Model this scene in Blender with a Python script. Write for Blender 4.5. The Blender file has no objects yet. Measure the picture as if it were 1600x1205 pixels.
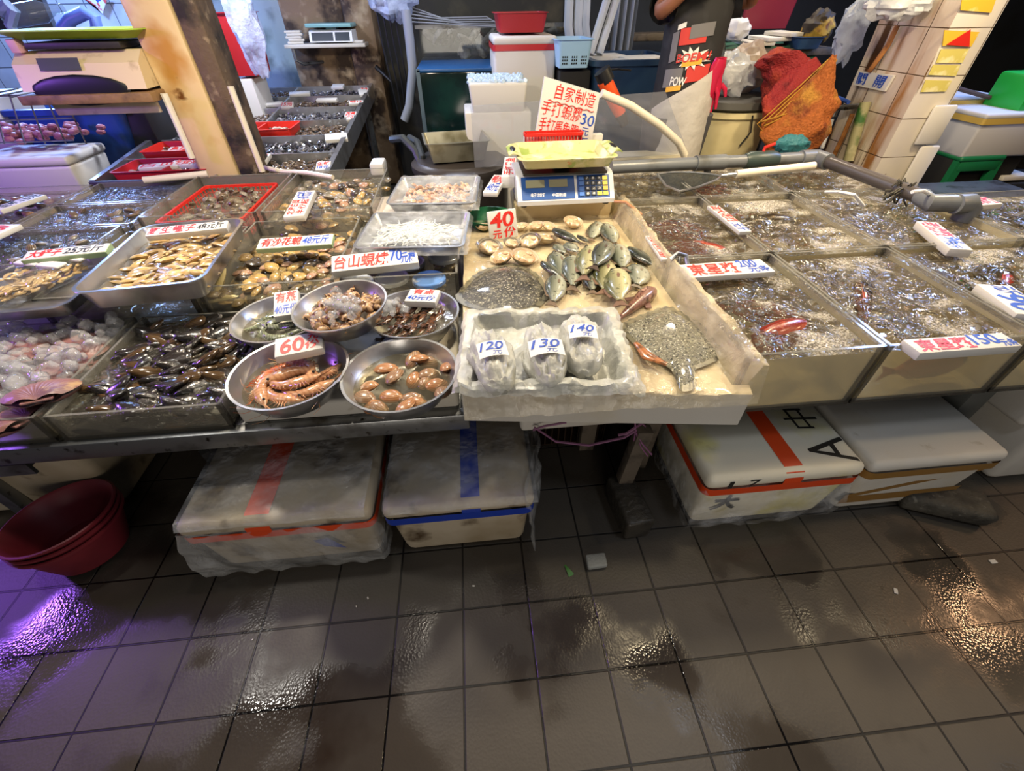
import bpy, bmesh, math, random
from mathutils import Vector, Matrix, Euler, noise

# ------------------------------------------------------------------ camera, light, exposure
SC = bpy.context.scene
COL = SC.collection
PI = math.pi
CAM_F, CAM_YAW, CAM_PITCH, CAM_ROLL, CAM_H = 665.2, 0.08816, 0.73422, -0.0138, 1.3797   # focal length in px of a 1600 px wide frame
_cy, _sy, _cp, _sp = math.cos(CAM_YAW), math.sin(CAM_YAW), math.cos(CAM_PITCH), math.sin(CAM_PITCH)
FWD = Vector((_sy * _cp, _cy * _cp, -_sp))
_r0 = Vector((_cy, -_sy, 0)); _u0 = _r0.cross(FWD)
RGT = _r0 * math.cos(CAM_ROLL) + _u0 * math.sin(CAM_ROLL)
UPV = _u0 * math.cos(CAM_ROLL) - _r0 * math.sin(CAM_ROLL)
EYE = Vector((0, 0, CAM_H))
cd = bpy.data.cameras.new('camera'); cam = bpy.data.objects.new('camera', cd); COL.objects.link(cam)
cd.sensor_fit = 'HORIZONTAL'; cd.sensor_width = 36; cd.lens = CAM_F * 36 / 1600; cd.clip_start = .02; cd.clip_end = 60
mw = Matrix((RGT, UPV, -FWD)).transposed().to_4x4(); mw.translation = EYE
cam.matrix_world = mw
SC.camera = cam
SC.view_settings.view_transform = 'Standard'; SC.view_settings.look = 'None'; SC.view_settings.gamma = 1
SC.view_settings.use_curve_mapping = False
SC.view_settings.exposure = 0.42
SC.cycles.transparent_max_bounces = 32
SC.cycles.caustics_reflective = False; SC.cycles.caustics_refractive = False

w = bpy.data.worlds.new('world'); SC.world = w; w.use_nodes = True
w.node_tree.nodes['Background'].inputs[0].default_value = (.80, .86, 1.0, 1)
w.node_tree.nodes['Background'].inputs[1].default_value = .045

def lamp(name, loc, power, col, size=.22, kind='AREA', rot=(0, 0, 0), spread=PI):
    l = bpy.data.lights.new(name, kind); l.energy = power; l.color = col
    if kind == 'AREA':
        l.shape = 'DISK'; l.size = size; l.spread = spread
    else:
        l.shadow_soft_size = size / 2
    o = bpy.data.objects.new(name, l); COL.objects.link(o); o.location = loc; o.rotation_euler = rot
    return o
WARM, WHITE, COOL, PURP = (1, .80, .50), (1, .95, .88), (.62, .76, 1), (.36, .13, 1)
lamp('stall_lamp_white', (-1.58, 1.01, 2.0), 4, WHITE, .12)
lamp('stall_lamp_middle', (-.40, 1.05, 2.0), 2, (1, .90, .74), .08)
lamp('stall_lamp_warm', (.95, 1.05, 2.05), 4, WARM, .12)
lamp('stall_lamp_tanks', (2.24, .75, 2.0), 3.6, WARM, .16)
lamp('stall_lamp_row_left', (-.95, 1.7, 1.95), 24, (1, .88, .70), .16)
lamp('stall_lamp_row_middle', (.15, 1.7, 1.95), 14, (1, .88, .68), .16)
lamp('stall_lamp_row_right', (1.3, 1.7, 2.0), 23, WARM, .16)
lamp('stall_lamp_row_end', (2.4, 2.0, 2.0), 17, WARM, .16)
lamp('stall_lamp_orange', (3.5, .85, 2.0), 7, (1, .55, .28), .22)
lamp('shopfront_light', (2.7, -.35, 2.3), 3.4, (.75, .86, 1), .5, rot=(-.25, 0, 0))
lamp('shopfront_light_middle', (.95, .25, 2.05), 3, (.85, .90, 1), .24)
lamp('front_fill_light', (.0, -2.6, .8), 22, (1, .90, .78), 1.5, rot=(PI / 2, 0, 0))  # added fill light behind the camera, brightens the upright front faces
lamp('blue_tube_low', (-3.45, 4.55, 1.5), 16, (.30, .48, 1), .45, rot=(-1.1, 0, .65))
lamp('blue_tube_right', (3.6, 2.75, 2.25), 34, (.30, .48, 1), .5, rot=(.6, 0, 2.0))
lamp('aisle_lamp', (-.2, 3.6, 2.2), 15, (.72, .80, 1), .3)
lamp('second_stall_lamp', (-1.5, 3.4, 1.9), 20, (.82, .86, 1), .2)
lamp('back_tube_left', (-2.9, 3.9, 2.1), 42, (.24, .42, 1), .4)
lamp('purple_tube', (-3.25, 1.44, 1.6), 24, PURP, .32, rot=(0, -.75, .25))
lamp('back_lamp_right', (2.0, 3.7, 2.2), 11, (1, .86, .68), .25)
# ------------------------------------------------------------------ helpers
random.seed(7)
RND = random.Random(11)

def A(px, py, z):
    """the point at height z seen at a place of the photograph"""
    d = FWD + RGT * ((px - 800) / CAM_F) - UPV * ((py - 602.5) / CAM_F)
    return EYE + d * ((z - CAM_H) / d.z)
def B(px, py, y):
    d = FWD + RGT * ((px - 800) / CAM_F) - UPV * ((py - 602.5) / CAM_F)
    return EYE + d * (y / d.y)

class MB:
    def __init__(s): s.v = []; s.f = []; s.m = []
    def add(s, vs, fs, mi=0, M=None):
        b = len(s.v)
        s.v += [tuple(M @ Vector(p)) if M else tuple(p) for p in vs]
        s.f += [tuple(i + b for i in f) for f in fs]; s.m += [mi] * len(fs)
        return s
    def box(s, lo, hi, bev=0, seg=2, M=None, mi=0, taper=0):
        x0, y0, z0 = lo; x1, y1, z1 = hi; t = taper
        vs = [(x0 + t, y0 + t, z0), (x1 - t, y0 + t, z0), (x1 - t, y1 - t, z0), (x0 + t, y1 - t, z0), (x0, y0, z1), (x1, y0, z1), (x1, y1, z1), (x0, y1, z1)]
        fs = [(3, 2, 1, 0), (4, 5, 6, 7), (0, 1, 5, 4), (1, 2, 6, 5), (2, 3, 7, 6), (3, 0, 4, 7)]
        if bev:
            bm = bmesh.new(); bv = [bm.verts.new(p) for p in vs]
            for f in fs: bm.faces.new([bv[i] for i in f])
            bmesh.ops.bevel(bm, geom=list(bm.edges), offset=bev, segments=seg, profile=.5, affect='EDGES')
            bm.verts.index_update()
            vs = [tuple(p.co) for p in bm.verts]; fs = [tuple(p.index for p in f.verts) for f in bm.faces]; bm.free()
        return s.add(vs, fs, mi, M)
    def tube(s, pts, r, n=8, cap=True, mi=0, flat=1.0):
        pts = [Vector(p) for p in pts]; k = len(pts)
        rs = r if isinstance(r, (list, tuple)) else [r] * k
        vs = []; up = Vector((0, 0, 1)); prev = None
        for i, p in enumerate(pts):
            t = (pts[min(i + 1, k - 1)] - pts[max(i - 1, 0)])
            t = t.normalized() if t.length > 1e-9 else Vector((0, 0, 1))
            if prev is None:
                a = t.cross(up) if abs(t.z) < .95 else t.cross(Vector((1, 0, 0)))
            else:
                a = prev - t * prev.dot(t)
                if a.length < 1e-6: a = t.cross(up)
            a.normalize(); prev = a; b = a.cross(t)
            for j in range(n):
                q = 2 * PI * j / n
                vs.append(p + (a * math.cos(q) + b * math.sin(q) * flat) * rs[i])
        fs = [(i * n + j, i * n + (j + 1) % n, (i + 1) * n + (j + 1) % n, (i + 1) * n + j) for i in range(k - 1) for j in range(n)]
        if cap: fs += [tuple(range(n - 1, -1, -1)), tuple((k - 1) * n + j for j in range(n))]
        return s.add(vs, fs, mi)
    def lathe(s, prof, n=40, mi=0, M=None, sy=1.0):
        vs = []; fs = []; k = len(prof)
        for r, z in prof:
            for j in range(n):
                a = 2 * PI * j / n; vs.append((r * math.cos(a), r * math.sin(a) * sy, z))
        for i in range(k - 1):
            for j in range(n): fs.append((i * n + j, i * n + (j + 1) % n, (i + 1) * n + (j + 1) % n, (i + 1) * n + j))
        if prof[0][0] > 1e-6: fs.append(tuple(range(n - 1, -1, -1)))
        if prof[-1][0] > 1e-6 and prof[-1] != prof[0]: fs.append(tuple((k - 1) * n + j for j in range(n)))
        return s.add(vs, fs, mi, M)
    def shell(s, prof, n=40, mi=0, M=None):          # an open lathe: no caps
        b = len(s.f); s.lathe(prof, n, mi, M)
        while s.f and len(s.f[-1]) == n and n > 4 and len(s.f) > b: s.f.pop(); s.m.pop()
        return s
    def ell(s, c, rx, ry, rz, nu=14, nv=9, M=None, mi=0, fn=None):
        vs = []; fs = []
        for i in range(nv + 1):
            th = PI * i / nv
            for j in range(nu):
                ph = 2 * PI * j / nu
                p = Vector((rx * math.sin(th) * math.cos(ph), ry * math.sin(th) * math.sin(ph), rz * math.cos(th)))
                if fn: p = Vector(fn(p))
                vs.append(p + Vector(c))
        for i in range(nv):
            for j in range(nu): fs.append((i * nu + j, (i + 1) * nu + j, (i + 1) * nu + (j + 1) % nu, i * nu + (j + 1) % nu))
        return s.add(vs, fs, mi, M)
    def grid(s, fn, nu, nv, mi=0):
        vs = [fn(i / nu, j / nv) for j in range(nv + 1) for i in range(nu + 1)]
        fs = [(j * (nu + 1) + i, j * (nu + 1) + i + 1, (j + 1) * (nu + 1) + i + 1, (j + 1) * (nu + 1) + i) for j in range(nv) for i in range(nu)]
        return s.add(vs, fs, mi)
    def prism(s, pts, z0, z1, mi=0, M=None):         # pts: outline, counter-clockwise
        n = len(pts)
        vs = [(x, y, z0) for x, y in pts] + [(x, y, z1) for x, y in pts]
        fs = [tuple(range(n - 1, -1, -1)), tuple(range(n, 2 * n))] + [(i, (i + 1) % n, n + (i + 1) % n, n + i) for i in range(n)]
        return s.add(vs, fs, mi, M)
    def loft(s, rings, cap=True, mi=0, M=None):
        n = len(rings[0]); k = len(rings)
        vs = [p for r in rings for p in r]
        fs = [(i * n + j, i * n + (j + 1) % n, (i + 1) * n + (j + 1) % n, (i + 1) * n + j) for i in range(k - 1) for j in range(n)]
        if cap: fs += [tuple(range(n - 1, -1, -1)), tuple((k - 1) * n + j for j in range(n))]
        return s.add(vs, fs, mi, M)
    def mesh(s, name, mats, sharp=38, smooth=True):
        me = bpy.data.meshes.new(name); me.from_pydata(s.v, [], s.f)
        bm = bmesh.new(); bm.from_mesh(me); bmesh.ops.remove_doubles(bm, verts=list(bm.verts), dist=1e-6)
        bmesh.ops.recalc_face_normals(bm, faces=list(bm.faces)) if s.closed else None
        bm.to_mesh(me); bm.free()
        for m in (mats if isinstance(mats, (list, tuple)) else [mats]): me.materials.append(m)
        if any(s.m) and len(me.polygons) == len(s.m): me.polygons.foreach_set('material_index', s.m)
        if smooth:
            me.shade_smooth(); me.set_sharp_from_angle(angle=math.radians(sharp))
        me.update(); return me
    closed = True

def link(o, parent=None):
    COL.objects.link(o)
    if parent is not None: o.parent = parent
    return o
def tag(o, label=None, cat=None, group=None, kind=None):
    for k, v in (('label', label), ('category', cat), ('group', group), ('kind', kind)):
        if v: o[k] = v
    return o
def part(name, mb, mat, parent, label=None, sharp=38, kind=None):
    o = bpy.data.objects.new(name, mb.mesh(name, mat, sharp) if isinstance(mb, MB) else mb); link(o, parent)
    return tag(o, label, None, None, kind)
def thing(name, label, cat, loc=(0, 0, 0), rz=0, group=None, rot=None, kind=None):
    o = bpy.data.objects.new(name, None); link(o); o.location = loc
    o.rotation_euler = rot if rot else (0, 0, rz); o.empty_display_size = .05
    return tag(o, label, cat, group, kind)
def solo(name, mb, mat, label, cat, group=None, kind=None, loc=(0, 0, 0), rot=(0, 0, 0), sharp=38):
    o = bpy.data.objects.new(name, mb.mesh(name, mat, sharp) if isinstance(mb, MB) else mb); link(o)
    o.location = loc; o.rotation_euler = rot
    return tag(o, label, cat, group, kind)
def struct(name, mb, mat, sharp=38):
    o = bpy.data.objects.new(name, mb.mesh(name, mat, sharp)); link(o); o['kind'] = 'structure'; return o
def copy_tree(src, loc=None, rot=None, scale=None, label=None, group=None):
    c = src.copy(); COL.objects.link(c)
    if loc is not None: c.location = loc
    if rot is not None: c.rotation_euler = rot
    if scale is not None: c.scale = scale if isinstance(scale, (tuple, list)) else (scale,) * 3
    if label: c['label'] = label
    if group: c['group'] = group
    for ch in list(src.children):
        k = ch.copy(); COL.objects.link(k); k.parent = c
        for g in list(ch.children):
            q = g.copy(); COL.objects.link(q); q.parent = k
    return c

# ------------------------------------------------------------------ materials
MATS = {}
def rgb(c):
    if isinstance(c, str):
        c = c.lstrip('#'); c = [int(c[i:i + 2], 16) / 255 for i in (0, 2, 4)]
        c = [x / 12.92 if x <= .04045 else ((x + .055) / 1.055) ** 2.4 for x in c]
    return (c[0], c[1], c[2], 1)
def mat(name, col, rough=.5, metal=0, spots=None, bump=None, coat=0, film=None, spec=.5, sub=0, grad=None, emit=None, coord='Object', wave=None):
    """spots: list of (colour, noise scale, low, high[, detail]); bump: (scale, strength); film: share of light passing straight through; grad: (axis, lo, hi, colour)"""
    if name in MATS: return MATS[name]
    m = bpy.data.materials.new(name); m.use_nodes = True; nt = m.node_tree; N = nt.nodes; L = nt.links
    b = N['Principled BSDF']; out = N['Material Output']
    b.inputs['Roughness'].default_value = rough; b.inputs['Metallic'].default_value = metal
    b.inputs['Coat Weight'].default_value = coat; b.inputs['Coat Roughness'].default_value = .08
    b.inputs['Specular IOR Level'].default_value = spec
    tc = N.new('ShaderNodeTexCoord').outputs[coord]
    base = N.new('ShaderNodeRGB'); base.outputs[0].default_value = rgb(col); cur = base.outputs[0]
    def mix(fac, a, c2):
        x = N.new('ShaderNodeMix'); x.data_type = 'RGBA'
        if isinstance(fac, float): x.inputs[0].default_value = fac
        else: L.new(fac, x.inputs[0])
        L.new(a, x.inputs[6])
        if hasattr(c2, 'is_output'): L.new(c2, x.inputs[7])
        else: x.inputs[7].default_value = rgb(c2)
        return x.outputs[2]
    def ramp(src, lo, hi):
        r = N.new('ShaderNodeMapRange'); r.inputs[1].default_value = lo; r.inputs[2].default_value = hi; L.new(src, r.inputs[0]); r.clamp = True
        return r.outputs[0]
    if grad:
        sp = N.new('ShaderNodeSeparateXYZ'); L.new(tc, sp.inputs[0])
        cur = mix(ramp(sp.outputs[grad[0]], grad[1], grad[2]), cur, grad[3])
    for sdef in spots or []:
        n = N.new('ShaderNodeTexNoise'); n.inputs['Scale'].default_value = sdef[1]; n.inputs['Detail'].default_value = sdef[4] if len(sdef) > 4 else 4
        L.new(tc, n.inputs['Vector'])
        cur = mix(ramp(n.outputs[0], sdef[2], sdef[3]), cur, sdef[0])
    if wave:
        wv = N.new('ShaderNodeTexWave'); wv.wave_type = wave[3] if len(wave) > 3 else 'BANDS'; wv.inputs['Scale'].default_value = wave[0]; wv.inputs['Distortion'].default_value = wave[1]
        wv.bands_direction = wave[4] if len(wave) > 4 else 'X'
        if wv.wave_type == 'RINGS': wv.rings_direction = 'Z'
        L.new(tc, wv.inputs['Vector']); cur = mix(ramp(wv.outputs[0], .45, .8), cur, wave[2])
    L.new(cur, b.inputs['Base Color'])
    if emit:
        b.inputs['Emission Color'].default_value = rgb(emit[0]); b.inputs['Emission Strength'].default_value = emit[1]
    if bump:
        n = N.new('ShaderNodeTexNoise'); n.inputs['Scale'].default_value = bump[0]; n.inputs['Detail'].default_value = 5
        L.new(tc, n.inputs['Vector']); bp = N.new('ShaderNodeBump'); bp.inputs['Strength'].default_value = bump[1]; bp.inputs['Distance'].default_value = bump[2] if len(bump) > 2 else .01
        L.new(n.outputs[0], bp.inputs['Height']); L.new(bp.outputs[0], b.inputs['Normal'])
    if film is not None:
        tr = N.new('ShaderNodeBsdfTransparent'); mx = N.new('ShaderNodeMixShader')
        if isinstance(film, tuple):                     # (least, most, scale)
            n = N.new('ShaderNodeTexNoise'); n.inputs['Scale'].default_value = film[2]; n.inputs['Detail'].default_value = 6; L.new(tc, n.inputs['Vector'])
            r = N.new('ShaderNodeMapRange'); r.inputs[1].default_value = .35; r.inputs[2].default_value = .68; r.inputs[3].default_value = 1 - film[1]; r.inputs[4].default_value = 1 - film[0]
            L.new(n.outputs[0], r.inputs[0]); L.new(r.outputs[0], mx.inputs[0])
        else: mx.inputs[0].default_value = 1 - film
        L.new(tr.outputs[0], mx.inputs[1]); L.new(b.outputs[0], mx.inputs[2]); L.new(mx.outputs[0], out.inputs[0])
    MATS[name] = m; return m

def clear(name, tint=(1, 1, 1), haze=.0, hazecol=(.5, .5, .5), rough=.03, ior=1.45, bump=None, foam=None, refl=1.0):
    """thin glass or a water surface: light passes straight on, Fresnel mirror on top, haze = share of murk; foam: (scale, low, high, colour)"""
    if name in MATS: return MATS[name]
    m = bpy.data.materials.new(name); m.use_nodes = True; nt = m.node_tree; N = nt.nodes; L = nt.links
    N.remove(N['Principled BSDF']); out = N['Material Output']
    tc = N.new('ShaderNodeTexCoord').outputs['Object']
    tr = N.new('ShaderNodeBsdfTransparent'); tr.inputs[0].default_value = (*tint, 1)
    di = N.new('ShaderNodeBsdfDiffuse'); di.inputs[0].default_value = (*hazecol, 1)
    gl = N.new('ShaderNodeBsdfGlossy'); gl.inputs['Roughness'].default_value = rough
    m1 = N.new('ShaderNodeMixShader'); m1.inputs[0].default_value = haze
    L.new(tr.outputs[0], m1.inputs[1]); L.new(di.outputs[0], m1.inputs[2]); cur = m1.outputs[0]
    nrm = None
    if bump:
        n = N.new('ShaderNodeTexNoise'); n.inputs['Scale'].default_value = bump[0]; n.inputs['Detail'].default_value = 3; n.inputs['Distortion'].default_value = .6
        L.new(tc, n.inputs['Vector']); bp = N.new('ShaderNodeBump'); bp.inputs['Strength'].default_value = bump[1]; bp.inputs['Distance'].default_value = bump[2] if len(bump) > 2 else .02
        L.new(n.outputs[0], bp.inputs['Height']); nrm = bp.outputs[0]; L.new(nrm, gl.inputs['Normal'])
    f0 = ((ior - 1) / (ior + 1)) ** 2
    ge = N.new('ShaderNodeNewGeometry'); dt = N.new('ShaderNodeVectorMath'); dt.operation = 'DOT_PRODUCT'
    L.new(ge.outputs['Incoming'], dt.inputs[0]); L.new(nrm or ge.outputs['Normal'], dt.inputs[1])
    def MA(op, a, c, clamp=False):
        x = N.new('ShaderNodeMath'); x.operation = op; x.use_clamp = clamp
        for i, q in enumerate((a, c)):
            if q is None: continue
            if isinstance(q, (int, float)): x.inputs[i].default_value = q
            else: L.new(q, x.inputs[i])
        return x.outputs[0]
    sch = MA('MULTIPLY_ADD', MA('POWER', MA('SUBTRACT', 1.0, MA('ABSOLUTE', dt.outputs['Value'], None)), 5.0), 1 - f0); sch.node.inputs[2].default_value = f0
    mu = MA('MINIMUM', MA('MULTIPLY', sch, refl), .75).node
    m2 = N.new('ShaderNodeMixShader'); L.new(mu.outputs[0], m2.inputs[0]); L.new(cur, m2.inputs[1]); L.new(gl.outputs[0], m2.inputs[2]); cur = m2.outputs[0]
    if foam:
        n = N.new('ShaderNodeTexNoise'); n.inputs['Scale'].default_value = foam[0]; n.inputs['Detail'].default_value = 7; n.inputs['Roughness'].default_value = .62; n.inputs['Distortion'].default_value = .8; L.new(tc, n.inputs['Vector'])
        vo = N.new('ShaderNodeTexVoronoi'); vo.inputs['Scale'].default_value = 170; L.new(tc, vo.inputs['Vector'])
        r = N.new('ShaderNodeMapRange'); r.inputs[1].default_value = foam[1]; r.inputs[2].default_value = foam[2]; L.new(n.outputs[0], r.inputs[0])
        r2 = N.new('ShaderNodeMapRange'); r2.inputs[1].default_value = .18; r2.inputs[2].default_value = .62; r2.inputs[3].default_value = .12; r2.inputs[4].default_value = 1.0; L.new(vo.outputs['Distance'], r2.inputs[0])
        mm = N.new('ShaderNodeMath'); mm.operation = 'MULTIPLY'; L.new(r.outputs[0], mm.inputs[0]); L.new(r2.outputs[0], mm.inputs[1])
        m8 = N.new('ShaderNodeMath'); m8.operation = 'MULTIPLY'; m8.inputs[1].default_value = .85; L.new(mm.outputs[0], m8.inputs[0])
        fd = N.new('ShaderNodeBsdfPrincipled'); fd.inputs['Base Color'].default_value = rgb(foam[3]); fd.inputs['Roughness'].default_value = .25
        b2 = N.new('ShaderNodeBump'); b2.inputs['Strength'].default_value = .9; b2.inputs['Distance'].default_value = .01; L.new(vo.outputs['Distance'], b2.inputs['Height']); L.new(b2.outputs[0], fd.inputs['Normal'])
        m3 = N.new('ShaderNodeMixShader'); L.new(m8.outputs[0], m3.inputs[0]); L.new(cur, m3.inputs[1]); L.new(fd.outputs[0], m3.inputs[2]); cur = m3.outputs[0]
    L.new(cur, out.inputs[0]); MATS[name] = m; return m

def tiles(name, col, grout, size, off=(0, 0), gap=.012, rough=.3, axes=(0, 1), spots=None, wet=None, bumpy=0, var=.05):
    m = bpy.data.materials.new(name); m.use_nodes = True; nt = m.node_tree; N = nt.nodes; L = nt.links; b = N['Principled BSDF']
    tc = N.new('ShaderNodeTexCoord'); sp = N.new('ShaderNodeSeparateXYZ'); L.new(tc.outputs['Object'], sp.inputs[0])
    def M(op, a, c=None, d=None):
        x = N.new('ShaderNodeMath'); x.operation = op
        for i, q in enumerate((a, c, d)):
            if q is None: continue
            if isinstance(q, (int, float)): x.inputs[i].default_value = q
            else: L.new(q, x.inputs[i])
        return x.outputs[0]
    ds = []; ids = []
    for k, ax in enumerate(axes):
        u = M('DIVIDE', M('SUBTRACT', sp.outputs[ax], off[k]), size[k] if isinstance(size, tuple) else size)
        ids.append(M('FLOOR', u)); fr = M('FRACT', u); ds.append(M('MINIMUM', fr, M('SUBTRACT', 1.0, fr)))
    d = M('MINIMUM', ds[0], ds[1])
    line = N.new('ShaderNodeMapRange'); line.inputs[1].default_value = gap; line.inputs[2].default_value = gap * 1.8; L.new(d, line.inputs[0])
    cx = N.new('ShaderNodeCombineXYZ'); L.new(ids[0], cx.inputs[0]); L.new(ids[1], cx.inputs[1])
    wn = N.new('ShaderNodeTexWhiteNoise'); L.new(cx.outputs[0], wn.inputs['Vector'])
    def mix(fac, a, c2):
        x = N.new('ShaderNodeMix'); x.data_type = 'RGBA'; L.new(fac, x.inputs[0])
        for i, q in ((6, a), (7, c2)):
            if hasattr(q, 'is_output'): L.new(q, x.inputs[i])
            else: x.inputs[i].default_value = rgb(q)
        return x.outputs[2]
    def nz(scale, lo, hi, detail=5, stretch=1):
        n = N.new('ShaderNodeTexNoise'); n.inputs['Scale'].default_value = scale; n.inputs['Detail'].default_value = detail; src = tc.outputs['Object']
        if stretch != 1:
            mp = N.new('ShaderNodeMapping'); mp.inputs['Scale'].default_value = (1, 1, stretch); L.new(src, mp.inputs[0]); src = mp.outputs[0]
        L.new(src, n.inputs['Vector'])
        r = N.new('ShaderNodeMapRange'); r.inputs[1].default_value = lo; r.inputs[2].default_value = hi; L.new(n.outputs[0], r.inputs[0]); return r.outputs[0]
    c = rgb(col); c2 = [x * (1 + 6 * var) for x in c[:3]]
    cur = mix(M('MULTIPLY', wn.outputs['Value'], .5), col, c2)
    for sd in spots or []: cur = mix(nz(*sd[1:]), cur, sd[0])
    cur = mix(line.outputs[0], grout, cur)
    L.new(cur, b.inputs['Base Color'])
    h = N.new('ShaderNodeBump'); h.inputs['Strength'].default_value = .5; h.inputs['Distance'].default_value = .004; L.new(line.outputs[0], h.inputs['Height']); last = h.outputs[0]
    b.inputs['Roughness'].default_value = rough
    if wet:
        wm = nz(wet[0], wet[1], wet[2], 4)
        r = N.new('ShaderNodeMapRange'); r.inputs[3].default_value = rough; r.inputs[4].default_value = wet[3]; L.new(wm, r.inputs[0]); L.new(r.outputs[0], b.inputs['Roughness'])
    if bumpy:
        n = N.new('ShaderNodeTexVoronoi'); n.inputs['Scale'].default_value = 150; L.new(tc.outputs['Object'], n.inputs['Vector'])
        n2 = N.new('ShaderNodeTexNoise'); n2.inputs['Scale'].default_value = 9; L.new(tc.outputs['Object'], n2.inputs['Vector'])
        s1 = M('ADD', M('MULTIPLY', n.outputs['Distance'], .25), M('MULTIPLY', n2.outputs[0], 1.2))
        h2 = N.new('ShaderNodeBump'); h2.inputs['Strength'].default_value = bumpy; h2.inputs['Distance'].default_value = .004; L.new(s1, h2.inputs['Height']); L.new(last, h2.inputs['Normal']); last = h2.outputs[0]
    L.new(last, b.inputs['Normal'])
    return m

FOAM = mat('foam_white', '#cbc7be', .55, spots=[('#c9bfa8', 5, .5, .8), ('#8d8266', 14, .68, .82)], bump=(180, .12, .003))
FOAM_DIRTY = mat('foam_dirty', '#b3a792', .55, spots=[('#8f7f62', 4, .45, .72), ('#4c3c28', 9, .60, .74)], bump=(150, .15, .003))
FOAM_CLEAN = mat('foam_clean', '#cfccc6', .5, bump=(200, .1, .003))
FOAM_GREEN = mat('foam_green', '#9fb58c', .55, bump=(200, .1, .003))
STEEL = mat('steel', '#c6c7c8', .30, .9, spots=[('#75706a', 7, .5, .8)])
STEEL_D = mat('steel_worn', '#8d8f90', .36, .85, spots=[('#4c463c', 9, .52, .75), ('#2c251c', 30, .62, .72)], bump=(60, .15, .003))
RED_TXT = mat('red_marker', '#d3261c', .5)
BLUE_TXT = mat('blue_marker', '#1f49ad', .5)
BLACK_TXT = mat('black_marker', '#26241f', .6)
PAPER = mat('paper', '#d8d8d6', .6)
GLASS = clear('tank_glass', (.97, .97, .95), .11, (.62, .58, .48), .02, 1.45)
SILICONE = mat('dark_silicone', '#1c2118', .35)
FILM = mat('clear_film', '#e9ebee', .16, film=(.62, .97, 12), bump=(26, .9, .02), spec=.8)
FILM_TAN = mat('tan_film', '#f0dfba', .14, film=(.45, .8, 9), bump=(22, .8, .02), spec=.7, coat=.4)
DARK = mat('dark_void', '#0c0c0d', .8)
BLACK = mat('black_plastic', '#151517', .4)
WOOD = mat('old_wood', '#8a6a45', .6, spots=[('#4b3826', 12, .45, .7)], bump=(40, .3))
RUST = mat('rusted_metal', '#80694f', .7, spots=[('#3a2a1e', 5, .48, .60), ('#b09c80', 7, .56, .70)], bump=(18, .6))
RED_P = mat('red_plastic', '#d22a1e', .38)
ORANGE_T = mat('orange_tape', '#d8491c', .35)
BLUE_T = mat('blue_tape', '#1b3aa0', .35)
BROWN_T = mat('brown_tape', '#8f6a34', .35)
BLUE_P = mat('blue_plastic', '#2c5fb8', .4, spots=[('#1a2c50', 5, .5, .75)])
GREY_PVC = mat('grey_pvc', '#6c7075', .35, spots=[('#4b4a42', 8, .5, .75)])
WHITE_P = mat('white_plastic', '#dfe2e6', .4)
GREEN_P = mat('green_plastic', '#186b40', .4)

# ------------------------------------------------------------------ lettering
_txt = {}
def text_mesh(s, bold=.018):
    k = (s, bold)
    if k in _txt: return _txt[k]
    cu = bpy.data.curves.new('lettering', 'FONT'); cu.body = s; cu.offset = bold; cu.resolution_u = 3; cu.space_line = .95
    o = bpy.data.objects.new('lettering', cu); COL.objects.link(o)
    dg = bpy.context.evaluated_depsgraph_get(); dg.update()
    me = bpy.data.meshes.new_from_object(o.evaluated_get(dg))
    vs = [v.co.copy() for v in me.vertices]; fs = [tuple(p.vertices) for p in me.polygons]
    bpy.data.objects.remove(o); bpy.data.curves.remove(cu); bpy.data.meshes.remove(me)
    xs = [v.x for v in vs]; ys = [v.y for v in vs]
    x0, x1, y0, y1 = min(xs), max(xs), min(ys), max(ys)
    vs = [((v.x - x0) / (x1 - x0), (v.y - y0) / (y1 - y0)) for v in vs]
    _txt[k] = (vs, fs); return _txt[k]
def write(parent, s, box, m, fn, name='lettering', wob=.02, slant=.08, bold=.022, rot=0):
    """lettering laid over box=(u0,v0,u1,v1); fn(u,v) -> local point on the surface"""
    vs, fs = text_mesh(s, bold); sd = RND.random() * 50
    out = []
    for x, y in vs:
        x2 = x + slant * (y - .5) / max(1, len(s) * .6) + wob * noise.noise((x * 4 * len(s) ** .5 + sd, y * 3, 1))
        y2 = y + wob * 2 * noise.noise((x * 5 + sd, y * 3, 7)) + .05 * math.sin(x * 5 + sd) * wob * 20 * .3
        if rot == 90: x2, y2 = 1 - y2, x2
        elif rot == -90: x2, y2 = y2, 1 - x2
        out.append(fn(box[0] + (box[2] - box[0]) * x2, box[1] + (box[3] - box[1]) * y2))
    mb = MB(); mb.closed = False; mb.add(out, fs)
    o = bpy.data.objects.new(name, mb.mesh(name, m, smooth=False)); link(o, parent); return o
# ------------------------------------------------------------------ the setting
T = .2                                                # floor tile
FLOOR_M = tiles('floor_tiles', '#454039', '#0a0807', T, (-1.3131, .1214), .010, .46, (0, 1),
                spots=[('#3b3630', 2.2, .45, .7), ('#261c15', 1.7, .60, .68)], wet=(2.4, .48, .57, .09), bumpy=.28)
b = MB(); b.grid(lambda u, v: (-7 + 14 * u, -3 + 10.5 * v, 0), 1, 1); b.closed = False; struct('floor', b, FLOOR_M)
WT = tiles('white_wall_tiles', '#c9d0d6', '#6d7277', (.2, .2), (0, 0), .012, .25, (0, 2), spots=[('#9aa3a8', 2, .5, .8)])
b = MB(); b.box((-6.5, 4.95, 0), (-1.95, 5.15, 3)); struct('wall_back_left', b, WT)
b = MB(); b.box((-1.95, 5.0, 0), (.95, 5.2, 3)); struct('wall_back', b, mat('dark_wall', '#2b2a29', .8, spots=[('#57503f', 3, .5, .7)]))
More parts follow.
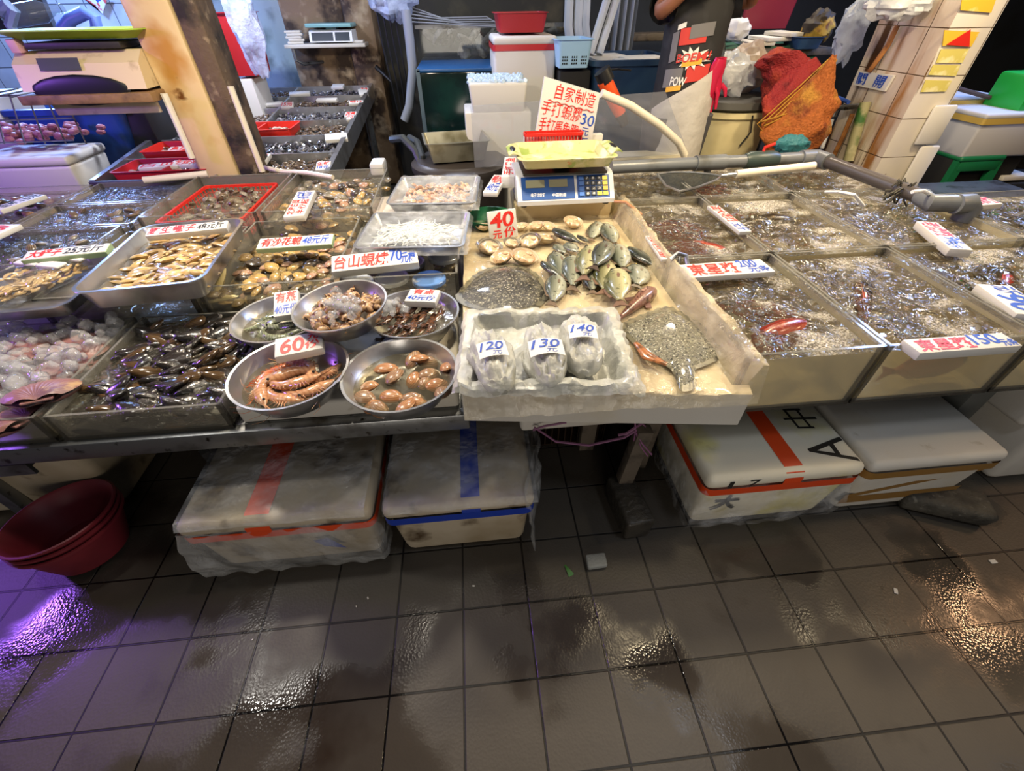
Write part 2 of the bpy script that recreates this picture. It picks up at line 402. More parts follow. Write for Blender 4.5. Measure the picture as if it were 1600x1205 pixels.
b = MB(); b.box((.95, 5.0, 0), (6.9, 5.2, 3)); struct('wall_back_right', b, mat('grey_wall', '#2c2f31', .8, spots=[('#23241f', 3, .5, .7)]))
b = MB(); b.box((6.7, -1, 0), (6.9, 5.0, 3)); struct('wall_right', b, DARK)
b = MB(); b.box((-6.7, -1, 0), (-6.5, 4.95, 3)); struct('wall_left', b, WT)
b = MB(); b.box((-6.7, .6, 3), (6.9, 5.2, 3.1)); struct('ceiling', b, mat('ceiling_dark', '#8a857c', .9))

# left pillar: cream post with a rusted, darker back edge
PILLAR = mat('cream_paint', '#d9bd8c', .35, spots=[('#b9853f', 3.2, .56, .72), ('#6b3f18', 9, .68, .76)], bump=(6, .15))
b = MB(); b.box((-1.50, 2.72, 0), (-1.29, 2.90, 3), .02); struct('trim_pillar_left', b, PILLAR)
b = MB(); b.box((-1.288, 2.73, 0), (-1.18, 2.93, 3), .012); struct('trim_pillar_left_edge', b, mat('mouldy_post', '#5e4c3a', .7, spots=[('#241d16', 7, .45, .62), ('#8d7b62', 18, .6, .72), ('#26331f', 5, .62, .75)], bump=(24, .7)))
# right pillar: tiled, stained
PT = tiles('pillar_tiles', '#d8cdbb', '#4d3823', (.225, .2), (.02, .055), .008, .28, (1, 2), spots=[('#bda99c', 2, .4, .7), ('#9c6a38', 7, .50, .62, 6, .16), ('#4d3118', 9, .56, .64, 6, .12), ('#3a5a2a', 5, .66, .72, 6, .4)])
PT2 = tiles('pillar_front_tiles', '#dfd6c2', '#5b4a35', (.24, .2), (2.49, .055), .007, .28, (0, 2), spots=[('#97774e', 16, .68, .70), ('#c8c2c4', 2, .4, .7), ('#6b4c28', 11, .60, .66, 6, .15)])
b = MB(); b.box((2.49, 2.60, 0), (2.74, 3.10, 3), .006); o = struct('trim_pillar_right', b, [PT, PT2])
for p in o.data.polygons:
    if abs(p.normal.y) > .7: p.material_index = 1
# rusted column and panel behind the second stall
b = MB(); b.box((-1.42, 4.72, 0), (-.92, 4.98, 3), .03); b.box((-.93, 4.68, 0), (-.68, 4.98, 3), .05); struct('trim_column_back', b, RUST)
b = MB(); b.box((-1.86, 4.9, .3), (-1.43, 4.96, 2.2), .01); b.box((-2.35, 4.9, .88), (-1.88, 4.94, 2.2), .01); struct('door_1', b, mat('teal_panel', '#a9bfc4', .4, spots=[('#5c6a68', 4, .5, .7)]))

# ------------------------------------------------------------------ counters
def plank_table(name, label, x0, x1, y0, y1, z, legs, rail=True):
    t = thing(name, label, 'table', (0, 0, 0))
    f = MB(); f.box((x0, y0 + .03, z - .03), (x1, y1, z), .004); part('top', f, STEEL_D, t)
    if rail:
        f = MB(); f.box((x0, y0, z - .062), (x1, y0 + .035, z), .006); part('front_rail', f, STEEL_D, t)
    for lx, ly in legs:
        f = MB(); f.box((lx - .02, ly - .02, 0), (lx + .02, ly + .02, z - .03), .004); part('leg', f, STEEL_D, t)
    return t
tb = plank_table('steel_counter', 'long worn steel counter with angle iron front rail under the shellfish tanks on the left', -1.72, -.05, .86, 2.64, .5, [(-1.66, 1.0), (-.98, 1.1), (-.1, 1.3), (-2.5, 2.5), (-.98, 2.5), (-.1, 2.5)])
f = MB(); f.box((-1.7, 1.62, 0), (-.06, 1.64, .46)); part('light_block_board', f, DARK, tb)  # added dark board, keeps light from the back lamps out below the counter
f = MB(); f.box((-2.68, 1.40, .47), (-1.722, 2.64, .5), .004); part('side_top', f, STEEL_D, tb)
f = MB(); f.tube([B(318, 705, 1.02), B(358, 752, 1.04), B(352, 850, 1.05)], .018, 4); part('brace', f, STEEL_D, tb)
tb2 = plank_table('steel_stand', 'low steel stand carrying the glass fish tanks on the right', .56, 3.4, .80, 2.62, .49, [(.62, 1.35), (1.9, 1.35), (3.2, 1.35), (.6, 2.5), (1.9, 2.5), (3.2, 2.5)], False)

f = MB(); f.box((.40, 1.55, 0), (3.4, 1.57, .45)); part('light_block_board', f, DARK, tb2)  # same added light blocker below the tank stand
# ------------------------------------------------------------------ tanks
TG = .008
def tank(label, x0, x1, y0, y1, z0, z1, group=None, cat='tank', name='glass_tank'):
    t = thing(name, label, cat, ((x0 + x1) / 2, (y0 + y1) / 2, z0), 0, group)
    hx, hy, h = (x1 - x0) / 2 - .004, (y1 - y0) / 2 - .004, z1 - z0
    for nm, lo, hi in (('front_pane', (-hx, -hy, 0), (hx, -hy + TG, h)), ('back_pane', (-hx, hy - TG, 0), (hx, hy, h)),
                       ('side_pane', (-hx, -hy + TG, 0), (-hx + TG, hy - TG, h)), ('side_pane', (hx - TG, -hy + TG, 0), (hx, hy - TG, h)), ('bottom_pane', (-hx + TG, -hy + TG, 0), (hx - TG, hy - TG, .008))):
        f = MB(); f.box(lo, hi); part(nm, f, GLASS, t)
    # polished top edges and silicone joints
    f = MB()
    for lo, hi in (((-hx, -hy, h), (hx, -hy + TG, h + .002)), ((-hx, hy - TG, h), (hx, hy, h + .002)), ((-hx, -hy, h), (-hx + TG, hy, h + .002)), ((hx - TG, -hy, h), (hx, hy, h + .002))): f.box(lo, hi)
    part('top_edge', f, mat('edge_light', '#8a8880', .12, film=.5), t)
    f = MB()
    for sx in (-1, 1):
        for sy in (-1, 1): f.box((sx * hx - (.012 if sx > 0 else 0), sy * hy - (.012 if sy > 0 else 0), .004), (sx * hx + (.012 if sx < 0 else 0), sy * hy + (.012 if sy < 0 else 0), h))
    f.box((-hx, -hy - .001, 0), (hx, -hy + .006, .012)); f.box((-hx, hy - .012, 0), (hx, hy, .012)); f.box((-hx, -hy, 0), (-hx + .009, hy, .012)); f.box((hx - .009, -hy, 0), (hx, hy, .012))
    part('silicone_joint', f, mat('silicone_olive', '#43403a', .35, film=.4), t)
    return t
def water(tk, x0, x1, y0, y1, z0, z1, m, amp=.006, n=26, freq=9):
    """the water of one tank: rippled top, flat sides"""
    b = MB(); g = .014; x0 += g; x1 -= g; y0 += g; y1 -= g; cx, cy = (x0 + x1) / 2, (y0 + y1) / 2; sd = RND.random() * 40
    nx = n; ny = max(4, int(n * (y1 - y0) / (x1 - x0)))
    def fn(u, v):
        x = x0 + (x1 - x0) * u; y = y0 + (y1 - y0) * v
        e = min(u, 1 - u, v, 1 - v); k = min(1, e * 12)
        return (x - cx, y - cy, z1 - z0 + k * amp * (noise.noise((x * freq, y * freq, sd)) + .5 * noise.noise((x * freq * 2.3, y * freq * 2.3, sd + 5))))
    b.grid(fn, nx, ny)
    h = z1 - z0; X, Y = x1 - cx, y1 - cy
    per = [(0, i) for i in range(nx + 1)]
    def side(pts):
        vs = []; fs = []
        for p in pts: vs += [p, (p[0], p[1], 0)]
        for i in range(len(pts) - 1): fs.append((2 * i, 2 * i + 2, 2 * i + 3, 2 * i + 1))
        b.add(vs, fs, 1)
    side([fn(i / nx, 0) for i in range(nx + 1)]); side([fn(1, i / ny) for i in range(ny + 1)])
    side([fn(1 - i / nx, 1) for i in range(nx + 1)]); side([fn(0, 1 - i / ny) for i in range(ny + 1)])
    b.add([(-X, -Y, 0), (X, -Y, 0), (X, Y, 0), (-X, Y, 0)], [(3, 2, 1, 0)], 1)
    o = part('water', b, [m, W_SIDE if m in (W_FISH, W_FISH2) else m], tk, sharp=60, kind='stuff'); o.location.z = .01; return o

OLIVE = (.115, .10, .072)
W_FISH = clear('tank_water_foamy', (.62, .59, .49), .34, OLIVE, .05, 1.36, bump=(15, 1, .05), foam=(4.5, .49, .60, '#cfc8b8'), refl=2.2)
W_FISH2 = clear('tank_water_choppy', (.60, .57, .47), .32, OLIVE, .05, 1.36, bump=(20, 1, .05), foam=(5.5, .50, .62, '#c8c1b2'), refl=2.4)
W_SIDE = clear('tank_water_lit_side', (.92, .88, .74), .60, (.84, .73, .48), .2, 1.2, refl=.3)  # sides coloured lighter than the top: light scattered in the water, painted in
W_SHELL = clear('shellfish_water', (.92, .91, .84), .12, (.50, .46, .34), .05, 1.36, bump=(14, .35, .02))
W_MUS = clear('mussel_water', (.90, .89, .84), .06, (.36, .33, .26), .05, 1.36, bump=(24, 1, .05), refl=2.5)
W_BLUE = clear('lit_water', (.80, .84, .86), .22, (.2, .22, .22), .09, 1.38, bump=(30, 1, .03), refl=2.2)

# right: fish tanks, three columns of three and one column beyond the pipe
GX = [.675, 1.06, 1.50, 2.06]; GY = [.79, 1.355, 1.95, 2.56]; ZB, ZT, ZW = .492, .70, .676
names = {(0, 0): 'front left fish tank beside the fish slab, under the 200 price board', (1, 0): 'front middle fish tank with the 150 price board', (2, 0): 'front fish tank at the right edge with the 90 price board',
         (0, 1): 'middle row fish tank with red fish, beside the fish slab', (1, 1): 'centre fish tank of the right hand block, choppy water', (2, 1): 'middle row fish tank holding the 96 price board',
         (0, 2): 'back fish tank right behind the price scale', (1, 2): 'back fish tank crossed by the white landing net handle', (2, 2): 'back corner fish tank below the grey pipe bend, still yellowish water'}
TANKS = {}
for i in range(3):
    for j in range(3):
        TANKS[i, j] = tank('glass ' + names[i, j], GX[i], GX[i + 1], GY[j], GY[j + 1], ZB, ZT, 'glass fish tanks on the right stand')
        water(TANKS[i, j], GX[i], GX[i + 1], GY[j], GY[j + 1], ZB + .01, ZW - (.02 if (i, j) == (2, 2) else 0), W_FISH if (i + j) % 2 == 0 else W_FISH2, .013, n=34, freq=11)
for j in range(2):
    nm = ['front glass tank beyond the long dark pipe', 'back glass tank beyond the long dark pipe, with a red lettered board'][j]
    tk = tank(nm, 2.10, 2.75, GY[j] + (.32 if j == 0 else 0), GY[j + 1] - .1, ZB, ZT, 'glass fish tanks on the right stand')
    water(tk, 2.10, 2.75, GY[j] + (.32 if j == 0 else 0), GY[j + 1] - .1, ZB + .01, ZW, W_FISH2, .012)

# left: shellfish tanks
def stank(label, x0, x1, y0, y1, z0, z1, zw, m=W_SHELL, wl=None):
    tk = tank(label, x0, x1, y0, y1, z0, z1, 'glass shellfish tanks on the steel counter')
    if zw: water(tk, x0, x1, y0, y1, z0 + .01, zw, m, .003)
stank('shallow glass tank of scallops on ice at the front left', -1.68, -1.165, .875, 1.36, .5, .59, None)
stank('glass tank of dark pen mussels on the front rail', -1.15, -.70, .875, 1.36, .5, .59, .572, W_MUS)
stank('empty cloudy glass tank under the big steel pan', -1.48, -.97, 1.385, 1.96, .53, .66, .60)
stank('glass tank of yellow clams behind the front bowls', -.955, -.49, 1.385, 1.98, .53, .67, .61)
stank('glass tank of lidded jars beside the fish slab', -.475, -.06, 1.385, 1.86, .53, .67, None)
stank('glass tank of clams in the back row by the cream pillar', -.93, -.44, 2.0, 2.62, .56, .70, .655)
stank('glass tank with a red mesh basket behind the big pan', -1.45, -.945, 2.0, 2.60, .56, .70, .645)
stank('glass tank of small clams with blue glints left of the red basket tank', -1.97, -1.47, 1.99, 2.28, .56, .68, .66, W_BLUE)
stank('glass tank with blue glittering water nearer the big pan', -2.02, -1.50, 1.62, 1.98, .56, .68, .66, W_BLUE)
stank('glass tank of mixed shellfish below the purple foam box', -2.55, -1.985, 2.0, 2.60, .56, .68, .66, W_SHELL)
stank('glass tank of grey clams at the left edge', -2.62, -2.04, 1.45, 1.98, .56, .68, .66, W_SHELL)
stank('glass tank of small snails under the purple lit box at the back', -1.97, -1.47, 2.29, 2.62, .56, .68, .66, W_BLUE)
# ------------------------------------------------------------------ generic makers
def rrect(w, d, r, n=5):
    pts = []
    for cx, cy, a0 in ((w / 2 - r, d / 2 - r, 0), (-w / 2 + r, d / 2 - r, 90), (-w / 2 + r, -d / 2 + r, 180), (w / 2 - r, -d / 2 + r, 270)):
        for i in range(n + 1):
            a = math.radians(a0 + 90 * i / n); pts.append((cx + r * math.cos(a), cy + r * math.sin(a)))
    return pts
def tray_mesh(w, d, h, r=.03, flare=.015, t=.003, rim=.008):
    b = MB(); R = []
    for off, z in ((-flare - .01, 0), (-flare, .004), (0, h - .004), (rim, h - .003), (rim, h), (-t, h), (-flare - t, .006), (-flare - t - .01, t + .002)):
        R.append([(x, y, z) for x, y in rrect(w + 2 * off, d + 2 * off, max(.004, r + off))])
    b.loft(R); return b
def bowl_mesh(R, h):
    return MB().lathe([(R * .60, 0), (R * .74, .006), (R * .93, h * .75), (R * .96, h - .003), (R, h - .002), (R, h + .001), (R * .955, h), (R * .915, h * .75), (R * .72, .010), (R * .58, .004)], 56)
def place(t, p, rz=0, tilt=(0, 0)): t.location = p; t.rotation_euler = (tilt[0], tilt[1], rz)

def foam_sign(label, fl, fr, bl, z, th, texts, base=None, tilt=0, group=None, name='price_sign', cat='sign', edge=None):
    """fl, fr, bl: photograph places of the near left, near right and far left corner of its upper face at height z; texts: (string, box, ink[, turn])"""
    P, Q, S = A(*fl, z), A(*fr, z), A(*bl, z)
    ux = (Q - P); wd = ux.length; ux.normalize(); vy = Vector((-ux.y, ux.x, 0)); dp = abs((S - P).dot(vy))
    t = thing(name, label, cat, P + ux * wd / 2 + vy * dp / 2 - Vector((0, 0, th)), 0, group, rot=(tilt, 0, math.atan2(ux.y, ux.x)))
    f = MB(); f.box((-wd / 2, -dp / 2, 0), (wd / 2, dp / 2, th), min(.004, th * .3)); part('board', f, base or FOAM_CLEAN, t)
    if edge:
        f = MB(); f.box((-wd / 2 - .001, -dp / 2 - .001, .002), (wd / 2 + .001, dp / 2 + .001, th - .003)); part('edge_band', f, edge, t)
    for tx in texts:
        write(t, tx[0], tx[1], tx[2], lambda u, v: ((u - .5) * wd, (v - .5) * dp, th + .0008), rot=tx[3] if len(tx) > 3 else 0, name='red_lettering' if tx[2] is RED_TXT else 'blue_lettering' if tx[2] is BLUE_TXT else 'lettering')
    return t

def foam_box(label, x0, x1, y0, y1, h, lidh=.045, m=FOAM_DIRTY, lid=True, tape=None, tapes=(), cat='box', z=0, rz=0, group=None, taper=.018, name='foam_box', r=.02, lip=.008):
    t = thing(name, label, cat, ((x0 + x1) / 2, (y0 + y1) / 2, z), rz, group); hx, hy = (x1 - x0) / 2, (y1 - y0) / 2
    f = MB(); f.box((-hx + lip, -hy + lip, 0), (hx - lip, hy - lip, h - (lidh if lid else 0)), r, 3, taper=taper); part('body', f, m, t)
    if lid:
        f = MB(); f.box((-hx, -hy, h - lidh), (hx, hy, h), min(r, lidh * .4), 3); part('lid', f, m, t)
    if tape:
        for k in tapes:
            f = MB()
            if k == 'seam':        # round the joint between lid and body
                f.loft([[(x, y, zz) for x, y in rrect(2 * hx + .004, 2 * hy + .004, r)] for zz in (h - lidh - .024, h - lidh + .008)], cap=False)
            elif k[0] == 'over':   # a strip over the lid from front to back: (over, x, half width)
                x, q = k[1], k[2]; e = .0018
                prof = [(-hy - e, h - lidh - .02), (-hy - e, h - r), (-hy + r * .3 - e, h - r * .3 + e), (-hy + r, h + e), (hy - r, h + e), (hy + e, h - r), (hy + e, h - lidh - .02)]
                f.closed = False
                f.add([(x + sx * q, y, zz) for y, zz in prof for sx in (-1, 1)], [(2 * i, 2 * i + 1, 2 * i + 3, 2 * i + 2) for i in range(len(prof) - 1)])
            elif k[0] == 'front':  # a band across the front: (front, z left, z right, half width)
                f.closed = False
                f.add([(sx * (hx - lip - taper * .5), -hy + lip - .002 + taper * (1 - zz / h), zz) for sx, zc in ((-1, k[1]), (1, k[2])) for zz in (zc - k[3], zc + k[3])], [(0, 2, 3, 1)])
            part('tape', f, tape, t)
    return t

def wrinkled(nu, nv, fn, amp, freq=9, seed=0):
    """a crumpled sheet: fn(u,v) -> point, pushed about along z and x by creased noise"""
    b = MB(); b.closed = False
    def g(u, v):
        p = Vector(fn(u, v)); q = p * freq + Vector((seed, seed * .7, 0))
        n1 = abs(noise.noise(q)); n2 = noise.noise(q * 2.7 + Vector((9, 0, 0))); n3 = abs(noise.noise(q * 1.6 + Vector((3, 8, 1))))
        return p + Vector((n2 * .5, n3 - .25, n1 + .5 * n2 + .2)) * amp
    b.grid(g, nu, nv); return b

# ------------------------------------------------------------------ sea animals (each mesh built once)
def clam_mesh(L, Wd, Tk, nu=22, nr=6):
    """two lens shaped valves meeting in a sharp rim; the umbo at the origin, the opening edge towards -y"""
    b = MB(); b.closed = True
    def out(a):
        c, s_ = math.cos(a), math.sin(a); k = 1 - .20 * max(0, s_) ** 2 * abs(c) - .10 * max(0, c) * max(0, s_)
        return L / 2 * c * k * (1 + .06 * c), Wd / 2 * s_ * (1 if s_ < 0 else .92)
    for sg in (1, -1):
        vs = [(L * .02, Wd * .12 - Wd * .5, sg * Tk / 2)]; fs = []
        for i in range(1, nr + 1):
            r = i / nr
            for j in range(nu):
                x, y = out(2 * PI * j / nu); q = (1 - r ** 2.1) ** .62 if r < 1 else 0
                vs.append((x * r + L * .02 * (1 - r), y * r + Wd * .12 * (1 - r) - Wd * .5, sg * (Tk / 2 * q + (.0006 if i == nr else 0))))
        fs += [(0, 1 + j, 1 + (j + 1) % nu) for j in range(nu)]
        fs += [(1 + (i - 1) * nu + j, 1 + i * nu + j, 1 + i * nu + (j + 1) % nu, 1 + (i - 1) * nu + (j + 1) % nu) for i in range(1, nr) for j in range(nu)]
        b.add(vs, fs)
    return b
def clam_mats(nm, c1, c2, c3): return mat(nm, c1, .28, spots=[(c3, 22, .56, .72)], wave=(60, 1.2, c2, 'RINGS'), coat=.4)
CL_Y = [clam_mats('clam_yellow', '#c3a468', '#9c7b48', '#6b5132'), clam_mats('clam_olive', '#8f7a4c', '#6a5536', '#4c3a24'), clam_mats('clam_rosy', '#b08a72', '#8d6a55', '#d9c39c'), clam_mats('clam_dark', '#4d4338', '#2f2923', '#80705a')]
CL_O = [clam_mats('clam_orange', '#ae7a50', '#946440', '#c49c74'), clam_mats('clam_tan', '#997658', '#7f6046', '#b89a78')]
CL_G = [clam_mats('clam_grey', '#8d8474', '#6b6254', '#b3a68f'), clam_mats('clam_brown', '#6d5c48', '#4d4032', '#948068')]
def clam_src(name, L, Wd, Tk, mats):
    out = []
    for m in mats:
        me = clam_mesh(L, Wd, Tk).mesh('shell', m, 60); out.append(me)
    return out
def heap(name, cat, label, group, meshes, n, spot, sc=(.85, 1.15), tilt=.5, rmax=6.28, r0=0):
    """n single animals; spot(k) -> the place of the k-th"""
    for k in range(n):
        o = bpy.data.objects.new(name, RND.choice(meshes)); COL.objects.link(o)
        o.location = spot(k); o.rotation_euler = (RND.uniform(-tilt, tilt), RND.uniform(-tilt, tilt), r0 + RND.uniform(0, rmax)); s = RND.uniform(*sc); o.scale = (s, s, s)
        tag(o, label, cat, group)
def spread(x0, x1, y0, y1, z, n, lift=.0, mound=0, d=None):
    """roughly even places over a rectangle, a second layer on top of the first"""
    pts = []
    d = d or math.sqrt((x1 - x0) * (y1 - y0) / n) * .72
    for k in range(n):
        best = None
        for _ in range(24):
            p = (RND.uniform(x0, x1), RND.uniform(y0, y1)); near = min([(p[0] - q[0]) ** 2 + (p[1] - q[1]) ** 2 for q in pts[-140:]] or [9])
            if best is None or near > best[0]: best = (near, p)
            if near > d * d: break
        p = best[1]; pts.append((p[0], p[1], z + RND.random() * lift + mound * max(0, 1 - ((2 * p[0] - x0 - x1) / (x1 - x0)) ** 2) * max(0, 1 - ((2 * p[1] - y0 - y1) / (y1 - y0)) ** 2)))
    return lambda k: pts[k]

def fish_meshes(nm, L, Hh, Wd, back, belly, tailc, spotc=None):
    """head towards +x, belly towards -y, lying on its side: thickness along z"""
    b = MB(); rings = []; n = 14
    prof = [(.5, .04), (.47, .28), (.42, .52), (.34, .76), (.22, .95), (.08, 1.0), (-.08, .93), (-.22, .72), (-.33, .42), (-.40, .24), (-.44, .20), (-.46, .22)]
    for x, h in prof:
        rings.append([(x * L, Hh / 2 * h * math.sin(2 * PI * j / n) - .02 * Hh * (1 - h), Wd / 2 * (h ** .8) * math.cos(2 * PI * j / n)) for j in range(n)])
    b.loft(rings)
    m = mat(nm + '_skin', belly, .22, grad=(1, -.02 * Hh - .2 * Hh, .28 * Hh, back), spots=[(spotc or back, 60, .58, .70), (belly, 25, .6, .75)], coat=.35, bump=(240, .35, .002))
    tl = MB(); tl.closed = True
    tp = [(-.43 * L, .07 * Hh), (-.52 * L, .16 * Hh), (-.63 * L, .30 * Hh), (-.575 * L, 0), (-.63 * L, -.30 * Hh), (-.52 * L, -.16 * Hh), (-.43 * L, -.07 * Hh)]
    tl.prism(tp[::-1] if False else tp, -.0012, .0012)
    fin = MB()
    dp = [(.28 * L, .40 * Hh), (.22 * L, .47 * Hh), (.05 * L, .53 * Hh), (-.18 * L, .46 * Hh), (-.34 * L, .32 * Hh), (-.33 * L, .18 * Hh), (-.1 * L, .38 * Hh), (.1 * L, .44 * Hh)]
    fin.prism(dp, -.001, .001)
    fin2 = MB(); fin2.prism([(.0, -.42 * Hh), (-.1 * L, -.38 * Hh), (-.32 * L, -.17 * Hh), (-.32 * L, -.24 * Hh), (-.2 * L, -.43 * Hh), (-.05 * L, -.48 * Hh)], -.001, .001)
    pec = MB(); pec.prism([(.2 * L, -.06 * Hh), (.12 * L, -.01 * Hh), (.05 * L, -.04 * Hh), (.06 * L, -.11 * Hh), (.15 * L, -.13 * Hh)], Wd * .47, Wd * .5)
    ey = MB(); ey.ell((.375 * L, .12 * Hh, Wd * .30), .035 * L, .035 * L, .02 * L, 10, 6)
    fm = mat(nm + '_fin', tailc, .4)
    return [('body', b.mesh('body', m, 60)), ('tail_fin', tl.mesh('tail_fin', fm)), ('dorsal_fin', fin.mesh('dorsal_fin', fm)), ('anal_fin', fin2.mesh('anal_fin', fm)), ('pectoral_fin', pec.mesh('pectoral_fin', fm)), ('eye', ey.mesh('eye', mat('fish_eye', '#1c1a14', .1, spots=[('#c8b26a', 120, .55, .6)])))]
def fish_thing(name, meshes, label, cat, p, rz, s=1, group=None, roll=0, pitch=0, parts=None):
    t = thing(name, label, cat, p, rz, group, rot=(roll, pitch, rz)); t.scale = (s, s, s)
    for nm, me in meshes:
        if parts and nm not in parts: continue
        o = bpy.data.objects.new(nm, me); link(o, t)
    return t

def shrimp_meshes(nm, L, c1, c2, c3, curl=2.0):
    b = MB(); rings = []; n = 10; K = 19; pth = []
    x = y = 0; a = 0
    for i in range(K):
        u = i / (K - 1); pth.append((x, y, a))
        a += -curl / K * (1.5 if u > .35 else .25); x -= L / K * math.cos(a); y -= L / K * math.sin(a) * 1
    for i, (px, py, a) in enumerate(pth):
        u = i / (K - 1)
        r = L * (.02 + .082 * min(1, u * 4.5) ** .7 if u < .38 else .102 * (1 - .72 * ((u - .38) / .62)))
        r *= 1 + (.07 if (i % 2 and u > .38) else 0)
        nx, ny = -math.sin(a), math.cos(a)
        rings.append([(px + nx * r * math.sin(2 * PI * j / n), py + ny * r * math.sin(2 * PI * j / n), r * .72 * math.cos(2 * PI * j / n)) for j in range(n)])
    b.loft(rings)
    b.tube([(0, 0, 0), (L * .12, L * .03, 0), (L * .2, L * .07, 0)], [L * .018, L * .012, L * .002], 5)       # rostrum
    for k in range(5):                                   # walking legs and swimmerets
        for i0 in (4 + k, 9 + k):
            px, py, a = pth[min(i0, K - 1)]; nx, ny = math.sin(a), -math.cos(a); q = L * (.13 if i0 < 9 else .08)
            sg = L * .03
            b.tube([(px + nx * L * .06, py + ny * L * .06, sg), (px + nx * (L * .06 + q * .6) + .02 * L * k, py + ny * (L * .06 + q * .6), sg * 1.3), (px + nx * (L * .06 + q) + .03 * L, py + ny * (L * .06 + q), sg * .6)], [L * .012, L * .009, L * .004], 4)
    for sg in (-1, 1):
        b.tube([(L * .02, 0, sg * L * .02), (L * .2, -L * .02, sg * L * .06), (L * .24, -L * .12, sg * L * .06), (L * .20, -L * .26, sg * L * .05)], [L * .008, L * .006, L * .004, L * .002], 4)
    m = mat(nm + '_shell', c1, .22, wave=(50 / L * .1, .6, c2, 'BANDS', 'X'), spots=[(c2, 30, .55, .75)], coat=.6)
    px, py, a = pth[-1]; tf = MB(); dx, dy = -math.cos(a), -math.sin(a)
    for q in (-.5, 0, .5):
        ca, sa = math.cos(q), math.sin(q); ex, ey = dx * ca - dy * sa, dx * sa + dy * ca
        tf.ell((px + ex * L * .09, py + ey * L * .09, 0), L * .10, L * .035, L * .010, 8, 5, M=Matrix.Translation((px + ex * L * .09, py + ey * L * .09, 0)) @ Matrix.Rotation(math.atan2(ey, ex), 4, 'Z') @ Matrix.Translation((-px - ex * L * .09, -py - ey * L * .09, 0)))
    ey = MB(); ey.ell((-L * .06, L * .03, L * .07), L * .022, L * .022, L * .022, 8, 5)
    return [('body', b.mesh('body', m, 50)), ('tail_fan', tf.mesh('tail_fan', mat(nm + '_tail', c3, .3))), ('eye', ey.mesh('eye', BLACK))]

def snail_mesh(R, m):
    b = MB(); rings = []; K = 46; n = 9
    for i in range(K):
        u = i / (K - 1); a = u * 2 * PI * 3.6; s = (1 - .94 * u); rr = R * s * .50; rc = R * s * .42; z = R * 2.1 * (1 - s) ** 1.02
        c = Vector((rc * math.cos(a), rc * math.sin(a), z)); o = Vector((math.cos(a), math.sin(a), 0))
        rings.append([c + o * rr * math.cos(2 * PI * j / n) + Vector((0, 0, rr * 1.25 * math.sin(2 * PI * j / n))) for j in range(n)])
    b.loft(rings); return b.mesh('shell', m, 60)

def scallop_mesh(R, m):
    """a round ribbed fan: the hinge with its two ears at the origin, the shell reaching 2R along +y"""
    b = MB(); nu, nv = 52, 10
    for sg in (1, -1):
        vs = []; fs = []
        for j in range(nv + 1):
            r = j / nv
            for i in range(nu + 1):
                u = i / nu; a = math.radians(14 + 152 * u); rib = math.cos(u * 2 * PI * 17)
                d = 2 * R * math.sin(a) ** .8 * r * (1 + .012 * rib * r)
                z = sg * (R * .30 * math.sin(PI * (.06 + .92 * r)) ** .8 * math.sin(a) ** .6 * (1 + .10 * rib * r) + R * .02)
                vs.append((d * math.cos(a), d * math.sin(a) - R, z))
        for j in range(nv):
            for i in range(nu): fs.append((j * (nu + 1) + i, j * (nu + 1) + i + 1, (j + 1) * (nu + 1) + i + 1, (j + 1) * (nu + 1) + i))
        b.add(vs, fs)
    b.box((-R * .42, -R * 1.04, -R * .035), (R * .42, -R * .72, R * .035), R * .02)
    b.closed = False
    return b.mesh('shell', m, 70)

def mussel_mesh(L, m):
    b = MB()
    def fn(p):
        u = max(0, p.x / L + .5)
        k = .35 + .75 * u ** .8
        return (p.x, p.y * k + .10 * L * (u - .4) ** 2, p.z * (.55 + .5 * (1 - u)))
    b.ell((0, 0, 0), L / 2, L * .27, L * .17, 18, 10, M=None, fn=fn); return b.mesh('shell', m, 60)
# ------------------------------------------------------------------ left counter: tanks' contents
YG = 'yellow clams in the middle tank'
heap('yellow_clam', 'clam', 'yellow brown clam in the heap behind the front steel bowls, under the 48 board', YG, clam_src('c', .060, .046, .026, CL_Y), 230, spread(-.925, -.52, 1.42, 1.945, .578, 230, .035, .015), tilt=.4)
heap('brown_clam', 'clam', 'brown clam in the back row tank beside the upright 45 board', 'brown clams in the back row tank', clam_src('c', .060, .046, .026, CL_Y + CL_G[:1]), 190, spread(-.90, -.47, 2.03, 2.59, .618, 190, .035, .012), tilt=.4)
# razor-like pale clams standing against the side of the clam tank
rz_ = clam_mesh(.13, .030, .022).mesh('shell', mat('razor_cream', '#d6c48c', .35, spots=[('#9d8950', 9, .5, .7)]))
for p, r, t in ((A(345, 465, .60), .1, .1), (A(338, 445, .62), 1.1, .7)):
    o = solo('razor_clam', rz_, None, 'pale cream razor clam lying flat at the near left corner of the yellow clam tank' if r < .5 else 'pale cream razor clam leaning up at the near left corner of the yellow clam tank', 'clam', loc=p, rot=(0, -t, r))
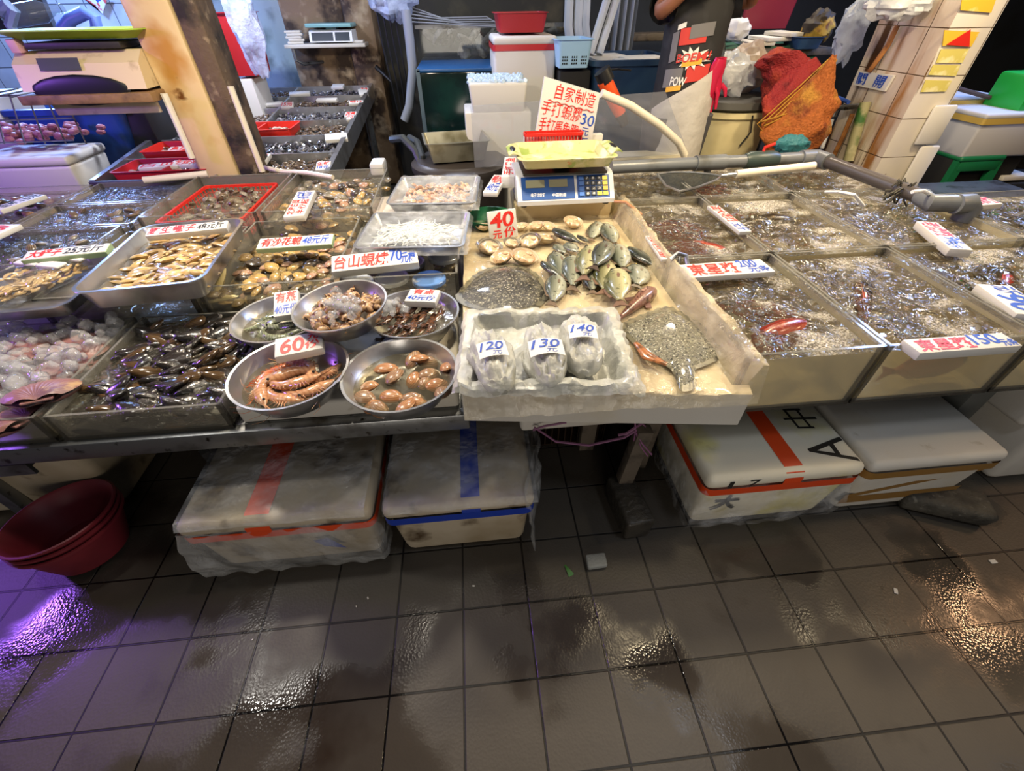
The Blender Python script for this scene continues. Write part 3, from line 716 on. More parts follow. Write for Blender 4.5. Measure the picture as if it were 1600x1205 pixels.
# mussels
MU = [mat('mussel_black', '#2b2622', .16, spots=[('#5a4a34', 9, .58, .75), ('#b9b6ae', 12, .66, .70)], coat=.8, bump=(60, .5, .006)), mat('mussel_brown', '#4a3724', .16, spots=[('#1d1814', 8, .5, .66)], wave=(40, 3, '#58442a', 'BANDS', 'Y'), coat=.8),
      mat('mussel_worn', '#2a2724', .18, spots=[('#c9c6bd', 9, .56, .62)], coat=.8, bump=(60, .5, .006))]
MUM = [mussel_mesh(.135, m) for m in (MU[0], MU[0], MU[0], MU[1], MU[2], MU[2])]
heap('pen_mussel', 'mussel', 'dark glossy mussel in the crowded front tank on the rail', 'dark mussels in the front tank', MUM, 240, spread(-1.115, -.735, .91, 1.33, .532, 240, .042, .010), (.5, .9), .55, 1.6, -.5)
for k, px in enumerate((160, 225, 300)):
    o = solo('pen_mussel', MUM[3 if k == 2 else 4], None, ['mussel with a white worn beak pressed against the front glass, nearest the scallops', 'mussel with a white worn hinge in the middle of the front glass', 'big brown striped mussel against the front glass beside the foam slab'][k], 'mussel', 'mussels at the front glass', loc=B(px, 668 - k * 2, .905) , rot=(1.2, .1, .1), sharp=60)
    o.scale = (1.1, 1.1, 1.1)
# scallops on ice
SCM = scallop_mesh(.075, mat('scallop_shell', '#8a6058', .4, spots=[('#5d3f4c', 10, .5, .7), ('#b08e68', 20, .58, .7)], bump=(40, .3)))
sc = [(68, 612, .60, .5, -.25, .15, 'large pinkish scallop resting on ice nearest the front glass'), (20, 655, .56, 1.2, -.2, .1, 'scallop half hidden at the front left corner of the ice tank'), (125, 545, .575, 2.5, .1, -.1, 'scallop behind the ice, at the far right corner of its tank'),
      (45, 560, .565, .9, -.3, .3, 'scallop under ice in the middle of its tank'), (100, 575, .565, 1.8, .1, .1, 'scallop between ice lumps against the mussel tank'), (8, 600, .56, .3, -.1, 0, 'scallop at the left edge of the ice tank'), (60, 534, .58, 2, .2, .1, 'orange brown scallop at the back of the ice tank')]
for px, py, z, r, a1, a2, lb in sc: solo('scallop', SCM, None, lb, 'scallop', 'scallops on ice', loc=A(px, py, z), rot=(a1, a2, r), sharp=70)
ICE = clear('ice', (.98, .985, .99), .17, (.95, .95, .96), .04, 1.31, refl=3)
b = MB()
for k in range(420):
    x, y = RND.uniform(-1.64, -1.2), RND.uniform(.94, 1.33); s = RND.uniform(.010, .022)
    M = Matrix.Translation((x, y, .54 + RND.random() * .075)) @ Euler((RND.random() * 3, RND.random() * 3, 0)).to_matrix().to_4x4()
    b.box((-s, -s, -s * .8), (s, s, s * .8), s * .35, 1, M)
solo('crushed_ice', b, ICE, 'clear crushed ice heaped around the scallops in the front left tank', 'ice', kind='stuff')
# tanks further back
heap('grey_clam', 'clam', 'small grey clam in the red mesh basket behind the big steel pan', 'small clams in the red basket', clam_src('c', .045, .036, .022, CL_G), 110, spread(-1.37, -1.05, 2.05, 2.51, .620, 110, .03), tilt=.6)
heap('small_clam', 'clam', 'small brown clam under blue glints left of the red basket tank', 'small clams under blue glints', clam_src('c', .05, .038, .024, CL_G), 55, spread(-1.94, -1.50, 2.02, 2.25, .625, 55, .03), tilt=.6)
heap('small_clam', 'clam', 'small brown clam in the blue lit tank nearer the big pan', 'small clams in the blue lit tank', clam_src('c', .05, .038, .024, CL_G), 60, spread(-1.98, -1.54, 1.66, 1.94, .625, 60, .03), tilt=.6)
heap('small_clam', 'clam', 'clam in the left tank below the purple foam box', 'clams below the purple box', clam_src('c', .055, .042, .026, CL_G + CL_Y[2:3]), 70, spread(-2.50, -2.03, 2.05, 2.55, .625, 70, .04), tilt=.6)
heap('grey_clam', 'clam', 'grey clam in the tank at the far left edge', 'grey clams at the left edge', clam_src('c', .055, .042, .026, CL_G + CL_Y[2:3]), 45, spread(-2.58, -2.08, 1.50, 1.94, .625, 45, .04), tilt=.6)
heap('small_clam', 'clam', 'small clam in the back tank below the second stall', 'small clams in the back left tank', clam_src('c', .045, .036, .022, CL_G + CL_O), 50, spread(-1.94, -1.50, 2.32, 2.58, .60, 50, .04), tilt=.6)
# red mesh basket
def mesh_basket(label, p, w, d, h, m, rz=0, name='mesh_basket', flare=.03, bars=16, cat='basket'):
    t = thing(name, label, cat, p, rz)
    f = MB()
    for sx, sy in ((0, -1), (0, 1), (-1, 0), (1, 0)):
        ln = w if sx == 0 else d
        for k in range(bars + 1):
            q = (k / bars - .5)
            for z0 in ((0,) if True else ()):
                if sx == 0: f.box((q * w - .0022, sy * d / 2 - .002, 0), (q * w + .0022, sy * d / 2 + .002, h))
                else: f.box((sx * w / 2 - .002, q * d - .0022, 0), (sx * w / 2 + .002, q * d + .0022, h))
        for z in (0, h * .35, h * .65):
            if sx == 0: f.box((-w / 2, sy * d / 2 - .0025, z), (w / 2, sy * d / 2 + .0025, z + .004))
            else: f.box((sx * w / 2 - .0025, -d / 2, z), (sx * w / 2 + .0025, d / 2, z + .004))
    part('mesh_side', f, m, t)
    f = MB(); f.loft([[(x, y, z) for x, y in rrect(w + o, d + o, .02)] for o, z in ((-.002, h - .012), (.02, h - .012), (.02, h), (-.002, h), (-.002, h - .012))], cap=False); part('rim', f, m, t)
    f = MB(); f.box((-w / 2, -d / 2, 0), (w / 2, d / 2, .003)); part('base', f, m, t)
    return t
mesh_basket('red plastic mesh basket standing in the tank behind the big steel pan', (-1.21, 2.28, .575), .36, .50, .095, RED_P)

# steel pan of slender clams
def corner_pan(label, fl, fr, bl, z, h, name='steel_tray', r=.04, m=STEEL, flare=.02):
    P, Q, S = A(*fl, z), A(*fr, z), A(*bl, z); ux = Q - P; wd = ux.length; ux.normalize(); vy = Vector((-ux.y, ux.x, 0)); dp = (S - P).dot(vy)
    c = P + ux * wd / 2 + vy * dp / 2; rz = math.atan2(ux.y, ux.x)
    t = thing(name, label, 'tray', (c.x, c.y, z - h), rz); part('pan', tray_mesh(wd, dp, h, r, flare), m, t, sharp=50); return t, wd, dp, c, rz
t, wd, dp, c, rz = corner_pan('large deep steel pan heaped with slender tan clams', (106, 458), (312, 438), (232, 352), .735, .075, r=.05)
ux = Vector((math.cos(rz), math.sin(rz), 0)); vy = Vector((-ux.y, ux.x, 0))
SWM = [clam_mesh(.072, .024, .019, 14, 4).mesh('shell', mat('slender_' + n, a, .25, spots=[(b_, 16, .5, .7)], coat=.6)) for n, a, b_ in (('tan', '#c2a36c', '#94744a'), ('gold', '#cdb07a', '#a5834f'), ('drab', '#a89068', '#7a6242'))]
sp_ = spread(-wd / 2 + .045, wd / 2 - .045, -dp / 2 + .045, dp / 2 - .045, 0, 280, .026)
def spot(k):
    q = sp_(k); p = c + ux * q[0] + vy * q[1]; return (p.x, p.y, .672 + q[2])
heap('slender_clam', 'clam', 'slender tan clam heaped in the large steel pan with the 45 board', 'slender clams in the big steel pan', SWM, 280, spot, tilt=.4, rmax=1.3, r0=-.2)
f = MB(); f.prism(rrect(wd - .03, dp - .03, .04), 0, .002); o = part('water', f, clear('pan_water', (.93, .9, .82), .05, (.4, .35, .25), .04, 1.34, bump=(20, .4, .02)), t, kind='stuff'); o.location.z = .034

# tray with clear boxes at the left edge
t, wd, dp, c, rz = corner_pan('steel tray holding clear plastic boxes of little clams at the left edge', (-75, 492), (98, 478), (40, 400), .70, .05, r=.04)
BOXP = clear('clear_box', (.97, .97, .97), .04, (.7, .7, .7), .03, 1.45)
f0 = MB(); f0.box((-.045, -.11, 0), (.045, .11, .05), .008); bm_ = f0.mesh('shell', BOXP)
small = clam_mesh(.030, .013, .011, 8, 3).mesh('shell', SWM[0].materials[0])
for k, (px, py) in enumerate(((20, 448), (55, 452), (92, 440))):
    p = A(px, py, .665)
    t = thing('clear_box', ['clear plastic box of slender clams, the one cut by the left edge of the photo', 'clear plastic box of slender clams, middle of the three on the left tray', 'clear plastic box of slender clams nearest the large pan'][k], 'box', (p.x, p.y, .66), -.28, 'clear boxes of clams on the left tray')
    o = bpy.data.objects.new('shell', bm_); link(o, t)
    f = MB(); f.box((-.047, .07, .045), (.047, .112, .056), .006); part('cap', f, FOAM_CLEAN, t)
    f = MB()
    for i in range(90):
        M = Matrix.Translation((RND.uniform(-.034, .034), RND.uniform(-.095, .085), RND.uniform(.010, .040))) @ Euler((RND.uniform(-.4, .4), RND.uniform(-.4, .4), RND.uniform(.8, 2.2))).to_matrix().to_4x4()
        f.ell((0, 0, 0), .017, .006, .005, 7, 4, M)
    part('packed_clams', f, SWM[1].materials[0], t, kind='stuff')

# jars
def jar(label, px, py, z0, R, h, lidm, shift=0):
    p = A(px, py, z0 + h); t = thing('jar', label, 'jar', (p.x, p.y, z0), 0, 'lidded jars in the glass tank')
    part('glass_body', MB().lathe([(R * .9, 0), (R, .008), (R, h - .022), (R * .93, h - .014)], 32), clear('jar_plastic', (.96, .97, .96), .04, (.6, .6, .6), .03, 1.45), t)
    part('lid', MB().lathe([(R * .99, h - .016), (R * 1.03, h - .015), (R * 1.03, h - .003), (R * .98, h), (R * .90, h - .002), (R * .86, h - .004), (.0, h - .004)], 36), lidm, t)
    f = MB()
    for i in range(60):
        a = RND.random() * 6.28; q = R * .8 * math.sqrt(RND.random()); f.ell((q * math.cos(a), q * math.sin(a), RND.uniform(.01, h - .03)), .015, .011, .009, 7, 5)
    part('packed_meat', f, mat('pickled_meat', '#9a8560', .3, spots=[('#4c4030', 20, .5, .65)], coat=.5), t, kind='stuff')
JL = mat('jar_lid', '#b4b8bc', .32, .35)
JB = mat('jar_lid_blue', '#6f9fe8', .25, spots=[('#e8eef8', 16, .55, .62)])
for a in (('jar with a grey lid standing at the back right of the jar tank', 693, 398, .54, .060, .10, JL), ('jar with a bright blue and white lid beside the fish slab', 670, 434, .54, .060, .09, JB), ('jar with a plain steel lid in the middle of the jar tank', 612, 432, .54, .060, .09, JL),
          ('jar with a steel lid half under the long 70 board, behind the snail bowl', 558, 440, .54, .058, .085, JL), ('jar hidden under the right end of the 70 board', 640, 408, .54, .058, .085, JL), ('jar hidden under the middle of the 70 board', 588, 412, .54, .058, .085, JL)): jar(*a)

# wrapped trays
def film_over(t, wd, dp, h, seed, amp=.010, m=None, over=.022):
    def fn(u, v):
        x, y = (u - .5) * (wd + 2 * over), (v - .5) * (dp + 2 * over); e = max(abs(x) - wd / 2, abs(y) - dp / 2)
        z = h + .004 - (.010 if e < -.02 else 0) - max(0, e) * 1.5
        k = 1 if e < 0 else .55
        return (x * (1 if e < 0 else .985), y * (1 if e < 0 else .985), z)
    part('film_wrap', wrinkled(44, 30, fn, amp, 14, seed), m or FILM, t, sharp=30)
t, wd, dp, c, rz = corner_pan('steel tray of white whitebait wrapped in clear film', (553, 386), (722, 384), (575, 333), .735, .05, r=.02)
b = MB()
for k in range(260):
    x, y = RND.gauss(0, wd * .19), RND.gauss(-.01, dp * .17)
    if abs(x) > wd * .42 or abs(y) > dp * .38: continue
    a = RND.random() * 6.28; l = RND.uniform(.03, .055); z = .012 + .028 * max(0, 1 - (x / (wd * .42)) ** 2) * max(0, 1 - (y / (dp * .4)) ** 2) + RND.random() * .008
    q = RND.uniform(-.8, .8)
    b.tube([(x + l * math.cos(a + q * s) * s, y + l * math.sin(a + q * s) * s, z + .004 * math.sin(s * 5)) for s in (-1, -.5, 0, .5, 1)], [.0012, .0030, .0034, .0030, .0012], 5)
part('whitebait', b, mat('whitebait', '#cdd0ca', .35, coat=.2), t, kind='stuff'); film_over(t, wd, dp, .05, 3, .007, FILM)
t, wd, dp, c, rz = corner_pan('steel tray of peach shelled clam meat under crumpled clear film', (605, 318), (742, 316), (618, 277), .76, .05, r=.02)
b = MB()
for k in range(170):
    x, y = RND.uniform(-.38, .38) * wd, RND.uniform(-.36, .36) * dp
    M = Matrix.Translation((x, y, .014 + .02 * RND.random())) @ Euler((RND.random(), RND.random(), RND.random() * 6)).to_matrix().to_4x4(); s = RND.uniform(.7, 1.2)
    b.ell((0, 0, 0), .016 * s, .011 * s, .008 * s, 8, 5, M)
part('clam_meat', b, mat('peach_meat', '#b8875f', .3, spots=[('#cdb48c', 30, .5, .65), ('#b0663c', 40, .62, .7)], coat=.5), t, kind='stuff'); film_over(t, wd, dp, .05, 8, .008, FILM)
# supports that lift those trays
foam_box('low foam slab under the wrapped whitebait tray', -.46, -.08, 1.90, 2.30, .13, lid=False, m=FOAM_DIRTY, z=.53, name='foam_slab', cat='foam slab')
foam_box('foam slab under the wrapped clam meat tray', -.40, -.07, 2.31, 2.66, .15, lid=False, m=FOAM_DIRTY, z=.5, name='foam_slab', cat='foam slab')

# foam slab and steel bowls in front
foam_box('wide white foam slab on the counter under the steel bowls', -.685, -.075, .89, 1.38, .062, lid=False, m=FOAM, z=.501, name='foam_slab', cat='foam slab', taper=0, r=.012, lip=0)
def bowl(label, px, py, zr, R, h, tilt=(0, 0), wl=.52, wm=True):
    p = A(px, py, zr); t = thing('steel_bowl', label, 'bowl', (p.x, p.y, zr - h), 0, 'steel bowls at the front', rot=(tilt[0], tilt[1], 0))
    part('bowl_shell', bowl_mesh(R, h), STEEL, t, sharp=50)
    if wm:
        f = MB(); f.lathe([(0, 0), (R * .84, 0)], 40); f.closed = False; o = part('water', f, clear('bowl_water', (.92, .90, .84), .10, (.40, .36, .27), .04, 1.34, bump=(22, .25, .012)), t, kind='stuff'); o.location.z = h * wl
    return t, Vector((p.x, p.y, zr - h))
bw1, c1 = bowl('steel bowl of big red prawns with the 60 board, nearest the mussels', 452, 578, .640, .157, .075)
bw2, c2 = bowl('steel bowl of orange brown clams in water, at the front beside the fish slab', 625, 581, .635, .157, .075)
bw3, c3 = bowl('steel bowl of grey green prawns in water with a 40 board, behind the red prawns', 436, 494, .640, .145, .07)
bw4, c4 = bowl('steel bowl of dark striped prawns with a 40 board, next to the wrapped tray', 646, 487, .640, .147, .07)
bw5, c5 = bowl('steel bowl of spotted sea snails and ice, perched on the other bowls', 533, 474, .712, .140, .07, (.03, -.05), wm=False)
# clams in the front bowl
CO = clam_src('c', .066, .047, .028, CL_O)
cl = [(1055, 525), (1175, 490), (1265, 470), (1320, 465), (1390, 540), (1290, 550), (970, 628), (1060, 600), (1175, 615), (1255, 618), (1345, 610), (955, 688), (1105, 680), (1195, 695), (1240, 720), (1355, 690), (990, 735), (1050, 760), (1140, 778)]
for k, (x, y) in enumerate(cl):
    p = A(340 + x / 4, 440 + y / 4, .595); o = solo('orange_clam', CO[k % 2], None, 'orange brown clam lying in the front right steel bowl', 'clam', 'orange clams in the front bowl', loc=p, rot=(RND.uniform(-.4, .3), RND.uniform(-.3, .3), RND.uniform(-.9, 1.4)), sharp=60)
    s = RND.uniform(.9, 1.1); o.scale = (s, s, s)
# prawns
PR = shrimp_meshes('red_prawn', .17, '#c4936c', '#b07c58', '#8a4a34', 2.0)
PRr = shrimp_meshes('scarlet_prawn', .17, '#cf6238', '#dd8c60', '#a83a20', 2.0)
PG = shrimp_meshes('green_prawn', .13, '#8f9476', '#6b7058', '#5a5f4c', 1.4)
PT_ = shrimp_meshes('tiger_prawn', .13, '#33241d', '#73492e', '#4b2c1c', 1.3)
def ctr(ms, c, dx, dy, dz, r, s):
    vs = ms[0][1].vertices; n = len(vs); mx = sum(v.co.x for v in vs) / n * s; my = sum(v.co.y for v in vs) / n * s
    return c + Vector((dx * .9 - mx * math.cos(r) + my * math.sin(r), dy * .9 - mx * math.sin(r) - my * math.cos(r), dz))
NM = ['scarlet prawn curled against the left wall of the front bowl', 'orange prawn curled along the near wall of the front bowl', 'pale prawn at the right of the front bowl, by the clam bowl', 'prawn at the back of the front bowl under the 60 board', 'whiskery prawn in the middle of the front bowl', 'brownish prawn lying on top in the middle of the front bowl', 'prawn at the near right wall of the front bowl', 'prawn at the near left wall of the front bowl']
for k, (an, rd, s, dz) in enumerate(((3.0, .085, 1.15, .036), (4.5, .075, 1.1, .036), (.2, .080, 1.1, .036), (1.6, .075, 1.1, .036), (2.3, .025, 1.1, .048), (5.2, .03, 1.1, .052), (5.6, .085, 1.05, .040), (3.7, .09, 1.05, .042))):
    dx, dy = rd * math.cos(an), rd * math.sin(an); r = an + PI / 2 + RND.uniform(-.25, .25)
    if k == 2: r = 1.0
    fish_thing('prawn', PRr if k == 0 else PR, NM[k], 'prawn', ctr(PR, c1, dx, dy, dz, r, s), r, s, 'red prawns in the front bowl', RND.uniform(-.25, .25))
for k, (an, rd, s, dz) in enumerate(((3.0, .08, 1.1, .034), (3.9, .07, 1.0, .034), (4.8, .08, 1.0, .036), (5.7, .075, 1.0, .036), (.4, .08, 1.0, .036), (1.3, .07, 1.0, .036), (2.2, .075, 1.0, .036), (2.6, .02, 1.05, .048), (5.0, .03, 1.0, .048))):
    r = an + PI / 2 + RND.uniform(-.3, .3)
    if k == 0: r = .9
    fish_thing('prawn', PG, 'grey green prawn in the bowl behind the red prawns' if k else 'pale green striped prawn at the left side of the bowl behind the red prawns', 'prawn', ctr(PG, c3, rd * math.cos(an), rd * math.sin(an), dz, r, s), r, s, 'grey prawns in the back left bowl' if k else None, RND.uniform(-.3, .3))
for k in range(20):
    dx, dy = (k % 7 - 3) * .030, (k // 7 - 1) * .05; r = 1.6 + RND.uniform(-.2, .2)
    if abs(dx) > .08 and abs(dy) > .03: dx *= .7
    fish_thing('prawn', PT_, 'dark striped prawn packed in the bowl beside the wrapped tray', 'prawn', ctr(PT_, c4, dx, dy, .032 + .012 * (k % 2) + .008 * (k // 7), r, .85), r, .85, 'dark prawns in the back right bowl', RND.uniform(-.3, .3))
# snails and ice
SNM = snail_mesh(.024, mat('snail_shell', '#b8936a', .35, spots=[('#5a3418', 75, .50, .56)], coat=.4))
for k in range(30):
    a = k * 2.399; q = .108 * math.sqrt((k + .5) / 30)
    solo('sea_snail', SNM, None, 'brown spotted sea snail in the raised steel bowl', 'snail', 'spotted snails in the raised bowl', loc=c5 + Vector((q * math.cos(a), q * math.sin(a), .026 + (.018 if k < 14 else .004) + RND.random() * .008)), rot=(RND.uniform(.9, 2.0), RND.uniform(-.6, .6), RND.random() * 6.28), sharp=60)
b = MB()
for k in range(34):
    x, y = c5.x + RND.gauss(0, .032), c5.y - .02 + RND.gauss(0, .035); s = RND.uniform(.007, .014)
    b.box((-s, -s, -s), (s, s, s), s * .35, 1, Matrix.Translation((x, y, c5.z + .066 + RND.random() * .014)) @ Euler((RND.random() * 3, RND.random() * 3, 0)).to_matrix().to_4x4())
solo('crushed_ice', b, ICE, 'clear ice lumps on top of the spotted snails in the raised bowl', 'ice', kind='stuff')
b = MB()
for k in range(16):
    x, y = c4.x - .06 + RND.gauss(0, .022), c4.y + .04 + RND.gauss(0, .02); s = RND.uniform(.008, .015)
    b.box((-s, -s, -s), (s, s, s), s * .35, 1, Matrix.Translation((x, y, c4.z + .060 + RND.random() * .012)) @ Euler((RND.random() * 3, RND.random() * 3, 0)).to_matrix().to_4x4())
solo('crushed_ice', b, ICE, 'ice lumps beside the dark striped prawns', 'ice', kind='stuff')

# ------------------------------------------------------------------ price boards on the left
R_, B_, K_ = RED_TXT, BLUE_TXT, BLACK_TXT
foam_sign('white foam board reading 60 in large red figures, on the red prawn bowl', (427, 556), (504, 541), (432, 530), .672, .026, [('60', (.12, .08, .62, .85), R_), ('元', (.68, .58, .92, .95), R_), ('份', (.62, .12, .95, .55), R_)], tilt=.10)
foam_sign('white foam board with red and blue writing on the grey prawn bowl', (424, 488), (464, 482), (434, 460), .675, .026, [('有蒸', (.08, .52, .92, .95), R_), ('40元份', (.05, .06, .95, .45), B_)], tilt=.25)
foam_sign('white foam board with red and blue writing on the dark prawn bowl', (631, 470), (680, 472), (643, 451), .665, .024, [('有点', (.15, .55, .85, .96), R_), ('40元份', (.05, .08, .95, .5), B_)])
foam_sign('long white foam board priced 70 over the jars', (516, 418), (653, 403), (521, 402), .715, .032, [('台山蜆燒', (.03, .1, .66, .92), R_), ('70', (.67, .25, .82, .98), B_), ('元樽', (.80, .05, .97, .8), B_)], tilt=.30)
foam_sign('green edged foam board priced 48 on the yellow clam tank', (399, 386), (517, 378), (406, 374), .705, .022, [('有沙花蜆', (.05, .1, .58, .92), R_), ('48元斤', (.60, .1, .95, .92), B_)], edge=FOAM_GREEN, tilt=.15)
foam_sign('white foam board priced 45 laid lengthwise at the back row clam tank', (475, 336), (493, 297), (446, 331), .735, .026, [('北海白貝', (.05, .52, .62, .95), R_), ('半份起', (.05, .08, .62, .48), R_), ('45元份', (.64, .1, .97, .9), B_)])
foam_sign('white foam board priced 45 on the back rim of the large pan', (225, 366), (353, 353), (236, 357), .758, .024, [('野生蟶子', (.03, .1, .60, .92), R_), ('48元斤', (.62, .1, .96, .92), K_)], tilt=.2)
foam_sign('green edged foam board behind the clear boxes', (31, 404), (163, 390), (49, 393), .735, .024, [('大蛏子', (.05, .1, .45, .92), R_), ('25元斤', (.48, .1, .95, .92), K_)], edge=FOAM_GREEN, tilt=.15)
foam_sign('foam board with purple tinted lettering at the left edge, nearer of two', (-30, 378), (33, 350), (-40, 362), .72, .02, [('花螺60', (.1, .1, .9, .9), R_)])
foam_sign('foam board under the purple foam box, farther of two at the left edge', (0, 328), (72, 304), (-5, 322), .72, .02, [('生蚝15元', (.1, .1, .95, .9), K_)])
# ------------------------------------------------------------------ fish slab in the middle
Z3 = lambda x, y: (700 + x / 3.544, 300 + y / 3.544)
SLAB_Z = .622
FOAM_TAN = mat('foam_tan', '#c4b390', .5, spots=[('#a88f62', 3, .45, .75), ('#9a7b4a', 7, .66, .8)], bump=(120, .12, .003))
quad = [(-.062, .835), (.69, .738), (.70, .775), (.655, .78), (.66, 1.30), (.665, 1.95), (-.035, 1.95), (-.05, 1.3)]
t = thing('foam_slab', 'thick tan stained foam slab carrying the fish in the centre of the stall', 'foam slab', (0, 0, .503))
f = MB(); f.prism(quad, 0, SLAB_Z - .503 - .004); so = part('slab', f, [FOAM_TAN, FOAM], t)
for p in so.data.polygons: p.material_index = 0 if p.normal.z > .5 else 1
# the clear sheet over the slab, hanging over its front and right edges
def sheet_fn(u, v):
    y = .69 + (1.98 - .69) * v; xl = -.058 + .02 * v; xr = .698 + .008 * math.sin(v * 9)
    x = xl + (xr - xl) * u; z = SLAB_Z + .002
    yf = .832 - .097 * (x + .06) / .75
    if y < yf: z -= (yf - y) * .55; y = yf - .006 - (yf - y) * .22
    elif x > .650: q = min(1, (x - .650) / .035); z += .086 * q * q * (3 - 2 * q)
    return (x, y, z)
sh = wrinkled(90, 100, sheet_fn, .010, 8, 2)
solo('plastic_sheet', sh, FILM_TAN, 'wet clear plastic sheet crumpled over the fish slab, hanging over its front edge', 'plastic sheet', sharp=30)
foam_box('white foam box tied with pink string right under the fish slab', .085, .545, .875, 1.25, .135, lid=False, m=FOAM, z=.365, r=.015, taper=.012)
foam_box('white foam block wedged under the right front corner of the fish slab, against the tank', .40, .60, .865, 1.05, .10, lid=False, m=FOAM_CLEAN, z=.40, r=.012, name='foam_block', cat='foam block')
f = MB(); b0 = B(940, 655, .868)
for pts in ([B(835, 668, .872), B(868, 690, .868), B(920, 696, .866), B(975, 684, .864), B(995, 672, .864)], [B(992, 655, .866), B(993, 672, .862), B(990, 692, .866)], [B(993, 668, .862), B(978, 678, .858), B(966, 680, .86)], [B(993, 668, .862), B(1003, 662, .86), B(1008, 666, .86)], [B(994, 676, .862), B(1004, 694, .85), B(1018, 710, .846)], [B(994, 676, .862), B(1001, 697, .852), B(1012, 712, .85)], [B(833, 672, .872), B(850, 666, .87), B(885, 660, .87)]):
    f.tube(pts, .005, 6, flat=.5)
solo('pink_string', f, mat('pink_string', '#a06a92', .5, film=.2), 'purple pink raffia string knotted round the foam box under the fish slab', 'string')

# fish
FS = fish_meshes('silver_fish', .19, .074, .036, '#474c40', '#a6a793', '#6b5a4a', '#3a3e36')
FD = fish_meshes('dark_fish', .19, .066, .036, '#2b2e29', '#6f7263', '#4a3d35', '#20231f')
FG = fish_meshes('golden_fish', .19, .076, .036, '#565838', '#b5af86', '#6f5442', '#46472f')
FR_ = fish_meshes('round_fish', .15, .084, .034, '#555a50', '#adae9d', '#746a5c', '#444840')
fl = [(FD, (580, 205), (750, 295), .03, 0, 'dark long fish lying across the top of the fish group, beside the open clams'), (FS, (835, 170), (785, 275), 0, 0, 'pale fish at the very back of the fish group, below the price scale'), (FS, (868, 185), (938, 295), .012, 0, 'grey fish at the back right of the group, head toward the scale'),
      (FR_, (595, 290), (660, 350), 0, .5, 'small plump silver fish between the open clams and the fish group'), (FR_, (650, 285), (730, 340), .012, .5, 'second small plump silver fish beside the open clams'),
      (FS, (590, 330), (660, 530), 0, 0, 'silver grey fish at the left of the group, tail toward the wrapped tray'), (FD, (515, 390), (640, 480), .018, 0, 'short dark backed fish at the far left of the group, above the flounder'), (FS, (690, 360), (690, 545), .008, 0, 'slim silver fish in the left middle of the group, pointing at the scale'),
      (FG, (800, 265), (728, 560), .036, 0, 'largest fish of the group, lying on top in its centre with a reddish tail'), (FD, (890, 270), (795, 450), .050, 0, 'dark fish lying on top of the largest fish'), (FS, (935, 290), (975, 450), .022, 0, 'pale bellied fish right of the dark one, head toward the scale'),
      (FD, (995, 310), (1170, 425), .004, 0, 'dark fish lying apart at the right edge of the slab'), (FR_, (1055, 405), (1042, 540), .004, 0, 'round silver fish lying apart at the right, below the dark one'), (FG, (872, 380), (862, 575), .016, 0, 'golden fish in the front middle of the group with an orange tail'),
      (FG, (925, 415), (955, 660), .030, 0, 'golden fish lying nearest the brown gurnard, brownish tail'), (FS, (790, 420), (800, 570), .006, 0, 'grey fish in the front middle, tail by the wrapped packages'), (FS, (608, 460), (575, 640), .012, 0, 'bright silver fish half hidden behind the wrapped tray'),
      (FD, (715, 240), (790, 285), .012, 0, 'small dark fish half under the long dark one'), (FG, (905, 385), (985, 440), .008, 0, 'fish mostly buried in the middle right of the group')]
for ms, h, tl, dz, sh_, lb in fl:
    P, Q = A(*Z3(*h), SLAB_Z + .014 + dz), A(*Z3(*tl), SLAB_Z + .014 + dz); d = P - Q
    L = d.length / 1.10; base = .15 if ms is FR_ else .19
    s = max(.45, min(1.25, L / base)); c = Q + d * .56
    fish_thing('fish', ms, lb, 'fish', c, math.atan2(d.y, d.x), s, 'small fish on the slab', RND.uniform(-.22, .22), RND.uniform(-.05, .05))
# brown gurnard
P, Q = A(*Z3(1140, 530), SLAB_Z + .022), A(*Z3(935, 718), SLAB_Z + .012); d = P - Q; L = d.length
t = thing('gurnard', 'slim reddish brown rockfish lying alone above the speckled flounder', 'fish', Q + d * .5, math.atan2(d.y, d.x))
b = MB(); rings = []
for x, wy, wz in ((.5, .025, .02), (.46, .12, .08), (.38, .17, .13), (.25, .19, .14), (.1, .16, .13), (-.08, .12, .10), (-.25, .08, .07), (-.38, .05, .05), (-.46, .045, .03), (-.5, .055, .012)):
    rings.append([(x * L, wy * L * .62 * math.sin(2 * PI * j / 12), wz * L * .7 * math.cos(2 * PI * j / 12) + .0) for j in range(12)])
b.loft(rings); part('body', b, mat('gurnard_skin', '#7d5648', .3, spots=[('#4c332c', 45, .5, .65), ('#a98474', 30, .6, .7)], coat=.5, bump=(90, .3, .003)), t, sharp=60)
f = MB()
for k in range(9): x = .30 - k * .065; f.tube([(x * L, 0, .06 * L), (x * L - .03 * L, .012 * L, .15 * L - .008 * k * L)], [.006 * L, .001 * L], 4)
for sg in (-1, 1): f.prism([(.22 * L, sg * .08 * L), (.05 * L, sg * .20 * L), (.0, sg * .14 * L), (.1 * L, sg * .07 * L)][::sg], -.004, -.002)
part('spiny_fins', f, mat('gurnard_fin', '#6a463c', .4), t)
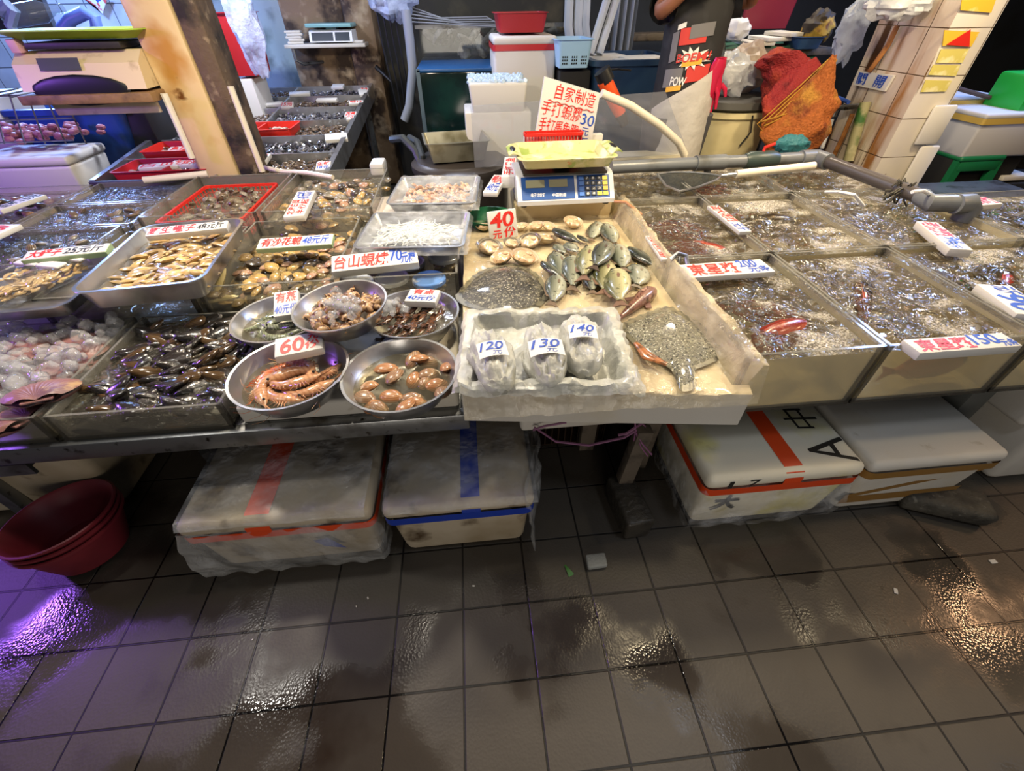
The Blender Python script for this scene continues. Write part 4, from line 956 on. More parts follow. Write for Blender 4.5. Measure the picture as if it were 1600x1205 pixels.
# flounders
def flounder(label, outl, z, hgt, m, tail_from=None):
    P = [A(x, y, z) for x, y in outl]; n = len(P); c = sum(P, Vector()) / n
    # finer outline
    Q = []
    for i in range(n):
        a, b_, c_, d_ = P[i - 1], P[i], P[(i + 1) % n], P[(i + 2) % n]
        for k in range(4):
            u = k / 4; Q.append(.5 * ((2 * b_) + (c_ - a) * u + (2 * a - 5 * b_ + 4 * c_ - d_) * u * u + (3 * b_ - a - 3 * c_ + d_) * u ** 3))
    t = thing('flounder', label, 'flatfish', (c.x, c.y, z))
    def ring(s, h): return [((q.x - c.x) * s, (q.y - c.y) * s, h) for q in Q]
    b = MB(); b.loft([ring(.93, 0), ring(.95, .004), ring(.88, hgt * .42), ring(.72, hgt * .72), ring(.5, hgt * .92), ring(.25, hgt), ring(.03, hgt * 1.02)]); part('body', b, m, t, sharp=70)
    b = MB()
    vs = []; k = len(Q)
    for i, q in enumerate(Q):
        w_ = 1.06 + .02 * (i % 2)
        vs += [((q.x - c.x) * .92, (q.y - c.y) * .92, .005), ((q.x - c.x) * w_, (q.y - c.y) * w_, .002 + .003 * (i % 2))]
    b.add(vs, [(2 * i, 2 * i + 1, 2 * ((i + 1) % k) + 1, 2 * ((i + 1) % k)) for i in range(k)]); b.closed = False
    part('fin_fringe', b, mat('flounder_fin', '#6f6a55', .35, spots=[('#3d3a2f', 60, .5, .6)], film=.15), t)
    return t, c
SPK = mat('flounder_speckled', '#716d5a', .26, spots=[('#8c8872', 40, .56, .68), ('#6c6a5a', 12, .5, .7), ('#33332c', 130, .56, .61), ('#c9c5ad', 190, .60, .64)], coat=1, bump=(150, .9, .006))
SPD = mat('flounder_dark', '#3f3c34', .28, spots=[('#77725f', 60, .52, .62), ('#23211c', 18, .55, .7), ('#b8b29c', 150, .60, .65)], coat=1, bump=(150, .8, .005))
t, c = flounder('dark speckled flounder lying behind the wrapped tray', [Z3(*q) for q in ((62, 592), (105, 520), (165, 462), (250, 425), (340, 408), (425, 428), (490, 468), (535, 535), (545, 575), (480, 640), (330, 672), (170, 650))], SLAB_Z + .008, .022, SPD)
Z5 = lambda x, y: (940 + x / 4.017, 440 + y / 4.017)
t, c = flounder('grey spotted flounder hanging over the front right corner of the slab', [Z5(*q) for q in ((135, 292), (225, 240), (330, 198), (425, 176), (520, 225), (620, 285), (700, 390), (760, 460), (640, 525), (575, 555), (585, 640), (545, 672), (490, 668), (462, 600), (425, 540), (310, 480), (210, 395))], SLAB_Z + .010, .017, SPK)
f = MB(); P = A(*Z5(290, 470), SLAB_Z + .03); Q = A(*Z5(215, 385), SLAB_Z + .02); R = A(*Z5(410, 520), SLAB_Z + .03)
f.tube([Q - t.location, (P - t.location), (R - t.location)], [.008, .02, .008], 8, flat=.4); part('orange_side', f, mat('flounder_orange', '#a5673c', .3, spots=[('#6d4427', 50, .5, .6)], coat=.6), t)

# open clams
SHW = mat('clam_shell_white', '#b9ab92', .35, wave=(60, 1, '#b39a78', 'RINGS'), coat=.3); SHD = mat('clam_shell_grey', '#8a8272', .35, wave=(60, 1, '#5d5648', 'RINGS'), coat=.3)
FLESH = mat('clam_flesh', '#c4a684', .25, spots=[('#c98f66', 28, .52, .68), ('#d6c6ac', 18, .58, .7)], coat=.7, bump=(60, .4, .006))
def half_shell(m):
    b = MB(); b.lathe([(.001, -.016), (.018, -.013), (.032, -.004), (.040, .008), (.0405, .010), (.038, .008), (.030, -.001), (.016, -.010), (.001, -.013)], 28, M=Matrix.Diagonal((1.12, .92, 1, 1))); return b.mesh('shell', m, 60)
def flesh_mesh():
    b = MB()
    def fn(p): q = p * 70; return p + Vector((0, 0, 1)) * .006 * noise.noise(q) + p.normalized() * .004 * noise.noise(q * 1.7)
    b.ell((0, 0, .001), .035, .028, .011, 20, 10, fn=fn); b.ell((.018, .006, .008), .012, .010, .007, 10, 6); b.ell((-.016, -.008, .007), .014, .008, .006, 10, 6); return b.mesh('flesh', FLESH, 70)
HS = [half_shell(SHW), half_shell(SHD)]; FLM = flesh_mesh()
for k, (x, y, s, g, lb) in enumerate([(200, 195, .9, 0, 'open clam half hidden behind the 40 card'), (400, 195, .9, 0, 'open clam just right of the 40 card'), (490, 190, .85, 0, 'open clam in the back row, third from the scale side'), (560, 195, .85, 0, 'open clam in the back row beside the dark fish'), (690, 172, 1.2, 0, 'large white open clam at the back, beneath the scale'), (228, 310, 1.35, 1, 'dark rimmed open clam at the left edge of the slab'),
        (350, 285, .9, 1, 'open clam tipped below the 40 card'), (450, 278, 1.3, 1, 'grey rimmed open clam in the middle of the clams'), (545, 262, 1.2, 0, 'open clam tipped toward the fish'), (300, 365, 1.15, 0, 'open clam above the dark flounder, brown shell'), (422, 365, 1.45, 0, 'large round white open clam nearest the dark flounder')]):
    t = thing('open_clam', lb, 'clam', A(*Z3(x, y), SLAB_Z + .022), RND.random() * 6, 'open clams on the slab', rot=(RND.uniform(-.1, .35), RND.uniform(-.3, .3), RND.uniform(-.6, .6))); t.scale = (s * .9,) * 3
    for nm, me in (('shell', HS[g]), ('flesh', FLM)): link(bpy.data.objects.new(nm, me), t)

# 40 card on the slab
P, Q, R = A(766, 377, SLAB_Z + .004), A(809, 370, SLAB_Z + .004), B(762, 330, 1.78)
ux = (Q - P); wd = ux.length; hgt = .115
t = thing('price_card', 'upright white foam card with 40 in big red figures among the open clams', 'sign', P + ux / 2, 0, rot=(-.28, 0, math.atan2(ux.y, ux.x)))
f = MB(); f.box((-wd / 2, -.008, 0), (wd / 2, .008, hgt), .004); part('board', f, FOAM_CLEAN, t)
for s_, bx in (('40', (.06, .42, .90, .95)), ('元', (.10, .05, .42, .34)), ('份', (.50, .05, .94, .42))): write(t, s_, bx, R_, lambda u, v: ((u - .5) * wd, -.0088, v * hgt), name='red_lettering')

# wrapped tray with three packages
CLOTH = mat('milky_wrap', '#d4d4cc', .32, spots=[('#a9aaa0', 5, .45, .7)], film=(.08, .55, 9), bump=(24, .55, .02), coat=.2)
t, wd, dp, c, rz = corner_pan('steel tray lined with white crumpled plastic holding three wrapped packages', (722, 606), (990, 604), (712, 492), .672, .042, r=.03)
tray_c, tray_rz, tray_w, tray_d = c, rz, wd, dp
def ln(u, v):
    x, y = (u - .5) * (wd + .05), (v - .5) * (dp + .05); e = max(abs(x) - wd / 2 + .012, abs(y) - dp / 2 + .012)
    k = max(0, min(1, 1 + e / .03)); z = .006 + .046 * k * k * (3 - 2 * k) - max(0, e - .022) * 1.4
    return (x, y, z)
part('plastic_liner', wrinkled(64, 44, ln, .016, 13, 5), CLOTH, t, sharp=30)
for k, (px, py, lx, ly, a, price, dy) in enumerate(((768, 556, .095, .20, .12, '120', -.02), (850, 548, .095, .20, .0, '130', -.03), (908, 532, .095, .20, -.12, '140', -.01))):
    p = A(px, py, .70)
    pk = thing('wrapped_package', ['package wrapped in milky plastic with a 120 tag, left of three in the lined tray', 'package wrapped in milky plastic with a 130 tag, middle of three in the lined tray', 'package wrapped in milky plastic with a 140 tag, nearest the spotted flounder'][k], 'package', (p.x, p.y, .652), a)
    b = MB(); sd = k * 9
    def fn(q):
        r = Vector((q.x / .055, q.y / .12, q.z / .04)); n1 = abs(noise.noise(r * 1.6 + Vector((sd, 0, 0)))); n2 = abs(noise.noise(Vector((r.x * 3.5, r.y * 2.2, r.z * 3 + sd)))) + .6 * abs(noise.noise(Vector((r.x * 7 + sd, r.y * 6, r.z * 5))))
        return (q.x * (1 + .25 * n1 + .1 * math.sin(q.y * 40 + sd)), q.y, (q.z * (1 + .45 * n1) + .024 * n2) if q.z > -.02 else -.02)
    b.ell((0, 0, .026), .055, .128, .04, 40, 26, fn=fn); part('wrapping', b, CLOTH, pk, sharp=50)
    f = MB(); f.ell((0, 0, .026), .044, .105, .030, 16, 10); part('contents', f, mat('packed_shellfish', '#a49a8a', .4, spots=[('#6d6459', 18, .5, .7)]), pk)
    W2, H2 = (.074, .058) if k != 1 else (.088, .058)
    def tg(u, v, W2=W2, H2=H2, dy=dy): x = (u - .5) * W2; yy = dy + (v - .5) * H2; return (x, yy, .038 + .052 * math.sqrt(max(0, 1 - (x / .075) ** 2 - (yy / .15) ** 2)))
    f = MB(); f.closed = False; f.grid(tg, 8, 4); tgo = part('paper_tag', f, PAPER, pk, 'white paper tag')
    q_ = lambda u, v: Vector(tg(u, v)) + Vector((0, 0, .0012))
    write(tgo, price, (.10, .38, .90, .92), B_, q_, name='blue_lettering', bold=.012, slant=.25); write(tgo, '元', (.48, .06, .78, .40), B_, q_, name='blue_lettering', bold=0)

# ------------------------------------------------------------------ price scale
foam_box('stained foam block under the price scale', .19, .66, 1.965, 2.32, .195, lid=False, m=FOAM_TAN, z=.503, r=.012, name='foam_block', cat='foam block', taper=0)
SX0, SX1 = .205, .635; SYF = 1.90
t = thing('price_scale', 'white and blue shop price scale with a flower patterned tray on top', 'scale', ((SX0 + SX1) / 2, SYF, .70), 0)
hw = (SX1 - SX0) / 2; BODY = mat('scale_body', '#dcdee0', .35); PAN = mat('scale_panel', '#1f4f94', .35)
b = MB(); b.loft([[(x, y, z) for y, z in ((0, .012), (.0, .03), (.075, .112), (.10, .118), (.28, .118), (.30, .10), (.30, .012))] for x in (-hw, -hw + .012, hw - .012, hw)]); part('housing', b, BODY, t, sharp=25)
fp = lambda u, v, e=.0015: (-hw + .02 + (2 * hw - .04) * u, .004 + .067 * v - e * .74, .034 + .074 * v + e * .67)
def slab_on(u0, v0, u1, v1, e0, e1):
    f = MB(); q = [fp(u, v, e) for e in (e0, e1) for u, v in ((u0, v0), (u1, v0), (u1, v1), (u0, v1))]
    f.add(q, [(3, 2, 1, 0), (4, 5, 6, 7), (0, 1, 5, 4), (1, 2, 6, 5), (2, 3, 7, 6), (3, 0, 4, 7)]); return f
part('front_panel', slab_on(.0, .0, .60, 1, .0, .002), PAN, t); kp = part('keypad', slab_on(.63, 0, 1, 1, 0, .002), PAN, t)
LCD = mat('lcd', '#8d8d74', .2)
for u0, u1 in ((.05, .26), (.31, .52)): part('display', slab_on(u0, .52, u1, .86, .002, .004), LCD, t)
for r in range(4):
    for q in range(5):
        u0 = .65 + q * .068; yc = q == 4 or (r == 3 and q > 2)
        part('key', slab_on(u0, .08 + .225 * (3 - r), u0 + .055, .08 + .225 * (3 - r) + .17, .002, .006), mat('key_yellow', '#e6c845', .4) if yc else (mat('key_blue', '#3f74c4', .4) if q == 0 else mat('key_dark', '#2b3038', .4)), kp)
        if 0 < q < 4 and not yc: write(kp, '789456123000'[min(11, r * 3 + q - 1)], (u0 + .015, .12 + .225 * (3 - r), u0 + .04, .22 + .225 * (3 - r)), WHITE_P, lambda u, v: fp(u, v, .0068), wob=0)
write(t, '电子计价秤', (.10, .12, .26, .30), WHITE_P, lambda u, v: fp(u, v, .003), wob=0); write(t, '中国制造', (.34, .10, .50, .26), WHITE_P, lambda u, v: fp(u, v, .003), wob=0)
for x in (-hw + .03, hw - .03):
    for y in (.03, .27): f = MB(); f.lathe([(.014, 0), (.016, .004), (.014, .014)], 16, M=Matrix.Translation((x, y, 0))); part('foot', f, BLACK, t)
f = MB(); f.box((-hw + .03, .06, .116), (hw - .03, .28, .124)); f.lathe([(.05, .12), (.03, .14), (.05, .148)], 20, M=Matrix.Translation((0, .16, 0))); part('platform_support', f, mat('dark_steel', '#3c3a36', .4, .7), t)
FLOR = mat('flower_tray', '#bdb986', .3, spots=[('#8fa050', 15, .52, .60), ('#d3d0b4', 9, .56, .66), ('#c98a5a', 24, .68, .71)])
p = tray_mesh(.40, .29, .045, .03, .02, .004, .012); o = part('weighing_tray', p, FLOR, t); o.location = (0, .15, .15)
for sx in (-1, 1):
    f = MB(); f.loft([[(sx * (.19 + q * .055) , y * (1 - q * .25), .19 + z + .012 * math.sin(q * 3)) for y, z in ((-.10, 0), (.10, 0), (.10, .005), (-.10, .005))] for q in (0, .35, .7, 1)]); hd = part('tray_handle', f, FLOR, t); hd.location.y = .15
    f = MB(); f.ell((sx * .222, .15, .205), .012, .045, .004, 12, 6); part('handle_hole', f, BLACK, hd)
    hd.children[0].location.y = -.15

# right hand price boards
def board_r(*a, **k): return foam_sign(*a, group=None, **k)
board_r('white foam board priced 200 across the front left fish tank', (1080, 434), (1213, 424), (1066, 413), .716, .02, [('東星斑', (.05, .08, .62, .92), R_), ('200', (.66, .45, .88, .98), B_), ('元条', (.72, .05, .97, .5), B_)])
board_r('white foam board priced 150 on the front rim of the middle fish tank', (1439, 552), (1600, 540), (1414, 530), .715, .026, [('東星斑', (.05, .06, .58, .9), R_), ('150', (.60, .25, .86, .98), B_), ('元条', (.84, .05, .99, .55), B_)])
board_r('narrow foam board lying along the divider of the centre tank', (1105, 321), (1156, 362), (1122, 320), .715, .016, [('油大花斑', (.03, .05, .66, .95), R_), ('元斤', (.72, .05, .96, .95), B_)])
board_r('foam board priced 96 in the tank against the dark pipe', (1432, 345), (1485, 388), (1458, 342), .72, .03, [('老虎斑', (.03, .05, .56, .95), R_), ('96', (.58, .3, .82, .95), B_), ('元斤', (.76, .05, .98, .6), B_)])
board_r('foam board with blue 90 floating at the right edge of the tanks', (1526, 443), (1590, 490), (1568, 437), .715, .03, [('元斤', (.05, .3, .34, .95), B_), ('90', (.34, .1, .92, .9), B_)])
board_r('foam board with red writing on the tank beyond the grey elbow pipe', (1510, 322), (1569, 318), (1505, 309), .73, .022, [('白芝麻斑', (.04, .08, .96, .92), R_)])
board_r('foam board with red writing half hidden by the plastic sheet at the slab edge', (1008, 368), (1034, 405), (1016, 366), .70, .012, [('沙巴龙', (.04, .08, .96, .92), R_)])
board_r('foam block sign with red writing standing left of the price scale', (783, 276), (804, 276), (783, 245), .80, .05, [('手打墨鱼', (.1, .08, .9, .92), R_, 90)])
board_r('white foam board with red and blue writing between the film tray and the scale', (754, 300), (777, 301), (755, 272), .775, .02, [('蚬肉', (.1, .5, .9, .95), R_), ('48元', (.1, .05, .9, .48), B_)])
# green bowl behind the 40 card
p = A(766, 340, .66); t = thing('green_bowl', 'green plastic bowl with a blue base tucked behind the 40 card', 'bowl', (p.x, p.y + .03, .60)); part('bowl_shell', bowl_mesh(.11, .06), GREEN_P, t)
solo('foam_support', MB().box((-.08, -.06, 0), (.08, .06, .10), .01), FOAM_DIRTY, 'small foam block under the green bowl', 'foam block', loc=(p.x, p.y + .03, .503))

# ------------------------------------------------------------------ fish in the tanks, bubbles
FRED = fish_meshes('red_grouper', .34, .11, .07, '#7f2a1a', '#b0573c', '#a5391f', '#7a2414'); FDK = fish_meshes('dark_grouper', .34, .11, .07, '#2c2418', '#6a573a', '#3c3020', '#1c1710')
for ms, x, y, z, r, s, lb, ro in ((FRED, .86, .93, .648, .30, .85, 'red grouper near the surface at the front left corner of the fish tanks', .9), (FRED, .92, 1.10, .62, -.4, .75, 'second red grouper under the foam of the front left tank', .6), (FRED, 1.25, 1.10, .635, 1.0, .8, 'red grouper in the front middle tank under blue reflections', 1.2), (FRED, 1.30, .845, .575, .12, .8, 'orange red fish seen through the front glass of the middle tank', 1.4),
        (FRED, .86, 1.50, .648, -.4, .8, 'red fish in the tank next to the fish slab, below its foam', .8), (FRED, .88, 1.72, .64, -.6, .8, 'second red fish in the tank next to the fish slab', .9), (FDK, 1.27, 1.72, .645, -.1, .85, 'dark grouper below the surface of the centre tank', 1.2), (FRED, 1.78, 1.12, .64, .7, .8, 'reddish fish in the tank with the 90 board', .9), (FRED, 1.27, 2.25, .61, .2, .8, 'red tinted fish behind the landing net', .9)):
    fish_thing('grouper', ms, lb, 'fish', (x, y, z), r, s, None, ro)
BUB = clear('bubble', (.92, .93, .92), .12, (.7, .68, .6), .03, 1.33, refl=2.5)
def bubbles(tk, n, zs):
    hx = min(abs(c_[0]) for c_ in tk.children[0].bound_box) ; b = MB(); b.closed = False
    for k in range(n):
        x, y = RND.uniform(-.17, .17), RND.uniform(-.24, .24); cl_ = RND.random() ** 2; r = .003 + .009 * cl_
        b.lathe([(r, 0), (r * .92, r * .42), (r * .65, r * .76), (r * .3, r * .93), (0.0005, r)], 8, M=Matrix.Translation((x, y, zs)))
    part('bubbles', b, BUB, tk, kind='stuff')
for k_, tk in TANKS.items(): bubbles(tk, 110, ZW - ZB - .001 + (-.02 if k_ == (2, 2) else 0))

# ------------------------------------------------------------------ pipes, net, acrylic
t = thing('grey_pipe', 'grey plastic water pipe along the back of the fish tanks and round their corner', 'pipe', (0, 0, 0))
PZ = .745; p0, p1, p2 = A(955, 262, PZ), A(1275, 246, PZ), A(1440, 308, PZ)
f = MB(); f.tube([p0, p1], .030, 16); part('back_pipe', f, GREY_PVC, t)
f = MB(); f.tube([p1, p2], .028, 16); part('side_pipe', f, mat('dark_pvc', '#4a4441', .35), t, 'darker brown grey pipe')
d1, d2 = (p1 - p0).normalized(), (p2 - p1).normalized()
f = MB(); f.tube([p1 - d1 * .09, p1 - d1 * .02, p1, p1 + d2 * .03, p1 + d2 * .09], .038, 16); part('corner_elbow', f, GREY_PVC, t)
f = MB(); q = p0 + d1 * (p1 - p0).length * .47; f.tube([q - d1 * .08, q + d1 * .08], .037, 16); f.tube([q, q - Vector((0, 0, .08))], .018, 10); part('tee_joint', f, GREY_PVC, t)
f = MB(); q = p0 + d1 * (p1 - p0).length * .72; f.tube([q - d1 * .09, q - d1 * .06, q + d1 * .06, q + d1 * .09], [.034, .044, .044, .034], 16); vv = part('valve', f, mat('valve_dark', '#34423f', .4), t)
f = MB(); f.tube([q + Vector((0, 0, .04)), q + Vector((0, 0, .06)), q + d1 * .05 + Vector((0, 0, .075))], .008, 8); part('valve_handle', f, RED_P, vv)
e0 = A(1440, 315, PZ); e1 = A(1510, 318, PZ)
f = MB(); f.tube([p2, e0 + Vector((.02, -.02, 0)), e1], .034, 16); part('end_elbow', f, GREY_PVC, t)
f = MB(); f.tube([e1 - Vector((.05, 0, 0)), e1 + Vector((.01, 0, 0)), e1 + Vector((.03, 0, -.02)), e1 + Vector((.03, 0, -.07))], [.038, .038, .04, .04], 16); part('outlet', f, GREY_PVC, t)
f = MB(); q = p1 + d2 * (p2 - p1).length * .86
for k in range(26):
    a = RND.random() * 6.28; v = Vector((math.cos(a) * .045, RND.uniform(-.03, .05), math.sin(a) * .04)); f.tube([q + v * .6, q + v, q + v + Vector((RND.uniform(-.03, .03), 0, -.02))], .004, 5)
solo('black_tie', f, mat('dirty_tie', '#3d3a30', .7), 'knot of dirty black ties round the dark pipe', 'cable tie')
f = MB(); f.tube([A(1290, 300, .72), A(1310, 300, .75), A(1335, 304, .75), A(1350, 322, .70)], .006, 8)
solo('air_hose', f, WHITE_P, 'thin clear air hose looping out of the corner fish tank', 'hose')
f = MB(); f.tube([A(1425, 300, .80), A(1442, 298, .80), A(1458, 306, .76)], .007, 8); solo('air_hose', f, WHITE_P, 'thin clear hose curling over the grey elbow pipe', 'hose')
f = MB(); f.tube([A(960, 315, .72), A(978, 316, .73), A(1003, 336, .70)], .006, 8); solo('air_hose', f, mat('copper_hose', '#a8794f', .35), 'thin brown hose looping beside the price scale', 'hose')
# landing net
t = thing('landing_net', 'triangular black landing net with a white handle lying across the back fish tanks', 'net', (0, 0, 0)); NZ = .735
tri = [A(x, y, NZ) for x, y in ((1027, 272), (1040, 290), (1062, 299), (1092, 292), (1120, 281), (1127, 275), (1110, 272), (1080, 269), (1050, 269))]
f = MB(); f.tube(tri + [tri[0]], .005, 8); part('rim', f, STEEL, t)
f = MB(); f.closed = False; cc = sum(tri, Vector()) / len(tri); k = len(tri)
for lv in range(4):
    s0, s1 = 1 - lv * .25, 1 - (lv + 1) * .25
    f.add([cc + (p - cc) * s - Vector((0, 0, .05 * (1 - s) ** .6)) for s in (s0, s1) for p in tri], [(i, (i + 1) % k, k + (i + 1) % k, k + i) for i in range(k)])
part('netting', f, mat('net_black', '#121a19', .7, film=(.0, .3, 300), spots=[('#0c1110', 150, .5, .55)]), t)
f = MB(); f.tube([A(1127, 275, NZ), A(1150, 272, NZ + .01)], .009, 10); part('ferrule', f, STEEL, t)
f = MB(); f.tube([A(1150, 272, NZ + .01), A(1272, 259, NZ + .03)], .018, 14); part('handle', f, mat('cream_pvc', '#e6dcc8', .35), t)
# clip at the tank corner beside the slab
f = MB(); q = A(1048, 405, .71); f.tube([q, q + Vector((.02, 0, .02)), q + Vector((.05, 0, .01)), q + Vector((.055, -.03, -.02))], .008, 8); f.tube([q + Vector((.03, 0, .01)), q + Vector((.03, -.02, -.06)), q + Vector((.04, -.04, -.05))], .006, 8)
solo('steel_clip', f, STEEL, 'small steel clip hooked on the tank corner beside the slab', 'clip')
# acrylic splash panel
PY = 2.66; c4 = [B(735, 166, PY), B(1040, 143, PY), B(1075, 240, PY), B(742, 262, PY)]
f = MB(); f.add([tuple(p + Vector((0, dy, 0))) for dy in (0, .006) for p in (c4[3], c4[2], c4[1], c4[0])], [(0, 1, 2, 3), (7, 6, 5, 4), (0, 4, 5, 1), (1, 5, 6, 2), (2, 6, 7, 3), (3, 7, 4, 0)])
solo('acrylic_panel', f, clear('acrylic', (.9, .92, .95), .14, (.5, .5, .54), .06, 1.49), 'tall clear acrylic splash panel behind the price scale and the writing board', 'panel')
f = MB(); q0, q1 = A(945, 253, .67), A(1073, 246, .67)
f.box((q0.x, q0.y + .02, 0), (q1.x, q0.y + .14, .69), .006); f2 = f
for k in range(3): f.box((q0.x, q0.y + .012, .615 + k * .025), (q1.x, q0.y + .022, .625 + k * .025))
solo('ribbed_board', f, mat('cream_board', '#d8d0b8', .5), 'cream ribbed plastic board standing behind the grey pipe', 'board')
# ------------------------------------------------------------------ under the counter
Y0 = .70
def bag(label, pts_fn, nu, nv, amp=.02, seed=1, m=None, freq=7):
    return solo('plastic_bag', wrinkled(nu, nv, pts_fn, amp, freq, seed), m or BAGM, label, 'plastic bag', sharp=30)
BAGM = mat('cloudy_bag', '#cfd0cf', .2, film=(.50, .88, 6), bump=(18, .9, .02), spec=.6)
bxA = foam_box('dirty white foam box closed with red tape, left of the blue taped box', -.905, -.355, .705, 1.10, .29, .055, FOAM_DIRTY, tape=ORANGE_T, tapes=('seam', ('over', -.05, .035)), r=.03)
f = MB(); f.closed = False; f.add([(.10, -.196, .12), (.16, -.196, .10), (.12, -.196, .17), (.075, -.196, .16)], [(0, 1, 2, 3)]); part('blue_mark', f, BLUE_T, bxA)
bxB = foam_box('dirty white foam box closed with blue tape, under the counter in the middle', -.325, .125, .70, 1.10, .29, .05, FOAM_DIRTY, tape=BLUE_T, tapes=('seam', ('over', .035, .028)), r=.03)
bxC = foam_box('foam box with orange tape and black writing on its yellowed lid, under the fish tanks', .66, 1.175, .70, 1.12, .30, .06, mat('foam_yellowed', '#e2dcc8', .5, spots=[('#d8cf7a', 4, .52, .68), ('#a8986a', 9, .66, .8)], bump=(150, .12, .003)), tape=ORANGE_T, tapes=('seam', ('over', .02, .030)), r=.03)
bxD = foam_box('clean foam box with wide brown tape, beside the orange taped box', 1.19, 1.66, .70, 1.16, .30, .05, FOAM, tape=BROWN_T, tapes=('seam', ('front', .10, .21, .012), ('front', .075, .08, .022)), r=.03)
lidz = .3008
for s_, bx, tn in (('A', (.70, .06, .96, .30), 90), ('中', (.70, .40, .92, .62), 90), ('件', (.66, .70, .90, .94), 90)):
    write(bxC, s_, bx, BLACK_TXT, lambda u, v: ((u - .5) * .515, (v - .5) * .42, lidz), name='black_lettering', bold=0, rot=tn)
write(bxC, '1', (.12, .83, .15, .94), BLACK_TXT, lambda u, v: ((u - .5) * .5, -.2112, .30 * v), name='black_lettering', bold=0); write(bxC, '7', (.25, .83, .32, .94), BLACK_TXT, lambda u, v: ((u - .5) * .5, -.2112, .30 * v), name='black_lettering', bold=0)
write(bxC, '大', (.10, .36, .28, .64), BLACK_TXT, lambda u, v: ((u - .5) * .5, -.206 + .010 * (1 - v), .30 * v), name='black_lettering', bold=.03)
# bags round the boxes
def wrap(x0, x1, yf, yb, ztop, zbot, bulge):
    def fn(u, v):            # u round left side, front, right side; v from the top down
        z = ztop + (zbot - ztop) * v; k = bulge * math.sin(v * 2.6) + .006
        if u < .25: q = u / .25; return (x0 - k, yb + (yf - yb) * q, z)
        if u < .75: q = (u - .25) / .5; return (x0 - k + (x1 - x0 + 2 * k) * q, yf - k, z)
        q = (u - .75) / .25; return (x1 + k, yf + (yb - yf) * q, z)
    return fn
bag('cloudy plastic bag drooping round the red taped foam box', wrap(-.905, -.37, .715, 1.05, .245, .012, .022), 80, 20, .022, 3)
bag('cloudy plastic bag hanging off the right side of the blue taped foam box', lambda u, v: (.135 + .035 * math.sin(u * 5) + .03 * v * u, 1.08 - .40 * u, .30 - .29 * v), 26, 22, .03, 8)
bag('plastic film clinging over the lid of the blue taped foam box', lambda u, v: (-.32 + .455 * u, .695 + .36 * v, .294 - (.02 if v < .03 else 0)), 40, 26, .006, 4, FILM)
bag('plastic film stretched over the red taped foam box lid', lambda u, v: (-.90 + .53 * u, .70 + .34 * v, .296 - (.02 if v < .03 else 0)), 40, 24, .006, 14, FILM)
bag('torn clear plastic bag bunched round the lower half of the orange taped foam box', wrap(.67, 1.165, .715, 1.0, .225, .015, .022), 80, 22, .020, 6, FILM)
# stones, posts, crate
t = thing('paving_stone', 'long weathered grey stone block on the floor at the right, beside the brown taped box', 'stone', (1.60, .70, 0), -.42)
def rough(b, amp, sd, fr=14):
    b.v = [tuple(Vector(p) + Vector((noise.noise(Vector(p) * fr + Vector((sd, 0, 0))), noise.noise(Vector(p) * fr + Vector((0, sd, 0))), noise.noise(Vector(p) * fr + Vector((0, 0, sd))))) * amp) for p in b.v]; return b
STONE = mat('stone_grey', '#4c483f', .75, spots=[('#2f2c26', 14, .45, .65), ('#6f6b60', 40, .6, .7)], bump=(60, .7, .01))
f = MB(); f.box((-.13, -.055, .004), (.13, .055, .075), .018, 4); part('block', rough(f, .008, 3), STONE, t)
f = MB(); f.box((-.05, -.10, 0), (.05, .10, .10), .012, 4); solo('stone_block', rough(f, .006, 9), mat('wet_stone', '#37332c', .4, spots=[('#1c1915', 9, .5, .7)], bump=(50, .5)), 'dark wet stone block standing under the wooden post in the middle', 'stone', loc=(.475, .79, .004), rot=(0, 0, .1))
f = MB(); f.box((-.032, -.022, 0), (.032, .022, .022), .006, 3); solo('stone_chip', rough(f, .003, 5), mat('pale_stone', '#8c8f8c', .7, bump=(90, .4)), 'small pale square stone chip on the wet floor', 'stone', loc=tuple(A(931, 880, 0) + Vector((0, 0, .002))))
PW = mat('grey_wood', '#5d5347', .7, spots=[('#332c24', 16, .5, .7)], bump=(30, .4))
f = MB(); f.box((-.026, -.02, 0), (.026, .02, .258), .003); solo('wooden_post', f, PW, 'grey wooden post under the fish slab, standing on the dark stone block', 'post', loc=(.475, .865, .104), rot=(-.03, .10, 0))
f = MB(); f.box((-.028, -.02, 0), (.028, .02, .36), .003); solo('wooden_post', f, PW, 'shorter brown wooden post farther back beside the orange taped box', 'post', loc=(.585, 1.0, 0), rot=(0, .04, 0))
f = MB(); f.box((-.03, -.03, 0), (.03, .03, .36), .004); solo('wooden_post', f, PW, 'dark wooden post in the gap behind the stone block', 'post', loc=(.40, 1.12, 0))
mesh_basket('dark brown plastic crate standing in shadow behind the posts', (.33, 1.25, .001), .30, .22, .32, mat('crate_brown', '#2e2118', .3), name='crate', bars=11, cat='crate')
# red basins
t0 = None
RB = mat('basin_red', '#7a2630', .45, spots=[('#5a1c24', 4, .5, .7)])
for k in range(3):
    c = A(100, 822, .15) - Vector((0, 0, .145)); ax = Euler((-.10, -.05, 0)).to_matrix() @ Vector((0, 0, 1))
    t = thing('plastic_basin', ['dark red plastic basin leaning under the counter, outermost of the nested three', 'dark red plastic basin in the middle of the nested three under the counter', 'dark red plastic basin nested innermost of the three under the counter'][k], 'basin', c + ax * (.022 * k), 0, 'nested red basins', rot=(-.10, -.05, 0))
    R = .148; part('basin', MB().lathe([(R * .68, 0), (R * .82, .06), (R * .95, .125), (R * 1.02, .128), (R * 1.03, .136), (R * .99, .138), (R * .93, .130), (R * .80, .064), (R * .66, .006)], 48), RB, t)
foam_box('big dirty white foam box far under the left end of the counter', -2.05, -1.33, 1.0, 1.5, .40, lid=False, m=FOAM_DIRTY, r=.03)
